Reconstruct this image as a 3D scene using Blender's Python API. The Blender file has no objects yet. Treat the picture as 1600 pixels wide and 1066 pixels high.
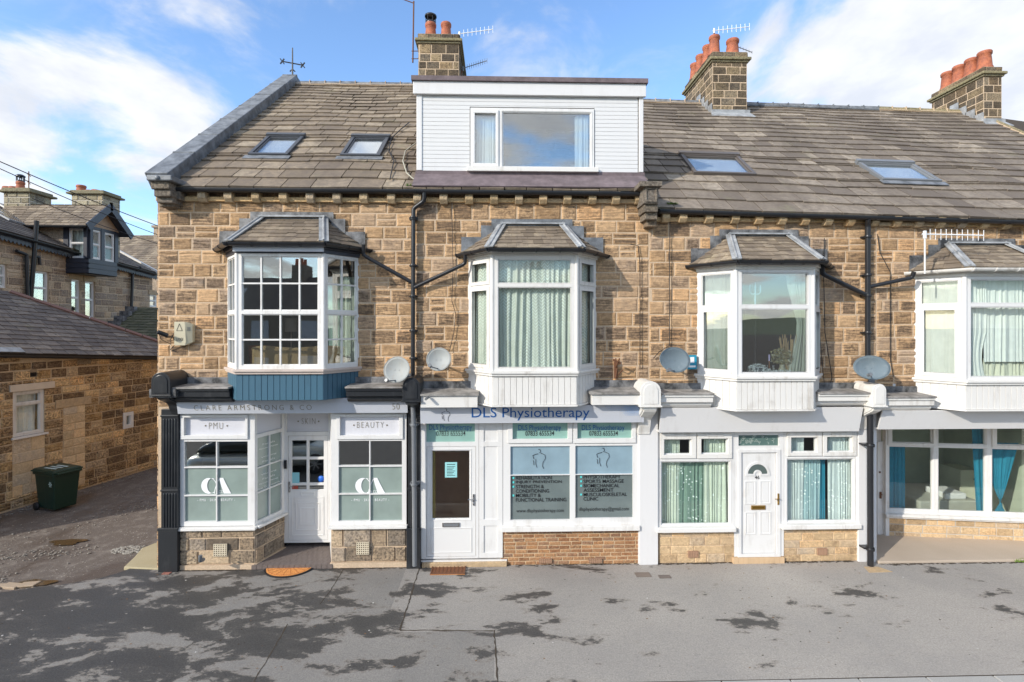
import bpy, math, random
from mathutils import Vector as V
random.seed(7)
rnd = random.random
def ru(a, b): return a + (b - a) * random.random()
SC = bpy.context.scene
COL = SC.collection
# ------------------------------------------------------------------ camera model
A0 = math.radians(1.65); FP = 800.0; HC = 4.66; HY = 509.0
FW = V((math.sin(A0), math.cos(A0), 0)); RT = V((math.cos(A0), -math.sin(A0), 0)); UP = V((0, 0, 1))
CAMP = V((0, 0, HC))
cam = bpy.data.cameras.new('camera'); co = bpy.data.objects.new('camera', cam); COL.objects.link(co)
co.location = CAMP; co.rotation_euler = (math.pi / 2, 0, -A0)
cam.sensor_width = 36; cam.lens = 18; cam.shift_y = -24 / 1600; cam.clip_start = .05; cam.clip_end = 4000
SC.camera = co
CLOUD_LOC = (7.7, 2.4, 0); SKY_TINT = (1.40, 1.62, 1.86, 1); CLOUD_A = (6.2, 6.2, 6.2); CLOUD_B = (4.8, 4.95, 5.3); SUN_E = 3.7; EXPO = 0.22

class PL:                                   # a plane in the place, measured off the photograph
    def __init__(s, O, U, W=None, N=None):
        s.O = V(O); s.U = V(U).normalized(); s.W = V(W).normalized() if W is not None else V((0, 0, 1))
        s.N = V(N).normalized() if N is not None else V((s.U.y, -s.U.x, 0)).normalized()
    def hit(s, px, py):
        D = FW + RT * ((px - 800) / FP) + UP * ((HY - py) / FP)
        k = (s.O - CAMP).dot(s.N) / D.dot(s.N)
        p = CAMP + D * k - s.O
        return p.dot(s.U), p.dot(s.W)
    def pt(s, a, b, n=0): return s.O + s.U * a + s.W * b + s.N * n
    def rect(s, q):
        x0, y0, x1, y1 = q; xm = (x0 + x1) / 2; ym = (y0 + y1) / 2
        return (s.hit(x0, ym)[0], s.hit(x1, ym)[0], s.hit(xm, y1)[1], s.hit(xm, y0)[1])
    def at(s, px, py, n=0):
        a, b = s.hit(px, py); return s.pt(a, b, n)
def FR(Y): return PL((0, Y, 0), (1, 0, 0))
GR = PL((0, 0, 0), (1, 0, 0), (0, 1, 0), (0, 0, 1))
def AB(A, B):
    p = PL((A[0], A[1], 0), (B[0] - A[0], B[1] - A[1], 0)); p.L = math.hypot(B[0] - A[0], B[1] - A[1]); return p

class MB:
    def __init__(s): s.v = []; s.f = []; s.m = []; s.r = []; s.r2 = []; s.sm = []
    def face(s, pts, m=0, r=None, r2=0.5, smooth=False):
        i = len(s.v); s.v += [V(p) for p in pts]; s.f.append(tuple(range(i, i + len(pts))))
        s.m.append(m); s.r.append(rnd() if r is None else r); s.r2.append(r2); s.sm.append(smooth)
    def idx(s, vs, fs, m=0, r=.5, r2=.5, smooth=False):
        i = len(s.v); s.v += [V(p) for p in vs]
        for f in fs: s.f.append(tuple(i + k for k in f)); s.m.append(m); s.r.append(r); s.r2.append(r2); s.sm.append(smooth)
    def hexa(s, p, m=0, r=.5, r2=.5):        # 8 points: bottom 4 ccw, top 4
        s.idx(p, [(3, 2, 1, 0), (4, 5, 6, 7), (0, 1, 5, 4), (1, 2, 6, 5), (2, 3, 7, 6), (3, 0, 4, 7)], m, r, r2)
    def box(s, x0, x1, y0, y1, z0, z1, m=0, r=.5):
        s.hexa([(x0, y0, z0), (x1, y0, z0), (x1, y1, z0), (x0, y1, z0), (x0, y0, z1), (x1, y0, z1), (x1, y1, z1), (x0, y1, z1)], m, r)
    def pb(s, pl, a0, a1, b0, b1, n0, n1, m=0, r=.5, r2=.5):
        P = pl.pt
        s.hexa([P(a0, b0, n1), P(a1, b0, n1), P(a1, b0, n0), P(a0, b0, n0), P(a0, b1, n1), P(a1, b1, n1), P(a1, b1, n0), P(a0, b1, n0)], m, r, r2)
    def px(s, pl, q, n0, n1, m=0, r=.5): s.pb(pl, *pl.rect(q), n0, n1, m, r)
    def prism(s, pts, d, m=0, r=.5):          # polygon extruded along d
        n = len(pts); d = V(d); q = [V(p) for p in pts]; q2 = [p + d for p in q]
        s.idx(q + q2, [tuple(range(n)), tuple(range(2 * n - 1, n - 1, -1))] + [(i, i + n, (i + 1) % n + n, (i + 1) % n) for i in range(n)], m, r)
    def beam(s, a, b, w, h, up=(0, 0, 1), m=0, r=.5):
        a = V(a); b = V(b); d = (b - a).normalized(); up = V(up); sd = d.cross(up).normalized(); up = sd.cross(d).normalized()
        p = []
        for c in (a, b):
            p.append([c - sd * w / 2 - up * h / 2, c + sd * w / 2 - up * h / 2, c + sd * w / 2 + up * h / 2, c - sd * w / 2 + up * h / 2])
        s.hexa(p[0] + p[1], m, r)
    def tube(s, pts, R, n=10, m=0, cap=True, r=.5):
        pts = [V(p) for p in pts]; k = len(pts)
        if not isinstance(R, (list, tuple)): R = [R] * k
        rings = []; prev = None
        for i, p in enumerate(pts):
            d = (pts[min(i + 1, k - 1)] - pts[max(i - 1, 0)]).normalized()
            ref = prev if prev is not None else (V((0, 0, 1)) if abs(d.z) < .9 else V((0, 1, 0)))
            a = d.cross(ref)
            if a.length < 1e-5: a = d.cross(V((1, 0, 0)))
            a.normalize(); b = a.cross(d).normalized(); prev = b
            rings.append([p + (a * math.cos(2 * math.pi * j / n) + b * math.sin(2 * math.pi * j / n)) * R[i] for j in range(n)])
        vs = [q for rg in rings for q in rg]; fs = []
        for i in range(k - 1):
            for j in range(n):
                fs.append((i * n + j, i * n + (j + 1) % n, (i + 1) * n + (j + 1) % n, (i + 1) * n + j))
        s.idx(vs, fs, m, r, smooth=True)
        if cap:
            s.face(rings[0][::-1], m, r); s.face(rings[-1], m, r)
    def lathe(s, c, prof, n=20, m=0, ax=(0, 0, 1), u=(1, 0, 0), sx=1.0, r=.5):    # prof: (radius, height)
        c = V(c); ax = V(ax).normalized(); u = V(u); u = (u - ax * u.dot(ax)).normalized(); w = ax.cross(u)
        vs = []; fs = []
        for (R, h) in prof:
            for j in range(n):
                t = 2 * math.pi * j / n; vs.append(c + ax * h + (u * math.cos(t) * sx + w * math.sin(t)) * R)
        for i in range(len(prof) - 1):
            for j in range(n):
                fs.append((i * n + j, i * n + (j + 1) % n, (i + 1) * n + (j + 1) % n, (i + 1) * n + j))
        s.idx(vs, fs, m, r, smooth=True)
    def build(s, name, mats, parent=None, bevel=0, smooth=False):
        me = bpy.data.meshes.new(name)
        off = V((0, 0, 0))
        if parent is not None:
            p = parent
            while p is not None: off += V(p.location); p = p.parent
        me.from_pydata([tuple(v - off) for v in s.v], [], s.f)
        if not isinstance(mats, (list, tuple)): mats = [mats]
        for m in mats: me.materials.append(m)
        for i, p in enumerate(me.polygons):
            p.material_index = min(s.m[i], len(mats) - 1); p.use_smooth = smooth or s.sm[i]
        a = me.attributes.new('rnd', 'FLOAT', 'FACE'); a.data.foreach_set('value', s.r)
        a = me.attributes.new('var', 'FLOAT', 'FACE'); a.data.foreach_set('value', s.r2)
        me.update()
        o = bpy.data.objects.new(name, me); COL.objects.link(o)
        if parent is not None: o.parent = parent
        if bevel:
            b = o.modifiers.new('bevel', 'BEVEL'); b.width = bevel; b.segments = 2; b.limit_method = 'ANGLE'; b.angle_limit = math.radians(40)
        return o
def tag(o, label=None, cat=None, group=None, kind=None):
    if label: o['label'] = label
    if cat: o['category'] = cat
    if group: o['group'] = group
    if kind: o['kind'] = kind
    return o
def empty(name, loc, label, cat, group=None):
    o = bpy.data.objects.new(name, None); COL.objects.link(o); o.location = loc; o.empty_display_size = .2
    return tag(o, label, cat, group)
def rsub(outer, holes):                       # (a0,a1,b0,b1) minus holes -> rectangles
    a0, a1, b0, b1 = outer
    xs = sorted({a0, a1} | {min(max(h[i], a0), a1) for h in holes for i in (0, 1)})
    zs = sorted({b0, b1} | {min(max(h[i], b0), b1) for h in holes for i in (2, 3)})
    out = []
    for j in range(len(zs) - 1):
        run = None
        for i in range(len(xs) - 1):
            cx = (xs[i] + xs[i + 1]) / 2; cz = (zs[j] + zs[j + 1]) / 2
            ins = any(h[0] < cx < h[1] and h[2] < cz < h[3] for h in holes)
            if ins:
                if run: out.append((run[0], run[1], zs[j], zs[j + 1])); run = None
            else:
                if run: run[1] = xs[i + 1]
                else: run = [xs[i], xs[i + 1]]
        if run: out.append((run[0], run[1], zs[j], zs[j + 1]))
    return [r for r in out if r[1] - r[0] > 1e-4 and r[3] - r[2] > 1e-4]

# ------------------------------------------------------------------ materials
class NT:
    def __init__(s, name):
        s.m = bpy.data.materials.new(name); s.m.use_nodes = True; s.t = s.m.node_tree
        s.b = s.t.nodes['Principled BSDF']; s.out = s.t.nodes['Material Output']
    def n(s, ty, **k):
        nd = s.t.nodes.new(ty)
        for a, b in k.items(): setattr(nd, a, b)
        return nd
    def l(s, a, b): s.t.links.new(a, b)
    def set(s, sock, val):
        if isinstance(val, bpy.types.NodeSocket): s.l(val, sock)
        else: sock.default_value = val
    def pos(s): return s.n('ShaderNodeNewGeometry').outputs['Position']
    def mapping(s, sc=(1, 1, 1), rot=(0, 0, 0), loc=(0, 0, 0), src=None):
        k = s.n('ShaderNodeMapping'); s.l(src or s.pos(), k.inputs[0]); k.inputs['Scale'].default_value = sc
        k.inputs['Rotation'].default_value = rot; k.inputs['Location'].default_value = loc; return k.outputs[0]
    def noise(s, scale, detail=4, rough=.55, vec=None, dist=0):
        k = s.n('ShaderNodeTexNoise'); k.inputs['Scale'].default_value = scale; k.inputs['Detail'].default_value = detail
        k.inputs['Roughness'].default_value = rough; k.inputs['Distortion'].default_value = dist
        s.l(vec or s.pos(), k.inputs['Vector']); return k.outputs['Fac']
    def ramp(s, fac, stops, interp='LINEAR'):
        k = s.n('ShaderNodeValToRGB'); k.color_ramp.interpolation = interp; e = k.color_ramp.elements
        while len(e) < len(stops): e.new(.5)
        for i, (p, c) in enumerate(stops):
            e[i].position = p; e[i].color = (c, c, c, 1) if not isinstance(c, tuple) else (*c, 1)
        s.set(k.inputs[0], fac); return k.outputs[0]
    def mix(s, fac, a, b, mode='MIX'):
        k = s.n('ShaderNodeMix', data_type='RGBA', blend_type=mode)
        s.set(k.inputs[0], fac)
        for i, c in ((6, a), (7, b)):
            if isinstance(c, tuple): k.inputs[i].default_value = (*c, 1)
            else: s.l(c, k.inputs[i])
        return k.outputs[2]
    def math(s, op, a, b=0.0, clamp=False):
        k = s.n('ShaderNodeMath', operation=op, use_clamp=clamp); s.set(k.inputs[0], a); s.set(k.inputs[1], b); return k.outputs[0]
    def attr(s, nm):
        k = s.n('ShaderNodeAttribute', attribute_name=nm); return k.outputs['Fac']
    def bump(s, h, strength=.5, dist=.01, prev=None):
        k = s.n('ShaderNodeBump'); k.inputs['Strength'].default_value = strength; k.inputs['Distance'].default_value = dist
        s.l(h, k.inputs['Height'])
        if prev: s.l(prev, k.inputs['Normal'])
        return k.outputs[0]
    def fin(s, col, rough=.8, nrm=None, metal=0, spec=None):
        if isinstance(col, tuple): s.b.inputs['Base Color'].default_value = (*col, 1)
        else: s.l(col, s.b.inputs['Base Color'])
        s.set(s.b.inputs['Roughness'], rough); s.b.inputs['Metallic'].default_value = metal
        if spec is not None: s.b.inputs['Specular IOR Level'].default_value = spec
        if nrm: s.l(nrm, s.b.inputs['Normal'])
        return s.m

def m_stone(name, ca, cb, dark, soot=.5, tool=1.0, sc=1.0):
    t = NT(name); r = t.attr('rnd'); v = t.attr('var')
    av = tuple((x + y) / 2 for x, y in zip(ca, cb)); g = sum(av) / 3
    base = t.ramp(r, [(0.0, tuple(x * .62 for x in ca)), (.22, ca), (.42, tuple((x * .5 + g * .5) * .82 for x in av)), (.62, av), (.85, cb), (1.0, (min(1, cb[0] * 1.12), cb[1] * .95, cb[2] * .78))])
    n1 = t.noise(9 * sc, 6, .65)
    base = t.mix(t.ramp(n1, [(.3, 0), (.75, .6)]), base, tuple(min(1, c * 1.35) for c in cb))
    streak = t.noise(1, 5, .62, t.mapping((3.0, 3.0, 34)))
    rough_n = t.noise(22 * sc, 6, .7)
    big = t.noise(2.3, 4, .6)
    # soot sits in the hollows of the tooled face, and more on some stones than others
    k = t.math('ADD', t.math('MULTIPLY', v, .75), t.math('MULTIPLY', big, .8))
    k = t.math('ADD', k, -0.95 + soot)
    h = t.math('ADD', t.math('MULTIPLY', streak, tool), t.math('MULTIPLY', rough_n, 1.15 - .5 * tool))
    lines = t.ramp(h, [(.72, 1.0), (.97, 0.0)]) if tool > .5 else t.ramp(h, [(.50, 1.0), (.72, 0.0)])
    fac = t.math('MULTIPLY', lines, t.ramp(k, [(.05, .35), (.6, 1.0)]), True)
    col = t.mix(fac, base, dark)
    col = t.mix(t.ramp(k, [(.42, 0.0), (.85, .75)]), col, tuple(x * 1.5 for x in dark))
    nr = t.bump(h, 1.0, .022)
    return t.fin(col, .9, nr, spec=.25)
STONE = m_stone('gritstone_blocks', (.48, .295, .148), (.63, .415, .232), (.10, .068, .045), .60, 1.0)
STONE_LANE = m_stone('lane_stone_blocks', (.42, .24, .09), (.80, .54, .28), (.07, .045, .028), .70, .2)
STONE_PALE = m_stone('pale_cut_stone', (.52, .36, .20), (.66, .48, .28), (.30, .20, .12), .15, .15)
STONE_RIS = m_stone('rustic_riser_stone', (.40, .29, .19), (.54, .41, .27), (.08, .065, .05), .66, .3)
STONE_CHIM = m_stone('chimney_stone', (.20, .15, .09), (.36, .27, .16), (.035, .028, .022), .90, .4)
STONE_FAR = m_stone('far_terrace_stone', (.36, .27, .18), (.54, .42, .29), (.14, .10, .075), .5, .2)
INF = m_stone('pale_infill_stone', (.66, .47, .27), (.78, .58, .35), (.40, .28, .17), .15, .1)
YST = m_stone('yellow_dressed_stone', (.54, .36, .18), (.60, .42, .22), (.32, .22, .12), .1, .1)
CST = m_stone('corbel_stone', (.46, .33, .18), (.58, .43, .25), (.2, .15, .1), .2, .1)
DST = m_stone('weathered_dark_stone', (.20, .165, .125), (.29, .235, .175), (.06, .05, .04), .5, .1)
BRICK = m_stone('brown_brick', (.30, .135, .062), (.44, .245, .12), (.13, .07, .045), .2, .1)
def m_mortar(name, c):
    t = NT(name); n = t.noise(30, 5, .6); n2 = t.noise(3, 4)
    col = t.mix(t.ramp(n2, [(.3, 0), (.7, 1)]), tuple(x * .78 for x in c), c)
    return t.fin(t.mix(t.ramp(n, [(.35, 0), (.6, .5)]), col, tuple(x * .6 for x in c)), .95, t.bump(n, .6, .006), spec=.2)
MORTAR = m_mortar('sandy_mortar', (.68, .52, .36)); MORTAR_D = m_mortar('lane_mortar', (.66, .50, .32)); MORTAR_W = m_mortar('white_mortar', (.62, .56, .47))
def m_slate(name, stops, stain):
    t = NT(name); r = t.attr('rnd')
    c = t.ramp(r, stops); n = t.noise(6, 5, .65)
    c = t.mix(t.ramp(n, [(.34, .7), (.58, 0.0)]), c, stain); n3 = t.noise(1, 6, .7, t.mapping((14, 20, 20))); c = t.mix(t.ramp(n3, [(.36, .4), (.58, 0.0)]), c, tuple(x * .8 for x in stain)); c = t.mix(t.ramp(n3, [(.6, 0.0), (.75, .25)]), c, (.48, .42, .33))
    g = t.noise(1, 4, .6, t.mapping((1.2, .35, .35)))
    c = t.mix(t.ramp(g, [(.48, 0.0), (.7, .65)]), c, tuple(x * .75 for x in stain))
    moss = t.noise(1.6, 5, .7, t.mapping(loc=(7, 3, 1)))
    c = t.mix(t.ramp(moss, [(.60, 0.0), (.76, .4)]), c, (.23, .23, .12))
    return t.fin(c, .78, t.bump(t.noise(28, 6, .65), .5, .01), spec=.35)
SLATE = m_slate('stone_slates', [(0, (.17, .132, .09)), (.5, (.28, .22, .155)), (1, (.40, .325, .23))], (.15, .12, .095))
SLATE_G = m_slate('grey_stone_slates', [(0, (.15, .122, .096)), (.5, (.235, .195, .152)), (.85, (.31, .258, .20)), (1, (.42, .355, .275))], (.15, .12, .094))
SLATE_B = m_slate('blue_slates', [(0, (.12, .10, .088)), (.5, (.18, .152, .13)), (1, (.27, .23, .19))], (.11, .093, .083))
def m_lead(name, c, rg=.5, var=.5):
    t = NT(name); n = t.noise(5, 5, .65); n2 = t.noise(1.7, 3)
    col = t.mix(t.ramp(n, [(.35, 0), (.7, 1)]), tuple(x * (1 - var * .5) for x in c), tuple(min(1, x * (1 + var * .6)) for x in c))
    return t.fin(col, rg, t.bump(n2, .5, .03), spec=.5)
LEAD = m_lead('grey_lead', (.16, .17, .18), .45, .9); LEAD_L = m_lead('pale_lead', (.31, .32, .325), .5, .6); LEAD_D = m_lead('tarred_lead', (.13, .13, .13), .55, 1.6)
FELT = m_lead('mineral_felt', (.155, .12, .125), .85, .5)
def m_paint(name, c, rg=.35, dirt=.15, dc=(.25, .2, .14), bscale=0.0, dsc=1.7):
    t = NT(name); n = t.noise(dsc, 6, .65, dist=.5); n2 = t.noise(1, 5, .65, t.mapping((9, 9, .9)))
    k = t.math('MULTIPLY', n, n2)
    col = t.mix(t.ramp(k, [(.27, 0.0), (.45, dirt)]), c, dc)
    nr = t.bump(t.noise(60, 3), bscale, .002) if bscale else None
    return t.fin(col, rg, nr, spec=.45)
WHITE = m_paint('white_upvc', (.72, .71, .685), .3, .26)
WHITE_P = m_paint('white_painted_wood', (.69, .68, .665), .45, .12)
WHITE_O = m_paint('old_white_paint', (.71, .69, .645), .45, .45)
WHITE_W = m_paint('worn_white_upvc', (.74, .72, .68), .4, .45)
SHIP = m_paint('white_shiplap', (.68, .675, .66), .35, .07)
BLACK = m_paint('black_gloss_paint', (.022, .024, .027), .32, .35, (.10, .10, .10), .2)
BLACKP = m_paint('black_cast_iron', (.02, .021, .024), .3, .2, (.08, .075, .07), .1)
GREYP = m_paint('grey_plastic', (.17, .18, .19), .3, .3, (.3, .29, .27))
BLUEP = m_paint('blue_painted_boards', (.05, .125, .18), .45, .35, (.035, .06, .08))
NAVY = m_paint('dark_grey_paint', (.035, .04, .055), .4, .1)
SIGNG = m_paint('pale_grey_sign', (.52, .54, .58), .35, .1)
SIGNP = m_paint('white_sign_panel', (.64, .64, .67), .25, .03)
GOLD = m_paint('brass_lettering', (.19, .165, .11), .35, 0)
BRASS = NT('brass').fin((.45, .28, .08), .3, metal=.8)
CHROME = NT('steel').fin((.55, .55, .55), .25, metal=1)
INK = NT('black_lettering').fin((.012, .012, .014), .5)
BLUEINK = NT('blue_lettering').fin((.0, .085, .30), .4)
SKYINK = NT('bright_blue_print').fin((.02, .25, .62), .4)
WINK = NT('white_lettering').fin((.85, .86, .86), .5)
TURQ = NT('turquoise_print').fin((.1, .62, .60), .5)
CREAM = m_paint('cream_plastic', (.52, .47, .33), .45, .2)
DISHM = m_paint('dish_grey', (.33, .345, .33), .6, .5, (.30, .25, .20), dsc=6)
DISHB = m_paint('dish_blue_grey', (.17, .215, .235), .5, .5, (.30, .33, .33), dsc=6)
RUST = m_paint('rusty_iron', (.16, .07, .035), .8, .4, (.05, .03, .02))
ALU = NT('aluminium').fin((.55, .56, .58), .4, metal=.6)
RUBBER = NT('rubber').fin((.015, .015, .016), .6)
BINM = m_paint('green_plastic', (.010, .036, .024), .38, .35, (.07, .09, .07))
COIR = None
def m_terracotta():
    t = NT('terracotta'); n = t.noise(9, 4)
    w = t.n('ShaderNodeTexWave', wave_type='BANDS', bands_direction='Z'); w.inputs['Scale'].default_value = 9; w.inputs['Distortion'].default_value = 1
    t.l(t.pos(), w.inputs['Vector'])
    return t.fin(t.mix(t.ramp(n, [(.35, 0.0), (.7, 1.0)]), (.47, .15, .07), (.27, .085, .05)), .7, t.bump(w.outputs['Fac'], .5, .012))
TERRA = m_terracotta()
def m_glass(name, fac=.10, tint=(.95, .98, .97)):
    t = NT(name); tr = t.n('ShaderNodeBsdfTransparent'); tr.inputs[0].default_value = (*tint, 1)
    gl = t.n('ShaderNodeBsdfGlossy'); gl.inputs['Roughness'].default_value = .01; gl.inputs[0].default_value = (1, .97, .92, 1)
    bp = t.bump(t.noise(.9, 2), .25, .004); t.l(bp, gl.inputs['Normal'])
    lw = t.n('ShaderNodeLayerWeight'); lw.inputs[0].default_value = .5
    mx = t.n('ShaderNodeMixShader'); t.l(t.math('ADD', t.math('MULTIPLY', t.math('POWER', lw.outputs['Facing'], 5.0), .6), fac, True), mx.inputs[0])
    t.l(tr.outputs[0], mx.inputs[1]); t.l(gl.outputs[0], mx.inputs[2]); t.l(mx.outputs[0], t.out.inputs[0]); return t.m
GLASS = m_glass('window_glass', .05); GLASS_R = m_glass('reflective_glass', .26, (.88, .94, .96)); GLASS_M = m_glass('dim_glass', .20, (.86, .91, .92)); GLASS_U = m_glass('street_glass', .24, (.94, .97, .97)); GLASS_S = m_glass('skylight_glass', .30, (.93, .96, .98))
def m_film(name, c, rg=.22):
    t = NT(name); n = t.noise(2.2, 3)
    col = t.mix(t.ramp(n, [(.3, 0.0), (.75, 1.0)]), tuple(x * .88 for x in c), tuple(min(1, x * 1.1) for x in c))
    t.b.inputs['Coat Weight'].default_value = 1; t.b.inputs['Coat Roughness'].default_value = .02
    return t.fin(col, rg, None, spec=.6)
FILM_G = m_film('sage_frosted_film', (.27, .335, .30)); FILM_B = m_film('blue_frosted_film', (.26, .37, .43)); FILM_D = m_film('grey_frosted_film', (.15, .185, .18)); FILM_M = m_film('mint_sign_film', (.27, .46, .40))
def m_cloth(name, c, lace=0, c2=None, chev=False):
    t = NT(name); n = t.noise(7, 4)
    col = t.mix(t.ramp(n, [(.35, 0.0), (.7, .5)]), c, tuple(x * .8 for x in c))
    if lace:
        vo = t.n('ShaderNodeTexVoronoi'); vo.inputs['Scale'].default_value = 16; t.l(t.mapping((1, .2, 1)), vo.inputs['Vector'])
        k = t.ramp(vo.outputs['Distance'], [(.22, 1.0), (.30, 0.0)])
        k2 = t.ramp(t.noise(3.1, 2), [(.47, 0.0), (.55, 1.0)])
        col = t.mix(t.math('MULTIPLY', k, k2), col, (.88, .92, .88))
    if chev:
        sep = t.n('ShaderNodeSeparateXYZ'); t.l(t.pos(), sep.inputs[0])
        ab = t.math('PINGPONG', sep.outputs[0], .055)
        s = t.math('SINE', t.math('MULTIPLY', t.math('ADD', sep.outputs[2], t.math('MULTIPLY', ab, 1.1)), 105.0))
        s = t.math('MULTIPLY', t.ramp(s, [(.62, 0.0), (.9, 1.0)]), t.ramp(t.noise(1, 2, vec=t.mapping((4, .1, .6))), [(.4, .15), (.6, 1.0)]))
        col = t.mix(s, col, (.78, .84, .80))
    t.b.inputs['Transmission Weight'].default_value = 0
    return t.fin(col, .9, None, spec=.1)
CUR_LACE = m_cloth('green_lace', (.60, .65, .54), 1); CUR_LACE2 = m_cloth('blue_lace', (.62, .68, .66), 1); CUR_CHEV = m_cloth('chevron_net', (.53, .55, .48), 0, None, True)
CUR_CREAM = m_cloth('cream_curtain', (.62, .62, .50)); CUR_WHITE = m_cloth('white_curtain', (.78, .78, .76)); CUR_BLUE = m_cloth('teal_curtain', (.03, .22, .32)); CUR_TEAL = m_cloth('pale_teal_net', (.70, .72, .68)); CUR_GREEN = m_cloth('sage_curtain', (.42, .55, .45))
def m_plain(name, c, rg=.8, bs=0):
    t = NT(name); n = t.noise(4, 4)
    return t.fin(t.mix(n, tuple(x * .8 for x in c), tuple(min(1, x * 1.15) for x in c)), rg)
ROOM_D = m_plain('dark_room', (.22, .20, .18)); ROOM_B = m_plain('blue_grey_room', (.11, .125, .14)); ROOM_G = m_plain('pale_green_room', (.48, .52, .40)); ROOM_T = m_plain('brown_hall', (.60, .40, .27)); ROOM_C = m_plain('cream_room', (.3, .27, .2))
CARPET = m_plain('carpet', (.18, .15, .12))
def m_wicker():
    t = NT('wicker'); w = t.n('ShaderNodeTexWave', bands_direction='Z'); w.inputs['Scale'].default_value = 26; w.inputs['Distortion'].default_value = 2
    w2 = t.n('ShaderNodeTexWave', bands_direction='X'); w2.inputs['Scale'].default_value = 20; t.l(t.pos(), w.inputs[0]); t.l(t.pos(), w2.inputs[0])
    k = t.math('MULTIPLY', w.outputs['Fac'], w2.outputs['Fac'])
    return t.fin(t.mix(k, (.48, .28, .12), (.88, .60, .30)), .6, t.bump(k, .8, .01))
WICKER = m_wicker()
def m_coir():
    t = NT('orange_coir'); n = t.noise(60, 5, .7)
    return t.fin(t.mix(t.ramp(n, [(.3, 0.0), (.6, 1.0)]), (.36, .13, .04), (.85, .38, .12)), .95, t.bump(n, 1, .01), spec=.1)
COIR = m_coir()
def m_asphalt():
    t = NT('asphalt'); P = t.pos()
    fine = t.noise(42, 5, .78); mid = t.noise(14, 5, .6); big = t.noise(.6, 4, .6)
    dry = t.mix(t.ramp(fine, [(.32, 0.0), (.68, 1.0)]), (.26, .235, .207), (.49, .455, .405))
    dry = t.mix(t.ramp(big, [(.35, 0.0), (.7, .45)]), dry, (.22, .212, .203))
    dry = t.mix(t.ramp(mid, [(.5, 0.0), (.75, .35)]), dry, (.19, .182, .174))
    sep = t.n('ShaderNodeSeparateXYZ'); t.l(P, sep.inputs[0])
    # damp patches lie thick at the left of the footway and thin out to the right
    w = t.noise(1, 9, .70, t.mapping((.75, 1.5, 1), (0, 0, math.radians(-28)), (3.3, 1.2, 0)), dist=.2)
    mr = t.n('ShaderNodeMapRange'); mr.inputs[1].default_value = -6.5; mr.inputs[2].default_value = 2.2; mr.inputs[3].default_value = .058; mr.inputs[4].default_value = -.10
    t.l(sep.outputs[0], mr.inputs[0])
    k = t.math('ADD', w, mr.outputs[0])
    wet = t.ramp(k, [(.497, 0.0), (.516, .9), (.60, 1.0)])
    gx = t.math('MAXIMUM', t.math('MULTIPLY', t.math('GREATER_THAN', sep.outputs[0], -1.75), t.math('GREATER_THAN', sep.outputs[1], 7.83)), t.math('GREATER_THAN', sep.outputs[0], -.04))
    g2 = t.n('ShaderNodeMapRange'); g2.inputs[1].default_value = 0.0; g2.inputs[2].default_value = 5.0; g2.inputs[3].default_value = .55; g2.inputs[4].default_value = 1.0; t.l(sep.outputs[0], g2.inputs[0])
    dry = t.mix(t.math('MULTIPLY', gx, g2.outputs[0]), t.mix(1.0, dry, (.66, .67, .68), 'MULTIPLY'), dry)
    dry = t.mix(t.ramp(k, [(.468, 0.0), (.497, .38)]), dry, (.19, .155, .12))
    wcol = t.mix(t.ramp(fine, [(.35, 0.0), (.7, 1.0)]), (.036, .034, .032), (.095, .09, .085))
    col = t.mix(wet, dry, wcol)
    specks = t.n('ShaderNodeTexVoronoi'); specks.inputs['Scale'].default_value = 2.6; t.l(t.mapping((1, 1, 0)), specks.inputs['Vector'])
    gum = t.ramp(specks.outputs['Distance'], [(.030, 1.0), (.042, 0.0)])
    col = t.mix(t.math('MULTIPLY', gum, t.ramp(t.noise(1.3, 1), [(.48, 0.0), (.54, 1.0)])), col, (.62, .60, .56))
    rg = t.mix(wet, (.85, .85, .85), (.5, .5, .5))
    return t.fin(col, rg, t.bump(fine, .55, .006), spec=.35)
ASPH = m_asphalt()
def m_road(name, a, b):
    t = NT(name); f = t.noise(80, 3, .7); g = t.noise(1.4, 5, .6)
    c = t.mix(t.ramp(f, [(.3, 0.0), (.7, 1.0)]), a, b)
    return t.fin(t.mix(t.ramp(g, [(.4, 0.0), (.7, .5)]), c, a), .9, t.bump(f, .6, .006), spec=.3)
ROADM = m_road('road_asphalt', (.06, .06, .06), (.12, .12, .12))
KERBM = m_road('kerb_concrete', (.33, .32, .30), (.46, .45, .42)); CONC = m_road('concrete_slab', (.42, .34, .26), (.56, .47, .37)); EARTH = m_road('dark_earth', (.05, .04, .03), (.10, .08, .06))
def m_lane():
    t = NT('gravelly_lane'); f = t.noise(55, 4, .75); m = t.noise(4, 5, .65); b = t.noise(1, 5, .6, t.mapping((.7, .35, 1), (0, 0, .5)))
    c = t.mix(t.ramp(f, [(.35, 0.0), (.65, 1.0)]), (.075, .058, .046), (.21, .175, .145))
    c = t.mix(t.ramp(m, [(.5, 0.0), (.75, .6)]), c, (.33, .29, .245))
    c = t.mix(t.ramp(b, [(.52, 0.0), (.62, .8)]), c, (.11, .083, .064))
    vo = t.n('ShaderNodeTexVoronoi'); vo.inputs['Scale'].default_value = 17; t.l(t.mapping((1, 1, 0)), vo.inputs['Vector'])
    pe = t.math('MULTIPLY', t.ramp(vo.outputs['Distance'], [(.16, 1.0), (.24, 0.0)]), t.ramp(t.noise(1.3, 5, .75), [(.44, 0.0), (.62, 1.0)]))
    c = t.mix(t.math('MULTIPLY', pe, .9), c, (.56, .51, .44))
    return t.fin(c, t.ramp(b, [(.5, .9), (.62, .35)]), t.bump(t.math('ADD', f, pe), .8, .015), spec=.4)
LANEM = m_lane()
TILEQ = m_road('quarry_tile', (.12, .095, .085), (.21, .175, .155)); COBB = m_road('pale_cobbles', (.24, .22, .19), (.38, .36, .31))
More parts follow.
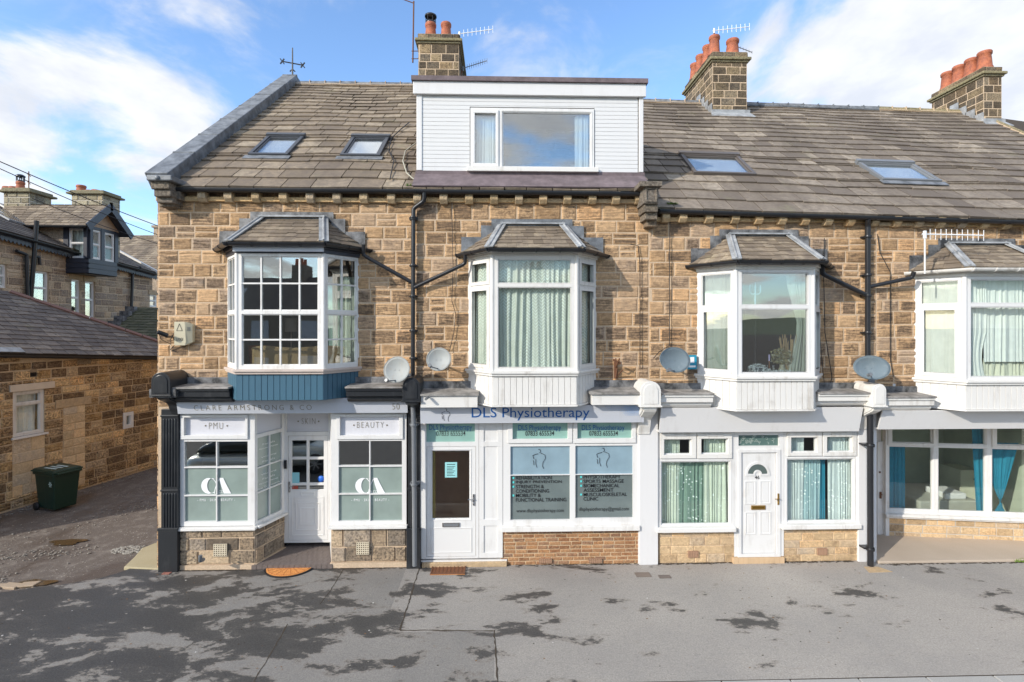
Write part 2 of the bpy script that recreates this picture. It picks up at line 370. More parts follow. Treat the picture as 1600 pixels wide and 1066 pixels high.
PEB = m_road('pebbles', (.18, .155, .13), (.36, .33, .28)); PUD = NT('puddle_water').fin((.10, .062, .03), .06, spec=.8)
LEAFG = NT('moss_green').fin((.16, .26, .04), .9)

# ------------------------------------------------------------------ pattern builders
def stones(mb, pl, outer, holes, ch=(.2, .28), cw=(.3, .62), gap=.012, raise_=.03, m=0, jit=.008, keep=None, bev=.014, margin=1.0, split=0.0):
    a0, a1, b0, b1 = outer; z = b0
    while z < b1 - .03:
        h = ru(*ch); z2 = min(z + h, b1)
        if b1 - z2 < ch[0] * .5: z2 = b1
        x = a0 - ru(0, cw[0])
        while x < a1:
            w = ru(*cw); x2 = min(x + w, a1)
            if a1 - x2 < cw[0] * .35: x2 = a1
            ra = rnd(); rb = rnd()
            xx = max(x, a0)
            if x2 - xx > .03:
                parts = [(xx + gap / 2, x2 - gap / 2, z + gap / 2, z2 - gap / 2)]
                if rnd() < split:
                    zm = z + (z2 - z) * ru(.42, .58); parts = [(xx + gap / 2, x2 - gap / 2, z + gap / 2, zm - gap / 2), (xx + gap / 2, x2 - gap / 2, zm + gap / 2, z2 - gap / 2)]
                for (p, q, s, u) in [t for pp in parts for t in rsub(pp, holes)]:
                    if q - p < .035 or u - s < .03: continue
                    if keep and not keep((p + q) / 2, (s + u) / 2): continue
                    n1 = raise_ * ru(.7, 1.2); c = bev; P = pl.pt
                    j = lambda: ru(-jit, jit) * .6
                    o = [P(p + j(), s + j(), 0), P(q + j(), s + j(), 0), P(q + j(), u + j(), 0), P(p + j(), u + j(), 0)]
                    i = [P(p + c, s + c, n1 * ru(.6, 1)), P(q - c, s + c, n1 * ru(.6, 1)), P(q - c, u - c, n1 * ru(.7, 1)), P(p + c, u - c, n1 * ru(.7, 1))]
                    mb.idx(o + i, [(4, 5, 6, 7)], m, ra, rb); mb.idx(o + i, [(0, 1, 5, 4), (1, 2, 6, 5), (2, 3, 7, 6), (3, 0, 4, 7)], m, ra, rb * margin)
            x = x2
        z = z2
def mortar(mb, pl, outer, holes, th=.12, m=1):
    for r in rsub(outer, holes): mb.pb(pl, *r, -th, 0, m)
def slates(mb, pl, rows, lim, holes=(), w=(.3, .6), th=.022, m=0, sag=None, gap=.018):
    # rows: list of t values (bottom to top); lim(t)->(l,r) horizontal limits at t
    for i in range(len(rows) - 1):
        t0, t1 = rows[i], rows[i + 1]
        l0, r0 = lim(t0); l1, r1 = lim(t1)
        x = min(l0, l1) - ru(0, w[0]); R = max(r0, r1)
        while x < R:
            x2 = x + ru(*w)
            rr = rnd(); lift = ru(0, .007); tt = t0 + ru(-.02, .018)
            def cl(v, l, r): return min(max(v, l), r)
            A, B, C, D = cl(x + gap / 2, l0, r0), cl(x2 - gap / 2, l0, r0), cl(x2 - gap / 2, l1, r1), cl(x + gap / 2, l1, r1)
            pieces = [(A, B, C, D, tt, t1 + .05)]
            if holes:
                pieces = []
                if max(B, C) - min(A, D) > .01:
                    for q in rsub((x + gap / 2, x2 - gap / 2, tt, t1 + .03), holes):
                        q0, q1 = max(q[0], l0), min(q[1], r0); q2, q3 = min(q[1], r1), max(q[0], l1)
                        pieces.append((q0, q1, q2, q3, q[2], q[3]))
            for (A, B, C, D, ta, tb) in pieces:
                if B - A < .015 and C - D < .015: continue
                if B < A: A = B = (A + B) / 2
                if C < D: C = D = (C + D) / 2
                S = (lambda a, b: sag(a, b)) if sag else (lambda a, b: 0)
                P = pl.pt
                tl = th * 1.7 + lift
                o = [P(A, ta, .0), P(B, ta, .0), P(C, tb, 0), P(D, tb, 0)]
                u = [P(A, ta, tl + S(A, ta)), P(B, ta, tl + S(B, ta) + ru(-.002, .002)), P(C, tb, .004 + S(C, tb)), P(D, tb, .004 + S(D, tb))]
                mb.idx(o + u, [(4, 5, 6, 7), (0, 1, 5, 4), (1, 2, 6, 5), (3, 0, 4, 7)], m, rr)
            x = x2
def rows_dim(L, n, k=.5):                     # diminishing courses, big at the eaves
    ws = [1 - k * i / (n - 1) for i in range(n)]; s = sum(ws); r = [0]
    for a in ws: r.append(r[-1] + a * L / s)
    return r
def rows_reg(L, h):
    n = max(1, round(L / h)); return [L * i / n for i in range(n + 1)]

def winframe(parent, name, pl, outer, holes, n0=-.07, n1=0, mat=None, glass=None, bead=.018, px=True, label=None):
    mat = mat or WHITE; mb = MB()
    O = pl.rect(outer) if px else outer
    Hs = [pl.rect(h) if px else h for h in holes]
    for r in rsub(O, Hs): mb.pb(pl, *r, n0, n1)
    if bead:
        for h in Hs:
            g = (h[0] + bead, h[1] - bead, h[2] + bead, h[3] - bead)
            for r in rsub(h, [g]): mb.pb(pl, *r, n0 + .005, n1 - .018)
            if bead < .012: continue
            e = .012                            # raised lip round each light
            for r in rsub((h[0] - e - .012, h[1] + e + .012, h[2] - e - .012, h[3] + e + .012), [(h[0] - e, h[1] + e, h[2] - e, h[3] + e)]): mb.pb(pl, *r, n1 - .004, n1 + .007)
    o = mb.build(name, mat, parent)
    if label: o['label'] = label
    gl = glass if isinstance(glass, list) else [glass or GLASS] * len(Hs)
    groups = {}
    for h, g in zip(Hs, gl):
        if g is None: continue
        groups.setdefault(g.name, (g, MB()))[1].pb(pl, *h, (n0 + n1) / 2 - .008, (n0 + n1) / 2 - .003)
    for g, b in groups.values(): b.build('pane', g, o)
    return o, Hs
def curtain(mb, pl, a0, a1, b0, b1, n, amp=.03, folds=None, m=0, flare=0, cut=None, seg=None):
    folds = folds or (a1 - a0) / .11; nx = seg or int(folds * 8) + 2; nz = 8
    ph = ru(0, 6); vs = []; fs = []; w1 = .35 / max(3, folds)
    for j in range(nz + 1):
        v = j / nz
        for i in range(nx + 1):
            u0 = i / nx; u = u0 + w1 * math.sin(2 * math.pi * u0 * 1.3 + ph) + w1 * .5 * math.sin(2 * math.pi * u0 * 3.1 + 2 * ph) + .012 * math.sin(3 * v + 9 * u0 + ph); am = .65 + .35 * math.sin(2 * math.pi * u0 * 1.7 + ph * 1.9)
            d = am * amp * (.55 + .45 * (1 - v)) * (math.sin(2 * math.pi * folds * u + ph + .6 * math.sin(5 * u + 2 * v)) + .4 * math.sin(2 * math.pi * folds * 2.3 * u + 1.7 * ph))
            a = a0 + (a1 - a0) * u0
            if cut: a = cut(u0, v, a0, a1)
            vs.append(pl.pt(a, b0 + (b1 - b0) * v, n + d))
    for j in range(nz):
        for i in range(nx): k = j * (nx + 1) + i; fs.append((k, k + 1, k + nx + 2, k + nx + 1))
    mb.idx(vs, fs, m, smooth=True)
def text(parent, name, body, pl, q, mat, n=.004, ext=.002, off=0, sp=1.0, px=True, sx=None):
    cu = bpy.data.curves.new('tmp', 'FONT'); cu.body = body; cu.size = 1; cu.space_character = sp; cu.offset = off; cu.resolution_u = 3
    o = bpy.data.objects.new('tmp', cu); COL.objects.link(o)
    dg = bpy.context.evaluated_depsgraph_get(); me = bpy.data.meshes.new_from_object(o.evaluated_get(dg))
    bpy.data.objects.remove(o)
    a0, a1, b0, b1 = pl.rect(q) if px else q
    xs = [v.co.x for v in me.vertices]; ys = [v.co.y for v in me.vertices]
    X0, X1, Y0, Y1 = min(xs), max(xs), min(ys), max(ys)
    mb = MB()
    vs = [pl.pt(a0 + (v.co.x - X0) / (X1 - X0) * (a1 - a0), b0 + (v.co.y - Y0) / (Y1 - Y0) * (b1 - b0), n) for v in me.vertices]
    mb.idx(vs, [tuple(p.vertices) for p in me.polygons]); bpy.data.meshes.remove(me)
    return mb.build(name, mat, parent)
def poly_strip(mb, pl, pts, w, n, px=True, m=0):
    q = [V((*pl.hit(*p), 0)) if px else V((*p, 0)) for p in pts]
    for i in range(len(q) - 1):
        d = (q[i + 1] - q[i]).normalized(); s = V((-d.y, d.x, 0)) * w / 2
        mb.face([pl.pt(*(p.xy), n) for p in (q[i] - s, q[i + 1] - s, q[i + 1] + s, q[i] + s)], m, .5)
def arc(cx, cy, rx, ry, a, b, n=14): return [(cx + rx * math.cos(math.radians(a + (b - a) * i / n)), cy - ry * math.sin(math.radians(a + (b - a) * i / n))) for i in range(n + 1)]
def wire(name, pts, r, mat, parent=None, n=6):
    mb = MB(); mb.tube(pts, r, n); return mb.build(name, mat, parent)
def room(parent, x0, x1, y0, y1, z0, z1, mat, floor=None):
    mb = MB(); t = .04
    mb.box(x0 - t, x1 + t, y1, y1 + t, z0, z1); mb.box(x0 - t, x0, y0, y1 - .001, z0, z1); mb.box(x1, x1 + t, y0, y1 - .001, z0, z1)
    mb.box(x0 - t, x1 + t, y0, y1 + t, z1 + .001, z1 + t); mb.box(x0 - t, x1 + t, y0, y1 + t, z0 - t, z0 - .001, 1)
    return mb.build('room', [mat, floor or CARPET], parent)
#PART2
def zf(py, Y, px=777): return FR(Y).hit(px, py)[1]
def xf(px, Y, py=509): return FR(Y).hit(px, py)[0]
# ------------------------------------------------------------------ roofs planes
def roof_plane(a, b, c):                       # a,b on the eave, c on the ridge
    a = V(a); U = (V(b) - a).normalized(); N = U.cross(V(c) - a).normalized(); W = N.cross(U)
    return PL(a, U, W, N)
EY = 9.82
RA = roof_plane(FR(EY).at(285, 293), FR(EY).at(1000, 299), FR(16).at(560, 133))
RB = roof_plane(FR(EY).at(1030, 327), FR(EY).at(1600, 343.5), FR(16).at(1093, 161))
TA = RA.hit(500, 132)[1]; TB = RB.hit(1150, 164)[1]
print('ridge t', TA, TB, [RB.hit(*p) for p in ((1010, 160), (1300, 170), (1497, 180), (1550, 191), (1600, 212))], RA.hit(470, 130), RA.hit(650, 137))
XP = [xf(247, 10), -1.60, xf(1014, 10), xf(1369, 10), 11.9, 18.0]
print('party', XP)
ROOTS = []
labs = ['end terrace stone house with lead gable coping, blue boarded bay and beauty salon below',
        'stone house with white box dormer above its bay and a physiotherapy clinic below',
        'stone house with one white front door between two curtained ground floor windows',
        'stone house with deeply recessed ground floor window, teal curtains and a stone slab entrance',
        'stone house farthest right, only its slate roof and last chimney showing']
for i in range(5):
    ROOTS.append(empty('terraced_house', ((XP[i] + XP[i + 1]) / 2, 10, 0), labs[i], 'house', 'terraced stone houses along the pavement'))
H1, H2, H3, H4, H5 = ROOTS
def RP(pl, x, t): return pl.hit                # (unused)
def s_of_x(pl, x): return (x - pl.O.x) / pl.U.x

# ---- bays: centre, half widths, heights
PB = .61
class Bay: pass
bays = []
for (root, pxc, ztop, zbot, zsk, px0, px1, px2, px3) in (
        (H1, None, 396, 577, 626, 357, 371, 503, 559), (H2, None, 400, 580, 633, 731, 774.6, 902.7, 932),
        (H3, None, 421, 588, 640, 1085, 1154, 1276, 1282), (H4, None, 432, 594, 640, 1429, 1510, 1640, 1640)):
    b = Bay(); b.root = root; Yf = 10 - PB; b.Yf = Yf
    if root is H4: b.c = xf(1429, 10) + 1.25
    else: b.c = (xf(px0, 10) + xf(px3, 10)) / 2
    b.hb = 1.255; b.hf = .775
    if root is H3: b.hb = 1.235; b.hf = .73; b.c = (xf(px0, 10) + xf(px3, 10) + .03) / 2
    pxm = (px1 + px2) / 2
    b.zt = zf(ztop, Yf, pxm); b.zb = zf(zbot, Yf, pxm); b.zs = zf(zsk, Yf, pxm)
    b.A = (b.c - b.hb, 10.0); b.B = (b.c - b.hf, Yf); b.C = (b.c + b.hf, Yf); b.D = (b.c + b.hb, 10.0)
    b.PLs = [AB(b.A, b.B), AB(b.B, b.C), AB(b.C, b.D)]
    bays.append(b)
# ---- main stone walls
EAZ = [zf(293, EY, 500), zf(293, EY, 500), zf(332, EY, 1150), zf(340, EY, 1480), zf(346, EY, 1650)]
for i, root in enumerate(ROOTS):
    pl = FR(10.0); mb = MB()
    x0, x1 = XP[i], XP[i + 1]; z0 = 3.1; z1 = (zf(317, 10, 500), zf(318, 10, 800), zf(348, 10, 1150), zf(355, 10, 1480), zf(357, 10, 1600))[i]
    holes = []
    if i < 4:
        b = bays[i]; holes = [(b.c - 1.2, b.c + 1.2, b.zb - .05, b.zt + .06)]
    mortar(mb, pl, (x0, x1, z0, z1), holes, .2)
    mortar(mb, pl, (x0, x1, z1, z1 + .28), [], .2)
    stones(mb, pl, (x0, x1, z0, z1), holes, ch=(.225, .285), cw=(.27, .55), gap=.020, raise_=.018, bev=.028, margin=.35, split=.09)
    # frieze between the corbels
    stones(mb, pl, (x0, x1, z1 + .09, z1 + .27), [], ch=(.3, .3), cw=(.35, .6), gap=.01, raise_=.012)
    # back and sides, closing the house
    mb.build('wall', [STONE, MORTAR], root)
    mb = MB(); mb.box(x0, x1, 22.2, 22.4, 0, z1 + .2); mb.build('rear_wall', STONE, root)
    m2 = MB(); pls = FR(9.955)
    x = x0
    while x < x1:
        w = ru(.8, 1.5); e = min(x + w, x1)
        m2.pb(pls, x + .002, e - .002, z1, z1 + .085, -.03, .03, 0, rnd(), .3); x = e
    m2.build('string_course', YST, root, bevel=.006)
# gable wall to the lane
gp = PL((XP[0], 0, 0), (0, -1, 0), (0, 0, 1), (-1, 0, 0))
mb = MB()
rz = RA.pt(0, TA).z - .1; ry = RA.pt(0, TA).y; ez = RA.O.z - .05
mb.prism([(XP[0] + .001, 10.001, 0), (XP[0] + .001, 22.4, 0), (XP[0] + .001, 22.4, ez), (XP[0] + .001, ry, rz), (XP[0] + .001, 10.001, ez + .2)], (.22, 0, 0), 1)
stones(mb, gp, (-22.4, -9.99, 0, rz), [], ch=(.23, .29), cw=(.35, .65), gap=.02, keep=lambda s, z: z < ez - .1 + (rz - ez) * (1 - abs(-s - ry) / (ry - 10)))
mb.build('gable_wall', [STONE, MORTAR], H1)
mb = MB(); mb.box(XP[5], XP[5] + .2, 10, 22.4, 0, EAZ[4]); mb.build('gable_wall', MORTAR, H5)
for i, root in enumerate(ROOTS[:4]):           # party wall
    mb = MB(); mb.box(XP[i + 1] - .06, XP[i + 1] + .06, 10.25, 22.2, 0, EAZ[i] - .4); mb.build('party_wall', MORTAR, root)

# ---- corbels
CB = [(H1, (315, 356, 399, 442, 484, 526, 568, 611), 299, 315), (H2, (652, 693, 733, 772, 811, 849, 887, 926, 963, 999), 302, 318),
      (H3, (1041, 1068, 1109, 1150, 1187, 1224, 1260, 1296, 1331), None, None), (H4, (1368.5, 1403.6, 1438, 1472, 1505.6, 1540.7, 1575.7, 1611), None, None)]
for root, L, ya, yb in CB:
    for k, p in enumerate(L):
        if ya is None: y0 = 332 + (p - 1068) * .0205; y1 = y0 + 15
        else: y0 = ya + (0 if root is H2 else (p - 315) * .01); y1 = yb + (0 if root is H2 else (p - 315) * .008)
        Yc = 9.85; x = xf(p, Yc); zt = zf(y0 - 3, Yc, p); zb = zf(y1, Yc, p); w = .075
        c = MB()
        c.prism([(x - w, 10.0, zb), (x - w, 9.90, zb), (x - w, Yc - .02, zb + .07), (x - w, Yc - .02, zt), (x - w, 10.0, zt)], (2 * w, 0, 0), 0, rnd())
        c.build('corbel', CST, root, bevel=.01)
# ---- gutters
def gutter(root, a, b, name='gutter', mat=BLACKP, R=.058, joints=5):
    a = V(a); b = V(b); d = (b - a).normalized(); mb = MB()
    up = V((0, 0, 1)); f = d.cross(up).normalized()
    if f.y > 0: f = -f
    prof = []
    for k in range(9):
        t = math.pi * k / 8; prof.append((-math.cos(t) * R, -math.sin(t) * R))
    pr = [(-R, .012)] + prof + [(R, .012), (R - .01, 0)] + [(x * .86, y * .86) for x, y in prof[::-1]] + [(-R + .008, 0)]
    n = len(pr); vs = [a + f * x + up * y for x, y in pr] + [b + f * x + up * y for x, y in pr]
    mb.idx(vs, [(i, (i + 1) % n, (i + 1) % n + n, i + n) for i in range(n)], 0, .5)
    mb.face([a + f * x + up * y for x, y in prof], 0); mb.face([b + f * x + up * y for x, y in prof][::-1], 0)
    L = (b - a).length; k = max(1, int(L / joints)) if joints > 1 else int(L / joints)
    for i in range(k + 1):
        p = a + d * (L * (i + .02) / (k + .04) if k else L / 2)
        q = [p + f * x * 1.12 + up * (y * 1.12) for x, y in prof]; q2 = [v + d * .035 for v in q]
        mb.idx(q + q2, [(j, j + 1, j + 10, j + 9) for j in range(8)] + [tuple(range(9)), tuple(range(17, 8, -1))])
    return mb.build(name, mat, root)
GY = 9.80
ga = FR(GY).at(272, 295); gb = FR(GY).at(650, 298); gc = FR(GY).at(1003, 302)
gutter(H1, ga, gb, joints=1.2); gutter(H2, gb, gc, joints=1.9)
gd = FR(GY).at(1030, 329); ge = FR(GY).at(1369, 339.5); gf = FR(GY).at(1760, 352)
gutter(H3, gd, ge, joints=.75); gutter(H4, ge, FR(GY).at(1712, 350), joints=.75); gutter(H5, FR(GY).at(1712, 350), FR(GY).at(2180, 366), joints=1)
# ---- roofs
def skyhole(pl, bl, br, tl, tr):
    a = pl.hit(*bl); b = pl.hit(*br); c = pl.hit(*tl); d = pl.hit(*tr)
    return ((a[0] + c[0]) / 2, (b[0] + d[0]) / 2, (a[1] + b[1]) / 2, (c[1] + d[1]) / 2)
S1 = skyhole(RA, (392, 246), (453, 246.5), (416, 216.5), (475, 217)); S2 = skyhole(RA, (535, 247), (597, 248), (548, 218), (607, 218.5))
S3 = skyhole(RB, (1083, 275), (1180, 276.5), (1061, 244), (1153, 248)); S4 = skyhole(RB, (1377, 285), (1468, 287), (1338, 257), (1425, 260))
print('skylights', S1, S2, S3, S4)
hipA = RB.hit(1548, 190); hipB = RB.hit(1605, 216)
def roof(root, pl, x0, x1, T, n, holes, mat, hip=None, left=None, w=(.3, .62)):
    s0, s1 = s_of_x(pl, x0), s_of_x(pl, x1)
    def lim(t):
        r = s1
        if hip: r = min(r, hipA[0] + (hipB[0] - hipA[0]) * (T - t) / max(.01, (T - hipB[1])) * 1.0) if t > 0 else r
        return s0, max(r, s0 + .1)
    mb = MB()
    def sag(a, t): return .018 * math.sin(a * .9) * math.sin(t * .8) + .01 * math.sin(a * 2.3 + t)
    slates(mb, pl, rows_dim(T, n, .42), lim, holes, w=w, sag=sag, th=.02)
    P = pl.pt
    l0, r0 = lim(0.0); l1, r1 = lim(T)
    mb.prism([P(s0, -.0, -.025), P(r0, -.0, -.025), P(r1, T, -.025), P(s0, T, -.025)], pl.N * -.08, 1)
    # far slope
    a, b = P(s0, T, -.01), P(r1, T, -.01); c = V((r0 + pl.O.x, 22.6, pl.pt(r0, 0).z)); d = V((a.x, 22.6, pl.pt(s0, 0).z))
    mb.prism([a, b, c, d], (0, 0, -.1), 2)
    return mb.build('roof', [mat, EARTH, SLATE_G], root)
r1 = roof(H1, RA, XP[0] + .05, XP[1], TA, 22, [S1, S2], SLATE, w=(.34, .75))
r2 = roof(H2, RA, XP[1], XP[2] + .02, TA, 22, [], SLATE)
r3 = roof(H3, RB, XP[2] + .02, XP[3], TB, 21, [S3], SLATE_G, w=(.35, .8))
r4 = roof(H4, RB, XP[3], XP[4], TB, 21, [S4], SLATE_G, w=(.35, .8))
r5 = roof(H5, RB, XP[4], 30, TB, 21, [], SLATE_G, hip=True, w=(.35, .8))
def ridge(root, pl, pts, T, mat, mort):
    mb = MB()
    for (s0, s1, ta, tb) in pts:
        L = s1 - s0; n = max(1, round(L / .46))
        for i in range(n):
            a = s0 + L * i / n; b = s0 + L * (i + 1) / n; ua = ta + (tb - ta) * i / n; ub = ta + (tb - ta) * (i + 1) / n
            p = pl.pt(a + .006, ua, .06); q = pl.pt(b - .006, ub, .06); j = ru(-.004, .01)
            prof = [(-.17, -.13), (-.10, -.01), (0, .035), (.10, -.01), (.17, -.13)]
            vs = [p + V((0, y, z + j)) for y, z in prof] + [q + V((0, y, z + j)) for y, z in prof]
            mb.idx(vs, [(k, k + 1, k + 6, k + 5) for k in range(4)] + [(0, 1, 2, 3, 4), (9, 8, 7, 6, 5)], 0, rnd())
            mb.box(q.x - .004, q.x + .014, q.y - .15, q.y - .02, q.z - .11, q.z + .005, 1)
        mb.beam(pl.pt(s0, ta, .02) + V((0, -.15, -.09)), pl.pt(s1, tb, .02) + V((0, -.15, -.09)), .07, .05, m=1)
    return mb.build('ridge_tiles', [mat, mort], root)
sx = lambda pl, x: s_of_x(pl, x)
ridge(H1, RA, [(sx(RA, XP[0] + .3), sx(RA, XP[1]), TA, TA)], TA, LEAD, MORTAR)
ridge(H2, RA, [(sx(RA, XP[1]), sx(RA, XP[2]), TA, TA)], TA, LEAD, MORTAR)
ridge(H3, RB, [(sx(RB, XP[2]), sx(RB, XP[3]), TB, TB)], TB, LEAD, MORTAR)
ridge(H4, RB, [(sx(RB, XP[3]), sx(RB, XP[4]), TB, TB + .02)], TB, LEAD, LEAD)
ridge(H5, RB, [(sx(RB, XP[4]), hipA[0], TB + .02, TB), (hipA[0], hipA[0] + 3 * (hipB[0] - hipA[0]), TB, TB - 3 * (TB - hipB[1]))], TB, m_stone('mossy_ridge', (.25, .22, .12), (.34, .28, .16), (.1, .09, .05), .5, .2), MORTAR)
# ---- skylights
def skylight(root, pl, h, mat, apron=True):
    mb = MB(); fw = .075
    for r in rsub(h, [(h[0] + fw, h[1] - fw, h[2] + fw, h[3] - fw)]): mb.pb(pl, *r, -.02, .085)
    mb.pb(pl, h[0] - .02, h[1] + .02, h[3] - .05, h[3] + .07, .0, .12)
    g = (h[0] + fw + .035, h[1] - fw - .035, h[2] + fw + .03, h[3] - fw - .035)
    for r in rsub((h[0] + fw, h[1] - fw, h[2] + fw, h[3] - fw), [g]): mb.pb(pl, *r, -.02, .06)
    o = mb.build('skylight', mat, root, bevel=.008)
    if apron:
        a = MB(); a.pb(pl, h[0] - .06, h[1] + .06, h[2] - .17, h[2], .03, .05); a.build('lead_apron', LEAD, o)
    p = MB(); p.pb(pl, g[0], g[1], g[2], g[3], .035, .04); p.build('pane', GLASS_S, o)
    q = MB(); q.pb(pl, g[0] - .03, g[1] + .03, g[2] - .03, g[3] + .03, -.01, .0); q.build('blind', m_plain('white_blind', (.78, .80, .82)) if 'white_blind' not in bpy.data.materials else bpy.data.materials['white_blind'], o)  # white sheet close under the glass paints in the pale sky reflection
SKF = NT('dark_grey_metal').fin((.06, .065, .075), .4); SKB = NT('brown_grey_metal').fin((.11, .095, .085), .4); SKG = NT('mid_grey_metal').fin((.17, .18, .19), .4)
skylight(H1, RA, S1, SKF); skylight(H1, RA, S2, SKF); skylight(H3, RB, S3, SKB, False); skylight(H4, RB, S4, SKG)
# ---- lead coping on the gable
mb = MB(); P = RA.pt; nseg = 7; xl = XP[0] - .10; 
s0 = sx(RA, XP[0] - .10); s1 = sx(RA, XP[0] + .33)
for i in range(nseg):
    a = .10 + (TA + .0) * i / nseg; b = .10 + (TA + .0) * (i + 1) / nseg
    mb.pb(RA, s0, s1, a + .006, b, -.10, .24); mb.pb(RA, s0 - .008, s1 + .008, b - .05, b + .01, .10, .252)
mb.build('gable_coping', LEAD, H1, bevel=.015)
mb = MB(); a = P(s0, TA + .08, .2); c = a + V((0, .1, -.05))
mb.prism([a, V((a.x, a.y + .25, a.z - .02)), V((a.x, 22.5, ez)), V((a.x, 22.5, ez - .3)), V((a.x, a.y, a.z - .4))], (.43, 0, 0)); mb.build('rear_coping', LEAD, H1)
# ---- kneeler at the gable foot
def slab(mb, px0, py0, px1, py1, Y0, Y1, m=0): # front face on the plane Y0, running back to Y1
    pl = FR(Y0); r = pl.rect((px0, py0, px1, py1)); mb.box(r[0], r[1], Y0, Y1, r[2], r[3], m, rnd())
mb = MB()
slab(mb, 235, 282, 264, 295, 9.55, 10.3); slab(mb, 240, 295, 267, 307, 9.6, 10.3); slab(mb, 244, 307, 270, 317, 9.68, 10.3); slab(mb, 248, 317, 272, 323, 9.78, 10.3)
slab(mb, 268, 297, 281, 312, 9.78, 10.0)
mb.build('kneeler', DST, H1, bevel=.02)
mb = MB(); slab(mb, 228, 273, 268, 282, 9.48, 10.4); mb.lathe(FR(9.47).at(245, 277.5), [(0, .02), (.035, .02), (.045, 0), (.045, -.02)], 14, ax=(0, -1, 0)); mb.build('kneeler_cap', LEAD, H1, bevel=.02)
mb = MB()
slab(mb, 1006, 291, 1029, 318, 9.5, 9.98); slab(mb, 1007, 318, 1028, 331, 9.56, 10); slab(mb, 1008, 331, 1027, 343, 9.64, 10); slab(mb, 1010, 343, 1026, 354, 9.76, 10)
for r in rsub(FR(9.495).rect((1008, 293, 1027, 316)), [FR(9.495).rect((1011, 296, 1024, 313))]): mb.box(r[0], r[1], 9.48, 9.5, r[2], r[3])
slab(mb, 1000, 283, 1035, 291, 9.42, 10.15)
mb.build('kneeler', DST, H2, bevel=.012)
mb = MB(); mb.prism([RB.pt(sx(RB, XP[2]), -.0, 0), RB.pt(sx(RB, XP[2]), TB, 0), RA.pt(sx(RA, XP[2]), TA, .0), RA.pt(sx(RA, XP[2]), 0, .0)], (.05, 0, 0)); mb.build('step_flashing', LEAD, H2)
# ---- chimneys
def pot(root, c, h, R=.15, cowl=False, tilt=0):
    mb = MB(); prof = [(R * 1.15, 0), (R * 1.12, .04), (R, .1), (R * .92, h * .5), (R * .84, h - .12), (R * .98, h - .1), (R * 1.0, h - .03), (R * .9, h), (R * .7, h), (R * .66, h - .2), (0.0, h - .21)]
    mb.lathe(c, prof, 20, ax=(tilt, 0, 1)); 
    if cowl:
        t = V(c) + V((0, 0, h)); mb.lathe(t, [(R * .9, 0), (R * .95, .05), (R * .6, .06)], 16, 1)
        for k in range(6):
            an = k * math.pi / 3; mb.beam(t + V((R * .85 * math.cos(an), R * .85 * math.sin(an), .04)), t + V((R * .85 * math.cos(an), R * .85 * math.sin(an), .22)), .03, .02, (1, 0, 0), 1)
        mb.lathe(t + V((0, 0, .2)), [(R * 1.05, 0), (R * 1.05, .04), (R * .6, .09), (0, .1)], 16, 1)
    return mb.build('chimney_pot', [TERRA, BLACKP], root)
def chimney(root, x0, x1, y0, y1, zb, zt, cap, up, pots, stone=STONE_CHIM, group=None, flash=None):
    mb = MB(); mb.box(x0, x1, y0, y1, zb, zt + up, 1)
    sp = [PL((x0, y0, 0), (1, 0, 0)), PL((x0, y1, 0), (0, -1, 0)), PL((x1, y0, 0), (0, 1, 0)), PL((x1, y1, 0), (-1, 0, 0))]
    for k, (p, L) in enumerate(zip(sp, (x1 - x0, y1 - y0, y1 - y0, x1 - x0))):
        stones(mb, p, (0, L, zb, zt), [], ch=(.21, .25), cw=(.28, .46), gap=.024, raise_=.012)
        stones(mb, p, (-.01, L + .01, zt + cap, zt + up), [], ch=(.3, .3), cw=(.3, .4), gap=.008, raise_=.03)
    o = mb.build('chimney', [stone, MORTAR], root)
    c = MB(); e = .10; n = 3
    c.box(x0 - .05, x1 + .05, y0 - .05, y1 + .05, zt, zt + cap * .4, 0); c.box(x0 - e, x1 + e, y0 - e, y1 + e, zt + cap * .4 + .001, zt + cap, 0, .8); c.build('chimney_cap', m_stone('mossy_cap', (.22, .19, .11), (.3, .26, .15), (.09, .08, .05), .45, .2) if 'mossy_cap' not in bpy.data.materials else bpy.data.materials['mossy_cap'], o, bevel=.02)
    m = MB(); m.box(x0 + .06, x1 - .06, y0 + .06, y1 - .06, zt + up, zt + up + .03); m.build('flaunching', MORTAR, o)
    for (px, py, h, R, cw, ti) in pots: pot(o, (px, py, zt + up + .02), h, R, cw, ti)
    return o
Y1c = 15.0
c1 = chimney(H2, xf(654, Y1c), xf(717, Y1c), Y1c, 17.0, 10.8, zf(69, Y1c, 685), .14, .30, [(xf(673, 15.4), 15.4, .50, .17, True, 0), (xf(697, 15.4), 15.4, .52, .16, False, 0)], STONE_CHIM)
b2 = RB.at(1114, 179); Y2c = b2.y; print('chim2', b2)
zt2 = zf(98, Y2c, 1140)
X2 = xf(1113.5, Y2c)
c2 = chimney(H3, X2, xf(1167, Y2c), Y2c, Y2c + 2.2, 10.3, zt2, .14, .32, [(X2 + .17, Y2c + .3, .60, .165, False, .02), (xf(1144, Y2c + .3), Y2c + .3, .50, .19, False, .03), (X2 + .17, Y2c + .8, .58, .15, False, 0), (X2 + .16, Y2c + 1.3, .55, .15, False, -.02), (X2 + .16, Y2c + 1.8, .53, .15, False, 0), (X2 + .70, Y2c + 1.0, .4, .16, False, 0)])
b3 = RB.at(1538, 193); Y3c = b3.y; print('chim3', b3)
X3 = xf(1537, Y3c); zt3 = zf(120, Y3c, 1550)
c3 = chimney(H5, X3, xf(1565, Y3c), Y3c, Y3c + 1.85, 10.3, zt3, .14, .30, [(X3 + .27, Y3c + .25 + k * .43, .56 - .0 * k, .19, False, 0) for k in range(4)])
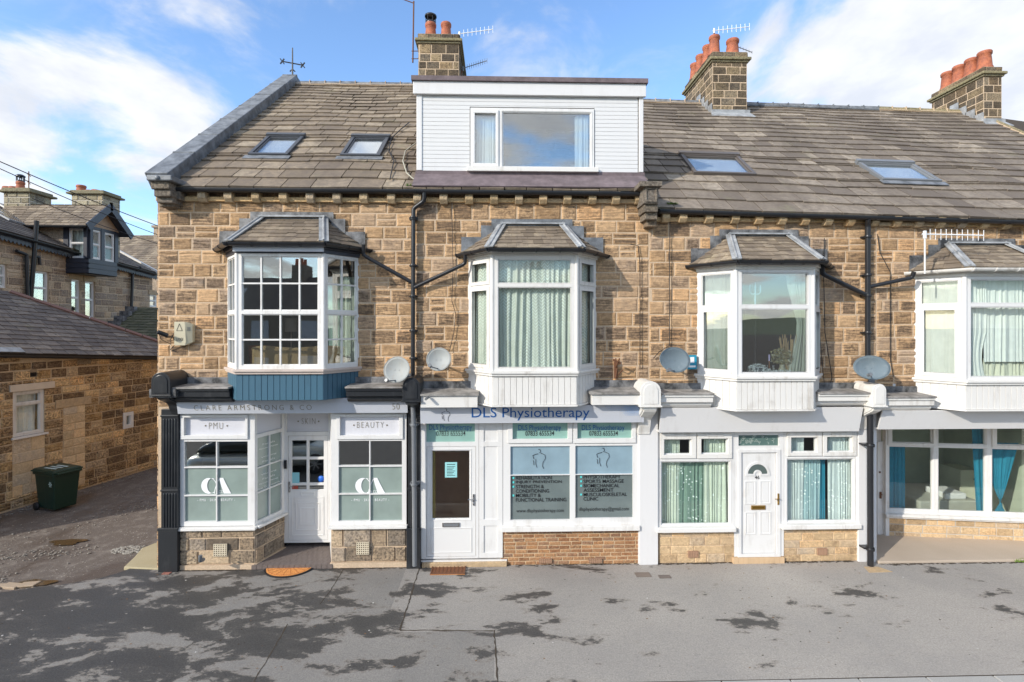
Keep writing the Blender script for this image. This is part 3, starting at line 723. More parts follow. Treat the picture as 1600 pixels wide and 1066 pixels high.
# chimney flashings
for (rt, cc, xa, xb, yy, pl) in ((H3, c2, X2, xf(1167, Y2c), Y2c, RB), (H5, c3, X3, xf(1565, Y3c), Y3c, RB)):
    f = MB(); z = b2.z if rt is H3 else b3.z
    f.box(xa - .05, xb + .07, yy - .055, yy - .03, z - .05, z + .13)
    f.prism([(xa - .12, yy - .22, z - .15), (xb + .16, yy - .22, z - .15), (xb + .07, yy - .05, z + .02), (xa - .05, yy - .05, z + .02)], (0, 0, .02))
    for k in range(4):
        y = yy + k * .28; zz = z + (y - yy) * (pl.W.z / pl.W.y)
        f.box(xa - .05, xa - .03, y - .03, y + .27, zz - .1, zz + .33)
    f.build('lead_flashing', LEAD_L, cc)
# ---- dormer
DY = 10.26; dp = FR(DY)
dx0, dx1 = xf(651, DY), xf(1005, DY)
mb = MB()
wO = dp.rect((734, 168, 929, 270))
zb_, zt_ = dp.rect((651, 137, 1005, 268))[2:]
zt_ -= 0
boards = []
R0 = (dx0 + .11, dx1 - .11, zb_, zt_)
bh = .082; z = R0[2]
while z < R0[3]:
    z2 = min(z + bh, R0[3])
    for r in rsub((R0[0], R0[1], z, z2 - .007), [wO]): mb.pb(dp, *r, -.03, .0, 0)
    z = z2
for r in rsub(R0, [wO]): mb.pb(dp, *r, -.06, -.012, 0)
o = mb.build('dormer', SHIP, H2)
m = MB()
m.pb(dp, dx0, dx0 + .11, zb_, zt_, -.05, .02); m.pb(dp, dx1 - .09, dx1, zb_, zt_, -.05, .02)
fz0 = zf(150, DY - .08, 828); fz1 = zf(127, DY - .08, 828)
m.box(dx0 - .06, dx1 + .04, DY - .075, DY - .01, fz0 + .02, fz1 - .02)
m.build('dormer_fascia', WHITE_P, o, bevel=.008)
m = MB(); m.box(dx0 - .09, dx1 + .07, DY - .12, 16.2, fz1 - .02, fz1 + .07); m.build('dormer_roof', FELT, o)
m = MB()
m.box(dx0, dx0 + .03, DY + .06, 16.0, zb_ - .6, fz1 - .02); m.box(dx1 - .03, dx1, DY + .06, 16.0, zb_ - .6, fz1 - .02); m.build('dormer_cheek', FELT, o)
m = MB(); a = RA.hit(655, 290); a1 = RA.hit(1003, 294); 
m.pb(RA, sx(RA, dx0 - .02), sx(RA, dx1 + .02), .02, RA.hit(800, 271)[1] + .1, .05, .075); 
m.box(dx0 - .02, dx1 + .02, DY - .03, DY - .005, zb_ - .22, zb_ - .01); m.build('apron', FELT, o)
for k in range(4):
    pass
f, hs = winframe(o, 'dormer_window', dp, (735, 170, 928, 264), [(741, 177, 776, 257), (785, 176, 923, 262)], -.05, .02, WHITE, GLASS_R)
m = MB()
m.px(dp, (730, 263, 934, 270), -.02, .10); m.build('sill', WHITE_O, f, bevel=.006)
m = MB()
for r in rsub(dp.rect((738, 173, 779, 261)), [dp.rect((742, 178, 775, 256))]): m.pb(dp, *r, .0, .045)
m.build('casement', WHITE, f, bevel=.006)
room(H2, dx0 + .1, dx1 - .1, DY + .06, 13.5, zb_ - .3, zt_ + .1, ROOM_B)
def mk_curtain(name, mat, label, parts, group=None):
    mb = MB()
    for (pl, a0, a1, b0, b1, n, kw) in parts: curtain(mb, pl, a0, a1, b0, b1, n, **kw)
    return tag(mb.build(name, mat), label, 'curtain', group)
r = dp.rect((744, 180, 774, 256)); r_ = dp.rect((899, 179, 921, 262))
mk_curtain('curtain', CUR_WHITE, 'short white gathered curtain in the small left light of the dormer window', [(dp, r[0], r[1], r[2], r[3], -.08, dict(amp=.02, folds=6))], 'curtains in the upper windows')
mk_curtain('curtain', CUR_WHITE, 'narrow white curtain drawn to the right side of the large dormer pane', [(dp, r_[0], r_[1], r_[2], r_[3], -.08, dict(amp=.03, folds=3))], 'curtains in the upper windows')
#PART3
# ------------------------------------------------------------------ bay windows
def bay(b, style):
    root = b.root; zt, zb, zs = b.zt, b.zb, b.zs; L, F_, R_ = b.PLs
    fwm = dict(blue=WHITE_W, two=WHITE_O, three=WHITE, four=WHITE)[style]
    fr = MB(); H_ = zt - zb; fw = .06
    pf = (L.L, F_.L, R_.L)
    glist = []
    def zpx(py): return zf(py, b.Yf, 777 + b.c * 85)
    if style == 'blue':
        tr = zpx(488)
        for k, (p, ln) in enumerate(zip(b.PLs, pf)):
            e0 = .09 if k else .05; e1 = .09 if k < 2 else .05
            hs = [(e0, ln - e1, tr + .03, zt - .05), (e0, ln - e1, zb + .07, tr - .035)]
            for r in rsub((0, ln, zb, zt), hs): fr.pb(p, *r, -.07, 0)
            nv = 3 if k == 1 else 1
            for h in hs:
                for v in range(nv):
                    s = h[0] + (h[1] - h[0]) * (v + 1) / (nv + 1); fr.pb(p, s - .014, s + .014, h[2], h[3], -.045, -.012)
                zc = (h[2] + h[3]) / 2; fr.pb(p, h[0], h[1], zc - .014, zc + .014, -.047, -.010)
                for r in rsub(h, [(h[0] + .018, h[1] - .018, h[2] + .018, h[3] - .018)]): fr.pb(p, *r, -.05, -.02)
                glist.append((p, h))
    else:
        tr = zpx({'two': 446, 'three': 480, 'four': 477}[style]); 
        for k, (p, ln) in enumerate(zip(b.PLs, pf)):
            e0 = .10; e1 = .10
            hs = [(e0, ln - e1, tr + .035, zt - .06), (e0, ln - e1, zb + .06, tr - .03)]
            for r in rsub((0, ln, zb, zt), hs): fr.pb(p, *r, -.07, 0)
            for q, h in enumerate(hs):
                c = .055 if (k != 1 and (style == 'two' or q == 1)) else .016   # opening casements
                g = (h[0] + c, h[1] - c, h[2] + c, h[3] - c)
                for r in rsub((h[0] - .012, h[1] + .012, h[2] - .012, h[3] + .012) if c > .03 else h, [g]): fr.pb(p, *r, -.05, .018 if c > .03 else -.02)
                for r in rsub((g[0] - .01, g[1] + .01, g[2] - .01, g[3] + .01), [g]): fr.pb(p, *r, -.03, .024 if c > .03 else -.012)
                glist.append((p, g))
    for (x, y) in (b.B, b.C): fr.lathe((x, y + .03, zb), [(.045, 0), (.045, zt - zb)], 12)
    o = fr.build('bay_window', fwm, root)
    g = MB()
    for p, h in glist: g.pb(p, *h, -.042, -.037)
    g.build('pane', {'blue': GLASS_M, 'two': GLASS, 'three': GLASS_R, 'four': GLASS}[style], o)
    # sill, head, soffits
    def ring(off, z0, z1, mb, m=0):
        c = off * .41
        pts = [(b.A[0] - off, 10.0), (b.B[0] - c, b.Yf - off), (b.C[0] + c, b.Yf - off), (b.D[0] + off, 10.0)]
        mb.prism([(x, y, z0) for x, y in pts], (0, 0, z1 - z0), m)
    m = MB(); ring(.07, zb - .045, zb - .002, m); ring(.04, zb - .09, zb - .046, m); m.build('sill', WHITE_O if style != 'blue' else m_paint('stained_sill', (.55, .46, .40), .5, .3), o, bevel=.006)
    m = MB(); 
    hh = {'blue': .15, 'two': .09, 'three': .12, 'four': .12}[style]
    ring(.03, zt + .002, zt + hh * .5, m); ring(.07, zt + hh * .5 + .001, zt + hh, m)
    m.build('bay_head', {'blue': NAVY, 'two': WHITE_O, 'three': WHITE_O, 'four': WHITE_O}[style], o, bevel=.006)
    if style == 'blue':
        m = MB(); x0, x1 = b.B[0] - .02, b.C[0] + .04; m.box(x0, x1, b.Yf - .10, b.Yf - .074, zt + .02, zt + .13); m.build('pale_fascia_board', SIGNG, o)
    # skirt boards
    m = MB(); sk = BLUEP if style == 'blue' else WHITE_O
    for k, (p, ln) in enumerate(zip(b.PLs, pf)):
        n = (6, 14, 7)[k] if style != 'blue' else (5, 14, 8)[k]
        m.pb(p, 0, ln, zs, zb - .09, -.05, -.012)
        for i in range(n):
            m.pb(p, ln * i / n + .004, ln * (i + 1) / n - .004, zs + .004, zb - .091, -.012, .0, 0, rnd())
    if style != 'blue':
        ring(.03, zs - .03, zs + .0, m)
    ring(-.03, zs + .002, zs + .03, m)
    m.build('skirt', sk, o, bevel=.003)
    # roof: three slopes of small stone slates, lead hips
    zr0 = zt + hh + .03; e = .17; ce = e * .41; wt = .58
    dzs = {'blue': zf(341, 10, 465), 'two': zf(352, 10, 832), 'three': zf(368, 10, 1190), 'four': zf(382, 10, 1530)}[style]
    E = [V((b.A[0] - e, 10.02, zr0)), V((b.B[0] - ce, b.Yf - e, zr0)), V((b.C[0] + ce, b.Yf - e, zr0)), V((b.D[0] + e, 10.02, zr0))]
    T0 = V((b.c - wt, 10.02, dzs)); T1 = V((b.c + wt, 10.02, dzs))
    m = MB()
    for (a, c, tops) in ((E[0], E[1], (T0,)), (E[1], E[2], (T0, T1)), (E[2], E[3], (T1,))):
        U = (c - a).normalized(); N = U.cross(tops[0] - a).normalized(); W = N.cross(U)
        if N.z < 0: N = -N
        pl = PL(a, U, W, N); Ls = (c - a).length; q = [((t - a).dot(U), (t - a).dot(W)) for t in tops]
        Ht = q[0][1]
        def lim(t, q=q, Ls=Ls, Ht=Ht): k = min(1, t / Ht); return (q[0][0] * k, Ls + (q[-1][0] - Ls) * k)
        slates(m, pl, rows_dim(Ht - .02, 7, .3), lim, w=(.15, .3), th=.012, gap=.004)
        m.prism([pl.pt(0, 0, -.01), pl.pt(Ls, 0, -.01)] + [pl.pt(x, y, -.01) for x, y in q[::-1]], N * -.03, 1)
    ro = m.build('bay_roof', [SLATE, EARTH], root)
    m = MB(); 
    for (a, c) in ((E[1], T0), (E[2], T1)):
        m.beam(a + V((0, 0, .02)), c + V((0, -.03, .035)), .17, .022); m.tube([a + V((0, 0, .035)), c + V((0, -.03, .055))], .024, 8)
    m.beam(T0 + V((-.05, -.07, .02)), T1 + V((.05, -.07, .02)), .12, .03)
    m.build('hip_lead', LEAD_L, ro)
    m = MB(); Z = dzs
    def fl(x0, x1, z0, z1, y=9.955): m.box(x0, x1, y - .0, y + .01, z0, z1)
    lx, rx = b.A[0] - .13, b.D[0] + .13
    fl(b.c - wt - .22, b.c + wt + .2, Z - .08, Z + .11); 
    fl(lx, lx + .42, zr0 - .05, zr0 + .32, 9.957); fl(rx - .42, rx, zr0 - .05, zr0 + .32, 9.957)
    fl(lx + .38, b.c - wt - .18, zr0 + .15, Z - .02, 9.951); fl(b.c + wt + .16, rx - .38, zr0 + .15, Z - .02, 9.951)
    m.build('wall_flashing', LEAD_D if style != 'two' else LEAD, ro)
    gm = BLACKP if style != 'four' else WHITE_O
    gz = V((0, 0, -.015)); out = .03
    pts = [E[0] + V((-out, -.03, 0)), E[1] + V((-.01, -out, 0)), E[2] + V((.01, -out, 0)), E[3] + V((out, -.03, 0))]
    m = MB()
    for a, c in zip(pts, pts[1:]):
        a = a + gz; c = c + gz; d = (c - a).normalized(); f = d.cross(V((0, 0, 1)))
        R = .062; prof = [(-math.cos(math.pi * k / 8) * R, -math.sin(math.pi * k / 8) * R) for k in range(9)]
        prof = prof + [(R * .8, 0), (R * .6, -R * .45), (0, -R * .75), (-R * .6, -R * .45), (-R * .8, 0)]
        n = len(prof); m.idx([a + f * x + V((0, 0, y)) for x, y in prof] + [c + f * x + V((0, 0, y)) for x, y in prof], [(i, (i + 1) % n, (i + 1) % n + n, i + n) for i in range(n)])
        Lg = (c - a).length
        for k in range(int(Lg / .38) + 1):
            p = a + d * min(Lg, k * Lg / max(1, int(Lg / .38))); q = [p + f * x * 1.15 + V((0, 0, y * 1.15)) for x, y in prof[:9]]
            m.idx(q + [v + d * .03 for v in q], [(j, j + 1, j + 10, j + 9) for j in range(8)] + [tuple(range(9)), tuple(range(17, 8, -1))])
    m.build('bay_gutter', gm, ro)
    # room behind, ceiling and window board
    m = MB(); c_ = -.08
    pts = [(b.A[0] + .05, 10.05), (b.B[0] + .03, b.Yf + .08), (b.C[0] - .03, b.Yf + .08), (b.D[0] - .05, 10.05)]
    m.prism([(x, y, zt - .0) for x, y in pts], (0, 0, .03)); m.prism([(x, y, zb - .03) for x, y in pts], (0, 0, .03)); m.build('window_board', WHITE_O, o)
    rm = {'blue': ROOM_D, 'two': ROOM_C, 'three': ROOM_B, 'four': ROOM_C}[style]
    room(root, b.c - 1.2, b.c + 1.2, 10.05, 13.0, zb - .4 if style == 'three' else zb - .5, zt + .06, rm)
    return o, tr
B1, B2, B3, B4 = bays
(o1, t1), (o2, t2), (o3, t3), (o4, t4) = bay(B1, 'blue'), bay(B2, 'two'), bay(B3, 'three'), bay(B4, 'four')
G = 'curtains in the upper windows'
# bay 1 contents: green net and pale drape at the right, wicker sofa
p = B1.PLs[2]
mk_curtain('curtain', CUR_GREEN, 'green patterned curtain seen through the right side of the blue boarded bay', [(FR(10.35), B1.c + .55, B1.c + .86, B1.zb - .3, B1.zt - .5, 0, dict(amp=.03))], G)
mk_curtain('curtain', CUR_CREAM, 'tied cream drape beside the right side light of the blue boarded bay', [(FR(10.2), B1.c + .92, B1.c + 1.12, B1.zb - .3, B1.zt - .35, 0, dict(amp=.03))], G)
mb = MB(); sx0, sx1 = B1.c - .82, B1.c + .95; n = 24; vs = []; fs = []
zt_s = zf(545, 9.75, 450)
for j, (dz, th) in enumerate(((-.75, 0), (zt_s - (B1.zb - .5) - .0, 0))): pass
prof = []
for i in range(n + 1):
    u = i / n; x = sx0 + (sx1 - sx0) * u; y = 9.72 + .35 * (abs(2 * u - 1) ** 3); h = zt_s - .03 * (abs(2 * u - 1) ** 4) + .02 * math.sin(u * 9)
    prof.append((x, y, h))
for (x, y, h) in prof: vs += [(x, y, B1.zb - .45), (x, y, h), (x, y + .07, h + .01), (x, y + .09, B1.zb - .45)]
for i in range(n):
    for k in range(3): fs.append((4 * i + k, 4 * i + k + 1, 4 * i + 5 + k, 4 * i + 4 + k))
mb.idx(vs, fs, smooth=True)
mb.tube([(x, y + .035, h + .01) for x, y, h in prof], .03, 8)
wk = empty('wicker_sofa', (B1.c, 10, B1.zb - .45), 'curved brown wicker sofa with its back against the bay window of the blue boarded bay', 'sofa')
mb.build('backrest', WICKER, wk)
s = MB(); s.box(sx0 + .1, sx1 - .1, 9.95, 10.6, B1.zb - .45, B1.zb - .2); s.build('seat', WICKER, wk, bevel=.03)
mb = MB(); c = V((xf(405, 10.6), 10.6, zf(550, 10.6, 405))); mb.lathe(c - V((0, 0, .45)), [(0, 0), (.14, 0), (.2, .42), (.2, .58), (.17, .58), (.16, .5), (0, .49)], 20)
tag(mb.build('plant_pot', TERRA), 'terracotta pot standing behind the wicker sofa at the left of the bay', 'pot')
mb = MB(); c = V((xf(455, 11.6), 11.6, zf(508, 11.6, 455))); mb.lathe(c, [(.13, -.15), (.13, .15), (.11, .15), (.11, -.15)], 18); mb.tube([c + V((0, 0, -.9)), c + V((0, 0, -.1))], .012)
tag(mb.build('floor_lamp', m_plain('shade_cream', (.7, .5, .38))), 'small pale lamp shade in the dark room behind the wicker sofa', 'lamp')
# bay 2: chevron nets all round
for k, nm in enumerate(('narrow patterned net curtain in the left side light of the middle white bay', 'wide chevron patterned net curtain across the front of the middle white bay', 'narrow patterned net curtain in the right side light of the middle white bay')):
    p = B2.PLs[k]; mk_curtain('curtain', CUR_CHEV, nm, [(p, .1, p.L - .1, B2.zb + .05, B2.zt - .04, -.13, dict(amp=.032))], G)
# bay 3
p = B3.PLs[0]; mk_curtain('curtain', CUR_CREAM, 'cream curtain filling the left side light of the white bay with ornaments', [(p, .1, p.L - .08, B3.zb + .05, B3.zt - .04, -.13, dict(amp=.035, folds=5))], G)
p = B3.PLs[1]; h = p.rect((1238, 425, 1266, 582))
def drape(u, v, a0, a1): return a1 - (a1 - a0) * (1 - u) * (.35 + .65 * min(1, abs(v - .45) * 2.2))
mk_curtain('curtain', CUR_CREAM, 'cream drape gathered at the right of the white bay with ornaments', [(p, h[0], h[1] + .02, h[2], h[3], -.2, dict(amp=.03, folds=4, cut=drape))], G)
YB = B3.Yf + .22
def orn(px, py, Y=None): return FR(Y or YB).at(px, py)
zbd = B3.zb + .0
mb = MB(); c = orn(1180, 455, YB + .02)
for (dx, dz) in ((-.1, .0), (0, .05), (.1, 0)):
    mb.tube([c + V((0, 0, -.05)), c + V((dx * .6, 0, -.06)), c + V((dx, 0, -.02)), c + V((dx, 0, .02 + dz))], .009, 8); mb.tube([c + V((dx, 0, .02 + dz)), c + V((dx, 0, .12 + dz))], .011, 8)
    mb.lathe(c + V((dx, 0, .015 + dz)), [(0, 0), (.022, .005), (.024, .012), (0, .012)], 12)
mb.tube([c + V((0, 0, .05)), c + V((0, 0, -.1)), c + V((0, 0, -.18)), c + V((0, 0, -.3))], [.01, .012, .022, .012], 10); mb.lathe(c + V((0, 0, -.32)), [(0, 0), (.06, 0), (.05, .02), (.012, .03)], 14)
mb.tube([c + V((0, 0, -.32)), V((c.x, c.y, B3.zb))], .014, 8, 1)
tag(mb.build('candelabra', [m_plain('silver_blue', (.45, .70, .80)), INK]), 'pale three armed candelabra on a stand behind the upper front pane', 'candelabra')
# dried flowers
mb = MB(); base = V((xf(1222, YB), YB, zbd))
mb.lathe(base, [(0, 0), (.05, 0), (.075, .08), (.04, .17), (.05, .2), (.03, .2)], 16, 1)
for k in range(420):
    a = ru(0, 6.28); rr = ru(0, 1) ** .6; c = base + V((math.cos(a) * rr * .22, math.sin(a) * rr * .08, .34 + ru(-.13, .17) * (1.2 - rr * .5)))
    d = V((ru(-1, 1), ru(-1, 1), ru(-.4, 1))).normalized() * ru(.02, .05); e = d.cross(V((ru(-1, 1), 1, ru(-1, 1)))).normalized() * ru(.006, .014)
    mb.face([c - d, c + e, c + d, c - e], 0 if rnd() < .8 else 2)
for k in range(14):
    a = ru(-.16, .16); mb.tube([base + V((0, 0, .15)), base + V((a, ru(-.05, .05), .4))], .003, 5, 0)
tag(mb.build('dried_flowers', [m_plain('straw_leaf', (.42, .36, .18)), CREAM, m_plain('pale_petal', (.72, .68, .5))]), 'bushy bunch of straw coloured dried flowers on the bay window board', 'flowers')
mb = MB()
for k in range(34):
    x = xf(1232, YB) + ru(-.09, .11); mb.tube([(x * .6 + xf(1235, YB) * .4, YB + ru(-.03, .06), zbd), (x + (x - xf(1234, YB)) * .7, YB + ru(-.03, .06), zbd + ru(.55, .78))], .007, 5)
tag(mb.build('cane_bundle', m_plain('cane', (.55, .38, .2))), 'tall fanned bundle of tan canes right of the dried flowers', 'canes')
mb = MB()
for k in range(460):
    u = ru(0, 1); c = V((xf(1166, YB) + u * (xf(1232, YB) - xf(1166, YB)), YB - .08 + ru(-.04, .05), zbd + .03 + ru(0, .07 + .13 * max(0, math.sin(u * 5 + .5)))))
    d = V((ru(-1, 1), ru(-1, 0), ru(-1, 1))).normalized() * ru(.014, .03); e = d.cross(V((ru(-1, 1), 1, ru(-1, 1)))).normalized() * ru(.008, .016)
    mb.face([c - d, c + e, c + d, c - e])
for k in range(10): x = xf(ru(1180, 1225), YB); mb.tube([(x, YB - .04, zbd), (x + ru(-.05, .05), YB - .05, zbd + ru(.1, .2))], .003, 5)
tag(mb.build('white_flowers', m_plain('white_petal', (.8, .8, .76))), 'low spray of small white flowers along the bay window board', 'flowers')
mb = MB(); fp = FR(YB - .08); r = fp.rect((1178, 573, 1194, 585))
for q in rsub(r, [(r[0] + .025, r[1] - .025, r[2] + .025, r[3] - .025)]): mb.pb(fp, *q, -.01, .01)
mb.pb(fp, *r, -.015, -.002, 1)
tag(mb.build('picture_frame', [WHITE, ROOM_B]), 'small white picture frame at the foot of the white flowers', 'frame')
mb = MB(); c = V((xf(1202, YB), YB, zbd)); mb.lathe(c, [(0, 0), (.03, 0), (.035, .01), (.01, .03), (.018, .06), (.008, .1), (.014, .16), (.009, .24), (.022, .27), (0, .27)], 12); mb.lathe(c + V((0, 0, .27)), [(.014, 0), (.014, .12), (0, .12)], 10, 1)
tag(mb.build('candlestick', [m_plain('turned_wood', (.3, .12, .05)), m_plain('lilac_wax', (.6, .5, .75))]), 'turned wooden candlestick with lilac candle left of the dried flowers', 'candlestick')
# bay 4
p = B4.PLs[0]; mk_curtain('curtain', m_cloth('stone_curtain', (.60, .60, .55)), 'plain grey cream curtain in the left side light of the right hand bay', [(p, .1, p.L - .08, B4.zb + .05, B4.zt - .04, -.13, dict(amp=.018, folds=4))], G)
p = B4.PLs[1]
def torn(u, v, a0, a1): return a0 + (a1 - a0) * u * (1 if v > .62 else (1 - .16 * math.sin((.62 - v) / .62 * 3.1)))
mb = MB()
mk_curtain('curtain', CUR_TEAL, 'torn pale blue curtain hanging in folds at the left of the right hand bay front', [(p, .1, .55, B4.zb + .04, t4 + .0, -.15, dict(amp=.03, folds=5, cut=torn)), (p, .1, .55, t4 + .002, B4.zt - .04, -.15, dict(amp=.03, folds=7))], G)
mk_curtain('curtain', CUR_TEAL, 'pale blue curtain with a short hem over the middle of the right hand bay front', [(p, .52, 1.45, B4.zb + .33, B4.zt - .04, -.19, dict(amp=.03, folds=9))], G)
mk_curtain('curtain', CUR_CREAM, 'lower cream curtain showing beneath the short hem in the right hand bay', [(p, .58, 1.45, B4.zb + .04, B4.zb + .4, -.25, dict(amp=.03, folds=9))], G)
#PART4
# ------------------------------------------------------------------ shop fronts
def barrel_console(root, px0, px1, py0, py1, pyb, mat, Y0=9.42, x_top=None):
    pl = FR(Y0); r = pl.rect((px0, py0, px1, py1)); w = r[1] - r[0]; R = w / 2; cx = (r[0] + r[1]) / 2
    mb = MB(); zc = r[3] - R; n = 14
    arch = [(cx + R * math.cos(math.pi * k / n), zc + R * math.sin(math.pi * k / n)) for k in range(n + 1)]
    mb.prism([(r[1], Y0, r[2])] + [(x, Y0, z) for x, z in arch] + [(r[0], Y0, r[2])], (0, 10 - Y0, 0))
    R2 = R * .72; arch2 = [(cx + R2 * math.cos(math.pi * k / n), zc + R2 * math.sin(math.pi * k / n)) for k in range(n + 1)]
    mb.prism([(cx + R2, Y0 - .012, r[2] + .03)] + [(x, Y0 - .012, z) for x, z in arch2] + [(cx - R2, Y0 - .012, r[2] + .03)], (0, .012, 0))
    mb.box(r[0] - .02, r[1] + .02, Y0 - .02, 10, r[2] - .03, r[2] + .0)
    # scroll below, in profile
    zb = zf(pyb, 9.8, (px0 + px1) / 2); zt = r[2] - .03; h = zt - zb; sc = []
    for k in range(13):
        t = k / 12; d = .40 * (1 - t) ** 1.6 * (1 + .25 * math.sin(t * 9)) + .06; sc.append((9.93 - d, zt - h * t))
    w2 = w * .30
    mb.prism([(cx - w2, 9.98, zt)] + [(cx - w2, y, z) for y, z in sc] + [(cx - w2, 9.98, zb)], (2 * w2, 0, 0))
    mb.prism([(cx - w2 * 1.25, 9.98, zt)] + [(cx - w2 * 1.25, y + .03, z + .01) for y, z in sc[:6]] + [(cx - w2 * 1.25, 9.98, zt - h * .5)], (2.5 * w2, 0, 0))
    return mb.build('console', mat, root, bevel=.008)
def pilaster(root, px0, px1, py0, py1, mat, flutes=0, split=None, Y=9.80, base=None):
    mb = MB(); pl = FR(Y); x0, x1 = xf(px0, Y), xf(px1, Y); z0, z1 = zf(py1, Y, px0), zf(py0, Y, px0); z0 = max(z0, 0) if base is None else 0
    mb.box(x0, x1, Y + .03, 10.0, z0, z1)
    if flutes:
        zz = [z0 + .45, (z0 + z1) * .5, z1 - .12] if split is None else split
        for a, b in zip(zz, zz[1:]):
            w = (x1 - x0 - .06) / flutes
            for k in range(flutes): mb.lathe((x0 + .03 + w * (k + .5), Y + .032, a + .05), [(0, 0), (w * .36, .02), (w * .36, b - a - .12), (0, b - a - .1)], 10)
            mb.box(x0 - .005, x1 + .005, Y + .01, Y + .05, b - .025, b + .01)
    else:
        for r in rsub((x0 + .0, x1 - .0, z0, z1), [(x0 + .06, x1 - .06, z0 + .5, z1 - .2)]): pass
    if base: mb.box(x0 - .02, x1 + .02, Y - .03, 10.0, 0, zf(base, Y, px0)); mb.box(x0 - .03, x1 + .03, Y - .04, Y + .02, zf(base, Y, px0), zf(base, Y, px0) + .05)
    return mb.build('pilaster', mat, root, bevel=.006)
SLABM = m_lead('weathered_slab', (.25, .235, .215), .8, .9)
def cornice(root, px0, px1, py0, py1, mat, topmat, Y0=9.5, toppy=None):
    mb = MB(); x0, x1 = xf(px0, Y0), xf(px1, Y0); z1 = zf(py0, Y0, (px0 + px1) / 2); z0 = zf(py1, Y0 + .12, (px0 + px1) / 2); h = z1 - z0
    prof = [(Y0, z1), (Y0, z1 - h * .16), (Y0 + .03, z1 - h * .2), (Y0 + .03, z1 - h * .55), (Y0 + .10, z1 - h * .65), (Y0 + .10, z1 - h * .8), (Y0 + .15, z0), (10, z0), (10, z1)]
    mb.prism([(x0, y, z) for y, z in prof], (x1 - x0, 0, 0)); o = mb.build('cornice', mat, root)
    m = MB(); m.prism([(x0 - .01, Y0 - .025, z1 + .001), (x0 - .01, Y0 - .025, z1 + .03), (x0 - .01, 9.95, z1 + .055), (x0 - .01, 9.95, z1 + .001)], (x1 - x0 + .02, 0, 0)); 
    m.box(x0, x1, 9.935, 9.95, z1 + .05, z1 + .17, 1)
    m.build('cornice_top', [SLABM, topmat], o, bevel=.005); return o
def vent(parent, pl, q, mat, nx=9, nz=6):
    r = pl.rect(q); mb = MB(); hs = []
    cw = (r[1] - r[0]) / nx; ch = (r[3] - r[2]) / nz
    for i in range(nx):
        for j in range(nz): hs.append((r[0] + cw * (i + .25), r[0] + cw * (i + .78), r[2] + ch * (j + .25), r[2] + ch * (j + .78)))
    for q in rsub(r, hs): mb.pb(pl, *q, -.01, .02)
    mb.pb(pl, *r, -.02, -.008, 1); return mb.build('air_vent', [mat, INK], parent)
VENTM = m_plain('clay_vent', (.40, .24, .15))
def handle(parent, pl, px, py, mat, side=1, L=.11):
    a, b = pl.hit(px, py); mb = MB()
    mb.pb(pl, a - .016, a + .016, b - .11, b + .11, 0, .012); mb.tube([pl.pt(a, b + .02, .01), pl.pt(a, b + .02, .045), pl.pt(a - side * L, b + .015, .048)], .009, 8)
    mb.lathe(pl.pt(a, b - .06, .012), [(.012, 0), (.01, .008), (0, .008)], 10, ax=pl.N)
    return mb.build('handle', mat, parent)
# ===== shop 1 (house 1) =====
YA = 9.97; pA = FR(YA); YD = 10.70; pD = FR(YD)
zW0 = zf(820, YA, 340)
x398, x517 = xf(398, YA), xf(517.5, YA); xd0, xd1 = xf(444, YD), xf(515.5, YD)
frs = MB()
f1, hs1 = winframe(H1, 'shop_window', pA, (280, 646, 398, 822), [(289, 652, 384, 680), (288, 690, 337.4, 729.5), (339.2, 690, 387, 729), (288, 731.5, 337.4, 773.5), (339.2, 731.5, 387, 773.5), (288, 775.5, 337.4, 815), (339.2, 775.5, 387, 815)], -.07, 0, WHITE,
    [SIGNP, GLASS_U, GLASS_U, FILM_G, FILM_G, FILM_G, FILM_G], bead=0)
m = MB()
for r in rsub(pA.rect((283, 648, 388, 686)), [pA.rect((289, 652, 384, 680))]): m.pb(pA, *r, .0, .03)
m.build('fanlight_frame', WHITE, f1, bevel=.005)
text(f1, 'lettering', 'PMU', pA, (325, 661, 347, 671), GOLD, n=-.03, off=-.02, sp=1.25)
m = MB()
for x in (319.5, 353.5): m.pb(pA, *[v for v in pA.rect((x - 1, 665, x + 1, 667))], -.035, -.03)
m.build('lettering', GOLD, f1)
def logo(parent, pl, cx, cy, n):               # crescent C and wedge A over a small line of words
    mb = MB(); cy = 760
    o = arc(cx - 3, cy, 12, 12.3, 50, 310, 30); i_ = arc(cx + 2.2, cy - .3, 7.8, 11.6, 62, 298, 30)
    for k in range(30): mb.face([pl.pt(*pl.hit(*p), n) for p in (o[k], o[k + 1], i_[k + 1], i_[k])], 0, .5)
    poly_strip(mb, pl, arc(cx - 3, cy, 12, 12.3, 18, 56, 8), .012, n)
    q = [(cx + 13, cy - 12.5), (cx + 19.5, cy - 12.5), (cx + 24, cy - 3), (cx + 32, cy + 12), (cx + 20.5, cy + 12), (cx + 16, cy - 1)]
    mb.face([pl.pt(*pl.hit(*p), n) for p in q], 0, .5)
    poly_strip(mb, pl, [(cx + 14, cy - 12), (cx + 9.5, cy - 3), (cx + 6.5, cy + 6), (cx + 6, cy + 12)], .012, n)
    mb.build('logo', WINK, parent)
    text(parent, 'lettering', '& CO', pl, (cx + 8.5, cy + 7, cx + 19.5, cy + 11.5), WINK, n=n, off=-.005)
    text(parent, 'lettering', '- PMU · SKIN · BEAUTY -', pl, (cx - 21, cy + 20, cx + 38, cy + 24), WINK, n=n, off=0, sp=1.3)
logo(f1, pA, 328, 761, -.028)
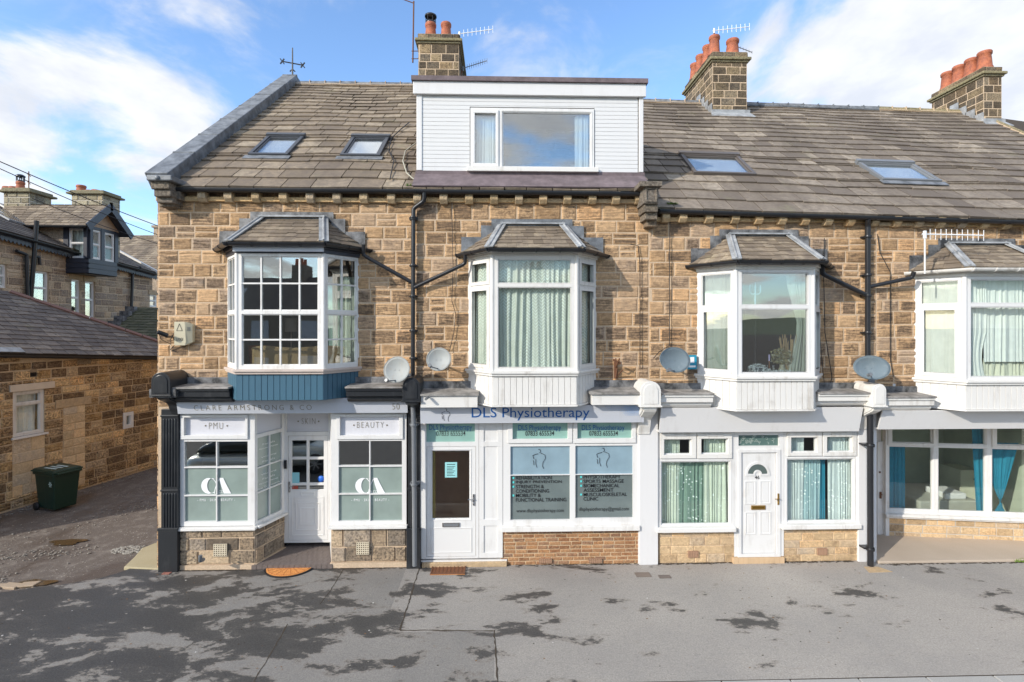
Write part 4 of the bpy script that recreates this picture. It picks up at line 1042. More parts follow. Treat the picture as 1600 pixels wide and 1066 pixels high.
# right window
f2, hs2 = winframe(H1, 'shop_window', pA, (517.5, 646, 635, 820), [(532, 651, 624, 680), (529, 689, 576.8, 727.5), (578.6, 689, 628, 727.5), (529, 729.5, 576.8, 771), (578.6, 729.5, 628, 771), (529, 773, 576.8, 814), (578.6, 773, 628, 814)], -.07, 0, WHITE,
    [SIGNP, GLASS_U, GLASS_U, FILM_G, FILM_G, FILM_G, FILM_G], bead=0)
m = MB()
for r in rsub(pA.rect((526, 647, 630, 686)), [pA.rect((532, 651, 624, 680))]): m.pb(pA, *r, .0, .03)
m.build('fanlight_frame', WHITE, f2, bevel=.005)
text(f2, 'lettering', 'BEAUTY', pA, (557, 660, 599, 669), GOLD, n=-.03, off=-.02, sp=1.3)
m = MB()
for x in (552, 604): m.pb(pA, *pA.rect((x - 1, 664, x + 1, 666)), -.035, -.03)
m.build('lettering', GOLD, f2)
logo(f2, pA, 569.5, 761, -.028)
# splayed side light
pS = AB((x398, YA), (xd0, YD)); zb1 = zf(822, YA, 398); zt1 = zf(646, YA, 398); zm = zf(686, YA, 398); L = pS.L
sg = [(.07, L * .5 - .012, zb1 + .07, zb1 + .60), (L * .5 + .012, L - .07, zb1 + .07, zb1 + .60), (.07, L * .5 - .012, zb1 + .625, zb1 + 1.08), (L * .5 + .012, L - .07, zb1 + .625, zb1 + 1.08), (.07, L * .5 - .012, zb1 + 1.105, zm), (L * .5 + .012, L - .07, zb1 + 1.105, zm), (.06, L - .06, zm + .07, zt1 - .02)]
f3, _ = winframe(H1, 'splayed_window', pS, (0, L, zb1, zt1), sg, -.07, 0, WHITE, [FILM_G] * 6 + [SIGNP], bead=0, px=False)
for k in range(11):
    z = zm - .14 - k * .085
    if k in (2, 6): continue
    w = (.16, .24, .30, .20)[k % 4]; text(f3, 'lettering', ('Facials', 'Permanent Makeup', 'Skin Treatments', 'Waxing')[k % 4], pS, (L / 2 - w, L / 2 + w, z - .035, z), WINK, n=-.028, off=-.01, px=False)
# right return and recess ceiling
pR = AB((xd1, YD), (x517, YA)); m = MB(); m.pb(pR, 0, pR.L, .1, zt1, -.05, 0); m.build('recess_panel', WHITE, H1)
m = MB(); m.prism([(x398, 9.9, zt1), (x517, 9.9, zt1), (xd1 + .1, YD + .1, zt1), (xd0 - .1, YD + .1, zt1)], (0, 0, .05)); m.build('recess_ceiling', WHITE, H1)
# door
dfr, _ = winframe(H1, 'door_frame', pD, (444, 643, 516, 848), [(447.5, 645, 513, 675), (450, 681, 512, 844.5)], -.07, 0, WHITE, [SIGNP, None], bead=0)
text(dfr, 'lettering', 'SKIN', pD, (470.5, 654, 492, 663), GOLD, n=-.03, off=-.02, sp=1.3)
m = MB()
for x in (465, 497): m.pb(pD, *pD.rect((x - 1, 658, x + 1, 660)), -.035, -.03)
m.build('lettering', GOLD, dfr)
door, _ = winframe(H1, 'door', pD, (450.5, 681.5, 511.5, 844), [(455, 688, 479, 715), (482, 688, 506, 715), (455, 718, 479, 755.5), (482, 718, 506, 755.5), (455, 758.5, 479, 766), (482, 758.5, 506, 766)], -.05, -.008, WHITE, GLASS_M, bead=.01)
def recess_panels(mb, pl, q, n0=-.008, d=.010, k=3, step=3.2):
    a = list(q)
    for i in range(k):
        b = (a[0] + step * .4, a[1] + step * .4, a[2] - step * .4, a[3] - step * .4)
        for r in rsub(pl.rect(a), [pl.rect(b)]): mb.pb(pl, *r, n0, n0 + d)
        a = [a[0] + step * 2, a[1] + step * 2.6, a[2] - step * 2, a[3] - step * 2.6]
m = MB(); recess_panels(m, pD, (456, 777, 506, 837)); m.build('moulding', WHITE, door, bevel=.003)
m = MB()
for r in rsub(pD.rect((470, 768.5, 492, 775)), [pD.rect((471.5, 770, 490.5, 773.5))]): m.pb(pD, *r, -.008, .008)
m.build('letter_box', WHITE, door)
handle(door, pD, 452.5, 761, CHROME, -1, .10)
m = MB(); m.px(pD, (456, 739, 467, 756), -.026, -.022, 0); m.build('sticker', NT('aqua_sticker').fin((.25, .55, .6), .5), door)
m = MB(); c = pD.at(501, 749, -.024); m.lathe(c, [(.066, 0), (.066, .003), (0, .003)], 20, ax=pD.N); m.build('sticker', NT('blue_sticker').fin((.02, .14, .6), .5), door)
m = MB(); m.px(pD, (455.5, 760, 465, 765), -.026, -.022, 0); m.build('sticker', NT('red_sticker').fin((.4, .08, .05), .5), door)
m = MB(); m.px(FR(YD - .02), (444.5, 719, 448, 732), 0, .03); m.build('keypad', INK, dfr)
# sills, stone risers and step
m = MB(); zs_ = zb1
m.box(xf(268, YA), x398 + .05, YA - .10, YA + .02, zs_ - .05, zs_ - .002); m.pb(pS, .02, L + .02, zs_ - .05, zs_ - .002, -.02, .09); m.build('sill', WHITE_W, H1, bevel=.006); m = MB(); m.box(x517 - .04, xf(637, YA), YA - .10, YA + .02, zs_ - .05, zs_ - .002)
m.build('sill', WHITE_W, H1, bevel=.006)
def riser(root, name, segs, z1, stonem, mort, ch, cw, gap, raise_, vents=(), plinth=None, vm=None, holes=()):
    mb = MB()
    for p, l0, l1 in segs:
        mb.pb(p, l0, l1, 0, z1, -.2, 0, 1); stones(mb, p, (l0, l1, 0 if not plinth else plinth, z1), list(holes), ch=ch, cw=cw, gap=gap, raise_=raise_, bev=min(.012, ch[0] * .2))
        if plinth: mb.pb(p, l0 - .01, l1 + .01, 0, plinth, 0, .045, 1)
    o = mb.build(name, [stonem, mort], root)
    for p, q, a, b in vents: vent(o, p, q, vm or CST, a, b)
    return o
pv = FR(YA - .045); CREAMV = m_plain('cream_vent', (.60, .52, .38))
riser(H1, 'stone_riser', [(pA, xf(277, YA), x398), (pS, .0, L)], zs_ - .05, STONE_RIS, MORTAR, (.24, .29), (.3, .62), .022, .03, [(pv, (334, 850, 355, 869), 6, 6)], .09, CREAMV)
riser(H1, 'stone_riser', [(pA, x517, xf(635, YA))], zs_ - .05, STONE_RIS, MORTAR, (.24, .29), (.28, .6), .022, .03, [(pv, (557, 847, 577, 866), 6, 6)], .10, CREAMV)
m = MB(); xs0, xs1 = xf(392, 9.9), xf(519, 9.9)
m.box(xs0, xs1, 9.93, 9.99, 0, .075, 1)
nt = 15
for i in range(nt): m.box(xs0 + (xs1 - xs0) * i / nt + .004, xs0 + (xs1 - xs0) * (i + 1) / nt - .004, 9.91, 9.93, .004, .078, 0, rnd())
for j in range(8):
    y0 = 9.915 + j * .15
    for i in range(nt):
        a = xs0 + (xs1 - xs0) * (i + (.5 if j % 2 else 0)) / nt; b = a + (xs1 - xs0) / nt
        if y0 > 9.97: a = max(a, x398 + (y0 - YA) / (YD - YA) * (xd0 - x398) - .02); b = min(b, x517 + .01)
        a = max(a, xs0); b = min(b, xs1)
        if b - a > .03: m.box(a + .003, b - .003, y0 + .003, min(y0 + .147, 10.9), .06, .082 + ru(0, .002), 0, rnd())
m.prism([(x398, 9.99, 0), (x517, 9.99, 0), (x517, 10.9, 0), (xd0, 10.9, 0)], (0, 0, .074), 1)
m.build('tiled_step', [TILEQ, KERBM], H1)
# fascia, cornices, consoles and pilasters
fs = PL((0, 9.70, 0), (1, 0, 0), (0, -.12, 1), None); fs.W = V((0, -.12, 1)).normalized(); fs.N = V((0, -1, -.12)).normalized()
def fascia(root, q, mat, Y=9.78, tilt=.10):
    p = PL((0, Y, 0), (1, 0, 0)); z0 = zf(q[3], Y, (q[0] + q[2]) / 2); z1 = zf(q[1], Y, (q[0] + q[2]) / 2)
    W = V((0, -tilt, z1 - z0)).normalized(); P = PL((0, Y, z0), (1, 0, 0), W, V((0, -W.z, W.y))); h = math.hypot(tilt, z1 - z0)
    x0, x1 = xf(q[0], Y), xf(q[2], Y); mb = MB(); mb.pb(P, x0, x1, 0, h, -.03, 0); mb.box(x0, x1, Y + .03, 10.02, z0 + .0, z0 + .03)
    mb.box(x0, x1, 9.99, 10.02, z0 + .03, 3.5)
    return mb.build('fascia', mat, root), P
fa1, P1 = fascia(H1, (278, 622, 637, 646), SIGNG, 9.78, .06)
text(fa1, 'lettering', 'CLARE ARMSTRONG & CO', P1, (303, 633, 487, 641), GOLD, n=.003, off=-.01, sp=1.45)
text(fa1, 'lettering', '50', P1, (613, 630.5, 624.5, 640), GOLD, n=.003, off=-.012, sp=1.1)
cornice(H1, 268, 357, 608, 629, BLACK, LEAD_D); cornice(H1, 540, 630, 607, 628, BLACK, LEAD_D)
barrel_console(H1, 236, 266, 582, 617, 648, BLACK, 9.42)
pilaster(H1, 250, 277, 640, 884, BLACK, 5, None, 9.88, base=829)
barrel_console(H1, 629, 656, 590, 626, 650, BLACK, 9.45)
pilaster(H1, 637, 656, 640, 884, BLACK, 3, None, 9.89, base=829)
m = MB(); m.box(xf(236, 9.5), xf(277, 9.5), 9.45, 10, zf(617, 9.5) - .02, zf(606, 9.5)); m.build('console_top', LEAD_D, H1)
room(H1, XP[0] + .3, XP[1] - .2, 10.95, 13.2, .1, zt1 + .05, ROOM_D)
m = MB(); m.box(XP[0] + .25, x398 - .08, 10.1, 10.12, .7, 1.65); m.box(XP[0] + .25, XP[0] + .29, 10.0, 10.95, .1, zt1); m.box(XP[1] - .25, XP[1] - .2, 10.0, 10.95, .1, zt1)
m.box(XP[0] + .25, XP[1] - .2, 10.03, 10.95, zt1 + .051, zt1 + .1); m.build('shop_partition', ROOM_D, H1)
# ===== shop 2 (house 2) =====
Y2 = 9.94; p2 = FR(Y2)
fa2, P2 = fascia(H2, (657, 633, 1006, 661), SIGNG, 9.72, .05)
text(fa2, 'lettering', 'DLS Physiotherapy', P2, (737, 636.5, 921, 657), BLUEINK, n=.004, off=0)
m = MB()
for j in range(11):
    for i in range(42):
        x = 944 + i * 1.5 + (j % 2) * .75; y = 634 + j * 1.5
        d = (i / 42) * 1.0 + .15 - j * .055 + .1 * math.sin(i * .3)
        if d > .12 and x < 1004:
            w = min(.62, .2 + d * .6); m.face([P2.pt(*P2.hit(x + a * w, y + b * w), .004) for a, b in ((-1, 0), (0, 1), (1, 0), (0, -1))][::-1], 0, .5)
m.build('dotted_print', SKYINK, fa2)
def figure(parent, pl, cx, cy, k, n, mats=(INK, None)):
    mb = MB()
    for pts in ([(-9, -2), (-11, -8), (-6, -10), (-2, -11)], [(-10, 0), (-9, 8)], [(2, -12), (9, -9), (10, -3), (6, 3), (5, 9), (7, 14)], [(-2, -18), (1, -18), (2, -14), (0, -12)], [(-6, -2), (-6, 6), (-4, 12)]):
        poly_strip(mb, pl, [(cx + x * k, cy + y * k) for x, y in pts], .009, n)
    mb.build('logo', INK, parent)
figure(fa2, P2, 697, 650, .62, .004)
m = MB()
m.box(xf(657, 9.48), xf(746, 9.48), 9.50, 10, zf(637, 9.5, 700), zf(618, 9.5, 700)); m.build('cornice', WHITE_O, H2, bevel=.006); m = MB(); m.box(xf(925, 9.5), xf(1003, 9.5), 9.5, 10, zf(633, 9.5, 960), zf(617, 9.5, 960)); m.build('cornice', WHITE_O, H2, bevel=.006)
m = MB()
for a, b, py in ((655, 748, 617), (922, 1002, 615)):
    m = MB()
    z = zf(py, 9.48, a); m.prism([(xf(a, 9.48), 9.46, z - .02), (xf(a, 9.48), 9.46, z + .01), (xf(a, 9.48), 9.95, z + .07), (xf(a, 9.48), 9.95, z - .02)], (xf(b, 9.48) - xf(a, 9.48), 0, 0))
    m.box(xf(a, 9.9), xf(b, 9.9), 9.93, 9.95, z + .05, z + .2, 1)
    m.build('cornice_top', [SLABM, LEAD_D], H2)
barrel_console(H2, 1001, 1033, 596, 634, 680, WHITE_O, 9.42)
m = MB(); pq = FR(9.80); x0, x1 = xf(999, 9.9), xf(1028, 9.9); m.box(x0, x1, 9.89, 10, 0, zf(634, 9.8, 1010)); m.box(x0 - .012, x0, 9.92, 10, 0, 3.0); m.build('pilaster', WHITE_P, H2, bevel=.008)
dfr, _ = winframe(H2, 'door_frame', p2, (657, 658, 748, 873), [(666, 662, 742, 691), (666.5, 697.5, 743.5, 870)], -.08, 0, WHITE, [FILM_M, None], bead=0)
text(dfr, 'lettering', 'DLS Physiotherapy', p2, (670, 664, 737.5, 675), BLUEINK, n=-.04, off=0)
text(dfr, 'lettering', '07833 655534', p2, (681.5, 674, 727, 682), INK, n=-.04, off=.002)
d2, _ = winframe(H2, 'door', p2, (667, 698, 743, 869.5), [(674, 704, 734.5, 812)], -.06, -.01, WHITE, GLASS, bead=.015)
m = MB(); recess_panels(m, p2, (673, 825, 737, 864), -.01, .010, 1, 2.5)
m.build('moulding', WHITE, d2, bevel=.003)
m = MB(); m.px(p2, (691, 817, 718, 823.5), -.01, .008); m.px(p2, (693.5, 818.5, 715.5, 822), .008, .012, 1); m.build('letter_box', [CHROME, GREYP], d2)
handle(d2, p2, 740, 781, CHROME, 1, .11)
m = MB(); m.px(p2, (695, 723, 714, 747), -.034, -.030); m.px(p2, (698, 726, 711, 727), -.030, -.029, 1)
for k in range(7): m.px(p2, (698, 729.5 + k * 2.3, 711 - (k % 3) * 2, 730.3 + k * 2.3), -.030, -.029, 1)
tag(m.build('notice', [NT('aqua_paper').fin((.30, .62, .62), .7), INK]), 'small pale aqua notice taped inside the glass of the clinic door', 'notice')
m = MB(); x0, x1 = xf(749, Y2), xf(789, Y2)
for r in rsub(p2.rect((748.5, 658, 785.5, 872)), [p2.rect((756, 666, 777, 690)), p2.rect((756, 698, 777, 812)), p2.rect((756, 822, 777, 864))]): m.pb(p2, *r, -.05, 0)
m.px(p2, (750, 660, 783, 870), -.06, -.018); m.build('panelled_post', WHITE, H2, bevel=.004)
f5, _ = winframe(H2, 'shop_window', p2, (786, 657, 999, 821), [(801, 659.5, 887, 686), (902, 659, 987, 685), (797.5, 697.5, 890.5, 742), (899, 696.5, 989, 741), (797.5, 743, 890.5, 812.5), (899, 742, 989, 809.5)], -.07, 0, WHITE, [FILM_M, FILM_M, FILM_B, FILM_B, FILM_D, FILM_D], bead=.0)
m = MB()
m = None
for q, g in (((793, 656.5, 894, 692), (801, 660, 887, 686)), ((895.5, 656.5, 993, 692), (902, 659.5, 987, 685))):
    m = MB()
    for r in rsub(p2.rect(q), [p2.rect(g)]): m.pb(p2, *r, .0, .03)
    m.build('fanlight_frame', WHITE, f5, bevel=.005)
for x in (0, 101): text(f5, 'lettering', 'DLS Physiotherapy', p2, (810 + x * .985, 664.5, 877 + x * .985, 675), BLUEINK, n=-.03); text(f5, 'lettering', '07833 655534', p2, (821 + x * .99, 674, 866 + x * .99, 681.5), INK, n=-.03, off=.002)
m = MB()
for x0_, lines in ((805, (('REHABILITATION', 56), ('INJURY PREVENTION', 72), ('STRENGTH &', 44), ('CONDITIONING', 52), ('MOBILITY &', 39), ('FUNCTIONAL TRAINING', 79))), (911, (('PHYSIOTHERAPY', 58), ('SPORTS MASSAGE', 63), ('BIOMECHANICAL', 56), ('ASSESSMENT', 47), ('MUSCULOSKELETAL', 68), ('CLINIC', 23)))):
    y = 744.5 if x0_ == 805 else 743
    for k, (s, w) in enumerate(lines):
        text(f5, 'lettering', s, p2, (x0_ + 1, y, x0_ + 1 + w, y + 5.6), INK, n=-.027, off=.006)
        if k in (0, 1, 2, 4): m.px(p2, (x0_ - 4, y + 1.6, x0_ - 1.4, y + 4.6), -.03, -.027)
        y += 6.9
m.build('bullet_marks', TURQ, f5)
text(f5, 'lettering', 'www.dlsphysiotherapy.com', p2, (807, 796, 881, 803), INK, n=-.027)
text(f5, 'lettering', 'dlsphysiotherapy@gmail.com', p2, (905, 793, 983, 800.5), INK, n=-.027)
figure(f5, p2, 843, 720, .95, -.027); figure(f5, p2, 943, 718, .95, -.027)
m = MB(); m.box(xf(783, 9.9), xf(999, 9.9), Y2 - .09, Y2 + .02, zf(828, Y2, 880), zf(820.5, Y2, 880)); m.build('sill', WHITE_W, f5, bevel=.006)
riser(H2, 'brick_riser', [(FR(9.96), xf(782, 9.96), xf(999, 9.96))], zf(828, 9.96, 880), BRICK, MORTAR_D, (.073, .076), (.205, .225), .011, .008, [(FR(9.94), (842, 873, 862, 879.5), 7, 2), (FR(9.94), (920, 873, 940, 879.5), 7, 2)], None, VENTM)
m = MB(); m.box(xf(659, 9.9), xf(792, 9.9), 9.89, 10.05, 0, .09); m.build('door_step', YST, H2, bevel=.01)
m = MB(); m.pb(p2, xf(656, Y2), xf(792, Y2), .09, .12, -.1, .0); m.build('threshold', WHITE, H2)
rmx = room(H2, xf(660, 10), xf(750, 10), 10.03, 11.9, .1, 2.8, ROOM_T, ROOM_T)
m = MB(); m.box(xf(668, 11), xf(685, 11), 10.4, 10.5, .12, 2.5); m.build('hall_panel', m_plain('ochre_panel', (.45, .36, .1)), rmx)
# ===== shop 3 (house 3) =====
Y3 = 9.93; p3 = FR(Y3)
fa3, P3 = fascia(H3, (1030, 636, 1342, 675), WHITE_P, 9.76, .12)
cornice(H3, 1034, 1115, 617, 637, WHITE_O, LEAD_D, 9.5); cornice(H3, 1280, 1364, 616, 634, WHITE_O, LEAD_D, 9.5)
barrel_console(H3, 1364, 1385, 600, 634, 672, WHITE_O, 9.42)
fA, _ = winframe(H3, 'ground_window', p3, (1028, 675, 1147, 826), [(1037, 686, 1080, 710.5), (1095, 685, 1137, 709.5), (1033, 721, 1141, 820)], -.07, 0, WHITE, GLASS)
fB, _ = winframe(H3, 'ground_window', p3, (1225, 673, 1341, 821), [(1235, 683, 1276, 707), (1291, 682, 1331, 706.5), (1230, 717, 1334, 815)], -.07, 0, WHITE, GLASS)
for ff, L in ((fA, ((1031, 677, 1087, 716, 1037, 686, 1080, 710.5), (1089, 677, 1143, 716, 1095, 685, 1137, 709.5))), (fB, ((1229, 675, 1283, 712, 1235, 683, 1276, 707), (1284.5, 675, 1337, 712, 1291, 682, 1331, 706.5)))):
    m = MB()
    for q in L:
        m = MB()
        for r in rsub(p3.rect(q[:4]), [p3.rect(q[4:])]): m.pb(p3, *r, .0, .032)
        c = (q[0] + q[2]) / 2; m.px(p3, (c - 13, q[1] + 1.5, c + 13, q[1] + 4), .032, .05)
        m.build('casement', WHITE_O, ff, bevel=.005)
m = MB(); m.box(xf(1026, 9.85), xf(1150, 9.85), 9.83, 9.95, zf(832, 9.85, 1088), zf(825, 9.85, 1088)); m.build('sill', WHITE_W, fA, bevel=.01)
m = MB(); m.box(xf(1222, 9.85), xf(1346, 9.85), 9.83, 9.95, zf(827, 9.85, 1284), zf(820, 9.85, 1284)); m.build('sill', WHITE_W, fB, bevel=.01)
dfr, _ = winframe(H3, 'door_frame', p3, (1147.3, 675, 1224.7, 869.5), [(1154, 680, 1217.5, 697), (1158, 707, 1213, 865)], -.08, 0, WHITE, [m_film('obscured_glass', (.10, .17, .15)), None], bead=0)
m = MB()
for k in range(34):
    x = ru(1156, 1213); y = ru(682, 694); poly_strip(m, p3, arc(x, y, ru(1.2, 2.4), ru(1.2, 2.2), ru(0, 360), ru(200, 560), 6), .006, -.034)
m.build('etched_scrolls', m_plain('etching', (.5, .58, .52)), dfr)
m = MB()
for r in rsub(p3.rect((1152.5, 702, 1219, 870)), [p3.rect((1158, 707, 1213, 865))]): m.pb(p3, *r, .0, .02)
m.build('door_surround', WHITE, dfr, bevel=.004)
d3, _ = winframe(H3, 'door', p3, (1158.5, 707.5, 1212.5, 864.5), [(1184, 800, 1184.2, 800.2)], -.06, -.012, WHITE, [None], bead=0)
m = MB()
for q in ((1164, 752, 1181, 788), (1187.5, 751.5, 1204.5, 787.5), (1164.5, 800.5, 1181, 835.5), (1187.5, 800, 1204.5, 835)):
    recess_panels(m, p3, q, -.012, .012, 1, 3.6); g = (q[0] + 3.4, q[1] + 3.4, q[2] - 3.4, q[3] - 3.4); m.px(p3, g, -.014, -.006)
def ann(mb, pl, cx, cy, r0, r1, a, b, n0, n1, m=0, k=16):
    for i in range(k):
        t0 = a + (b - a) * i / k; t1 = a + (b - a) * (i + 1) / k
        pt = lambda r, t: pl.hit(cx + r * math.cos(math.radians(t)), cy - r * math.sin(math.radians(t)))
        q = [pt(r0, t0), pt(r1, t0), pt(r1, t1), pt(r0, t1)]
        mb.idx([pl.pt(*v, n0) for v in q] + [pl.pt(*v, n1) for v in q], [(0, 1, 2, 3), (7, 6, 5, 4), (0, 4, 5, 1), (1, 5, 6, 2), (2, 6, 7, 3), (3, 7, 4, 0)], m)
ann(m, p3, 1184, 741, 15.5, 19, 0, 180, -.012, .004); ann(m, p3, 1184, 741, 4, 6.5, 0, 180, -.012, .004); m.px(p3, (1165, 741, 1180, 743.5), -.012, .004); m.px(p3, (1188, 741, 1203, 743.5), -.012, .004)
m.build('moulding', WHITE, d3)
m = MB(); ann(m, p3, 1184, 741, 6.5, 15.5, 2, 178, -.011, -.008); m.build('fanlight', m_film('dark_glass', (.10, .13, .12)), d3)
text(d3, 'house_number', '46', p3, (1179.5, 743.5, 1187, 749), INK, n=-.006, off=.01)
m = MB(); m.px(p3, (1174, 790, 1196, 796.5), -.012, .004); m.px(p3, (1176, 791.8, 1194, 794.6), .004, .008, 1); m.build('letter_box', [BRASS, NT('dark_brass').fin((.25, .14, .03), .4, metal=.8)], d3)
handle(dfr, FR(Y3 - .02), 1216, 780, BRASS, 1, .09)
for L_, (px0, px1, zt_p, vv) in enumerate(((1029, 1147.3, 833, (1075, 861, 1091, 871)), (1224.7, 1341, 828, (1277, 857, 1292, 867)))):
    riser(H3, 'stone_riser', [(FR(9.95), xf(px0, 9.95), xf(px1, 9.95))], zf(zt_p, 9.95, px0), STONE_PALE, MORTAR, (.10, .19), (.22, .62), .008, .016, [(FR(9.93), vv, 6, 5)], None, VENTM)
m = MB(); x0, x1 = xf(1146, 9.88), xf(1226, 9.88)
for i in range(10): m.box(x0 + (x1 - x0) * i / 10 + .002, x0 + (x1 - x0) * (i + 1) / 10 - .002, 9.88, 10.0, 0, .11, 0, rnd())
m.build('tiled_step', m_plain('sand_tile', (.60, .42, .25)), H3)
m = MB()
m.box(xf(1341, 9.9), xf(1353, 9.9), 9.89, 10, 0, zf(672, 9.82, 1345)); m.box(xf(1368, 9.82), xf(1373, 9.82), 9.87, 11.2, 0, zf(640, 9.82, 1370)); m.box(xf(1353, 9.82), xf(1368, 9.82), 9.9, 10, 0, zf(640, 9.82, 1360)); m.build('pilaster', WHITE_P, H3, bevel=.008)
GG = 'curtains in the ground floor windows'
def cur3(q, mat, lab, n=-.14, amp=.025, folds=None, pl=p3):
    r = pl.rect(q); return mk_curtain('curtain', mat, lab, [(pl, r[0], r[1], r[2], r[3], n, dict(amp=amp, folds=folds))], GG)
cur3((1032, 684, 1066, 822), CUR_LACE, 'green lace curtain at the left half of the window left of the front door', folds=7)
cur3((1062, 715, 1108, 822), m_cloth('deep_green_lace', (.22, .32, .26), 1), 'darker lace panel in the middle of the window left of the front door', -.17, folds=6)
cur3((1104, 684, 1143, 822), CUR_LACE, 'green lace curtain at the right side of the window left of the front door', folds=7)
cur3((1229, 684, 1262, 817), CUR_LACE2, 'pale blue lace curtain at the left of the window right of the front door', folds=6)
cur3((1262, 714, 1290, 817), m_cloth('teal_lace', (.38, .53, .55), 1), 'deeper teal lace panel in the middle of the window right of the front door', -.17, folds=5)
cur3((1290, 680, 1300, 817), CUR_BLUE, 'bright teal curtain strip in the window right of the front door', -.2, folds=2)
cur3((1300, 680, 1336, 817), CUR_LACE2, 'pale blue lace curtain at the right end of the window right of the front door', folds=7)
room(H3, xf(1031, 10), xf(1341, 10), 10.03, 13.0, .3, zf(676, 10, 1200), ROOM_B)
# ===== shop 4 (house 4), recessed =====
ZFL = .10
A4 = V((0, 11.02, 0)); 
xA = xf(1385, 11.02); xB = xf(1720, 10.45)
p4 = AB((xA, 11.02), (xB, 10.45))
fa4, P4 = fascia(H4, (1372, 640, 1740, 670), WHITE_P, 9.76, .12)
cornice(H4, 1384, 1462, 622, 642, WHITE_O, LEAD_D, 9.5)
zt4 = zf(655, 10.9, 1450); zs4 = p4.hit(1385, 797)[1]; zu4 = p4.hit(1385, 694)[1]
def s4(px): return p4.hit(px, 730)[0]
hol = [(s4(1388), s4(1458), zs4 + .02, zu4 - .04), (s4(1466), s4(1541), zs4 + .02, zu4 - .04), (s4(1550), s4(1640), zs4 + .02, zu4 - .04),
       (s4(1393), s4(1457), zu4 + .03, zt4 - .02), (s4(1466), s4(1541), zu4 + .02, zt4 - .02), (s4(1557), s4(1640), zu4 + .03, zt4 - .02)]
f4, _ = winframe(H4, 'shop_window', p4, (0, p4.L, zs4 - .06, zt4), hol, -.07, 0, WHITE, GLASS, px=False)
for a, b in ((1386, 1463), (1549, 1645)):
    m = MB()
    o_ = (s4(a), s4(b), zu4 - .02, zt4 + .02); g = (s4(a + 7), s4(b - 6), zu4 + .035, zt4)
    for r in rsub(o_, [g]): m.pb(p4, *r, .0, .035)
    m.build('casement', WHITE_O, f4, bevel=.005)
m = MB(); m.pb(p4, -.06, p4.L, zs4 - .12, zs4 - .062, -.02, .10); m.pb(p4, -.03, p4.L, zs4 - .16, zs4 - .121, -.02, .06); m.build('sill', WHITE_W, f4, bevel=.008)
riser(H4, 'stone_riser', [(p4, 0, p4.L)], zs4 - .15, STONE_PALE, MORTAR_W, (.09, .19), (.2, .55), .018, .006)
m = MB(); m.prism([(xf(1373, 9.8), 9.8, 0), (XP[4], 9.8, 0), (XP[4], 11.3, 0), (xf(1373, 9.8), 11.3, 0)], (0, 0, .05)); m.build('entrance_slab', CONC, H4, bevel=.01)
xd = xf(1374, 11.1)
m = MB(); m.box(xd - .16, xA + .02, 11.12, 11.16, .05, zt4); m.box(xA - .03, xA + .05, 11.0, 11.13, .05, zt4); m.box(xf(1373, 9.8), XP[4], 9.99, 11.4, zt4 + .001, zt4 + .05); m.build('recess_panel', WHITE_W, H4)
m = MB(); pd4 = FR(11.1); m.px(pd4, (1369.5, 690, 1381.5, 842), 0, .03); m.px(pd4, (1377.5, 700, 1379, 836), .03, .04, 1); o_ = m.build('door', [WHITE_W, WHITE_O], H4)
m = MB(); m.px(pd4, (1372.5, 768, 1375, 778), .03, .05); m.tube([pd4.at(1373.7, 771, .04), pd4.at(1373.7, 771, .09), pd4.at(1370, 771, .09)], .01, 8); m.px(pd4, (1371.8, 736, 1373.8, 738.5), .03, .045); m.build('handle', RUST, o_)
m = MB(); m.box(XP[4] - .1, XP[4], 9.82, 10.5, 0, 3.2); m.build('pilaster', WHITE_P, H4)
r4m = room(H4, xA, XP[4] - .1, 11.1, 13.2, .2, zt4, ROOM_G, ROOM_C)
m = MB(); m.box(xf(1501, 12.2), xf(1530, 12.2), 12.2, 12.8, .3, zf(735, 12.2, 1500)); c_ = m.build('cupboard', m_plain('cream_cupboard', (.62, .62, .48)), None)
tag(c_, 'pale cream cupboard with a small dark knob inside the recessed window', 'cupboard')
m = MB(); m.lathe(FR(12.19).at(1523, 749), [(.03, 0), (.03, .03), (0, .04)], 12, ax=(0, -1, 0)); m.build('knob', INK, c_)
m = MB(); m.box(xf(1400, 12.2), xf(1488, 12.2), 11.5, 12.9, .2, .62, 0); m.box(xf(1455, 12), xf(1487, 12), 11.6, 12.2, .62, .76, 1); tag(m.build('bed', [m_plain('sheet', (.45, .45, .38)), CUR_WHITE], bevel=.03), 'low bed with pale bedding inside the recessed window', 'bed')
def c4(a, b, z0, z1, lab, n=-.16, folds=4, cut=None): mk_curtain('curtain', CUR_BLUE, lab, [(p4, s4(a), s4(b), z0, z1, n, dict(amp=.03, folds=folds, cut=cut))], GG)
c4(1388, 1421, zs4, zu4, 'teal curtain hanging straight at the left end of the recessed window', folds=4)
def diag(u, v, a0, a1): return a0 + (a1 - a0) * u + (1 - v) * .10
c4(1527, 1546, zs4, zt4, 'narrow dark teal curtain drawn beside the centre bar of the recessed window', folds=2, cut=diag)
def tri(u, v, a0, a1): return a0 + (a1 - a0) * (u * (.25 + .75 * v ** .7) + .6 * (1 - v) ** 2 * (1 - u))
c4(1550, 1602, zs4, zu4 + .05, 'wide teal curtain swept aside in the right pane of the recessed window', folds=5, cut=tri)
# house 5 ground floor, outside the frame
m = MB(); m.box(XP[4], XP[5], 9.99, 10.1, 0, 3.3); m.build('lower_wall', STONE_PALE, H5)
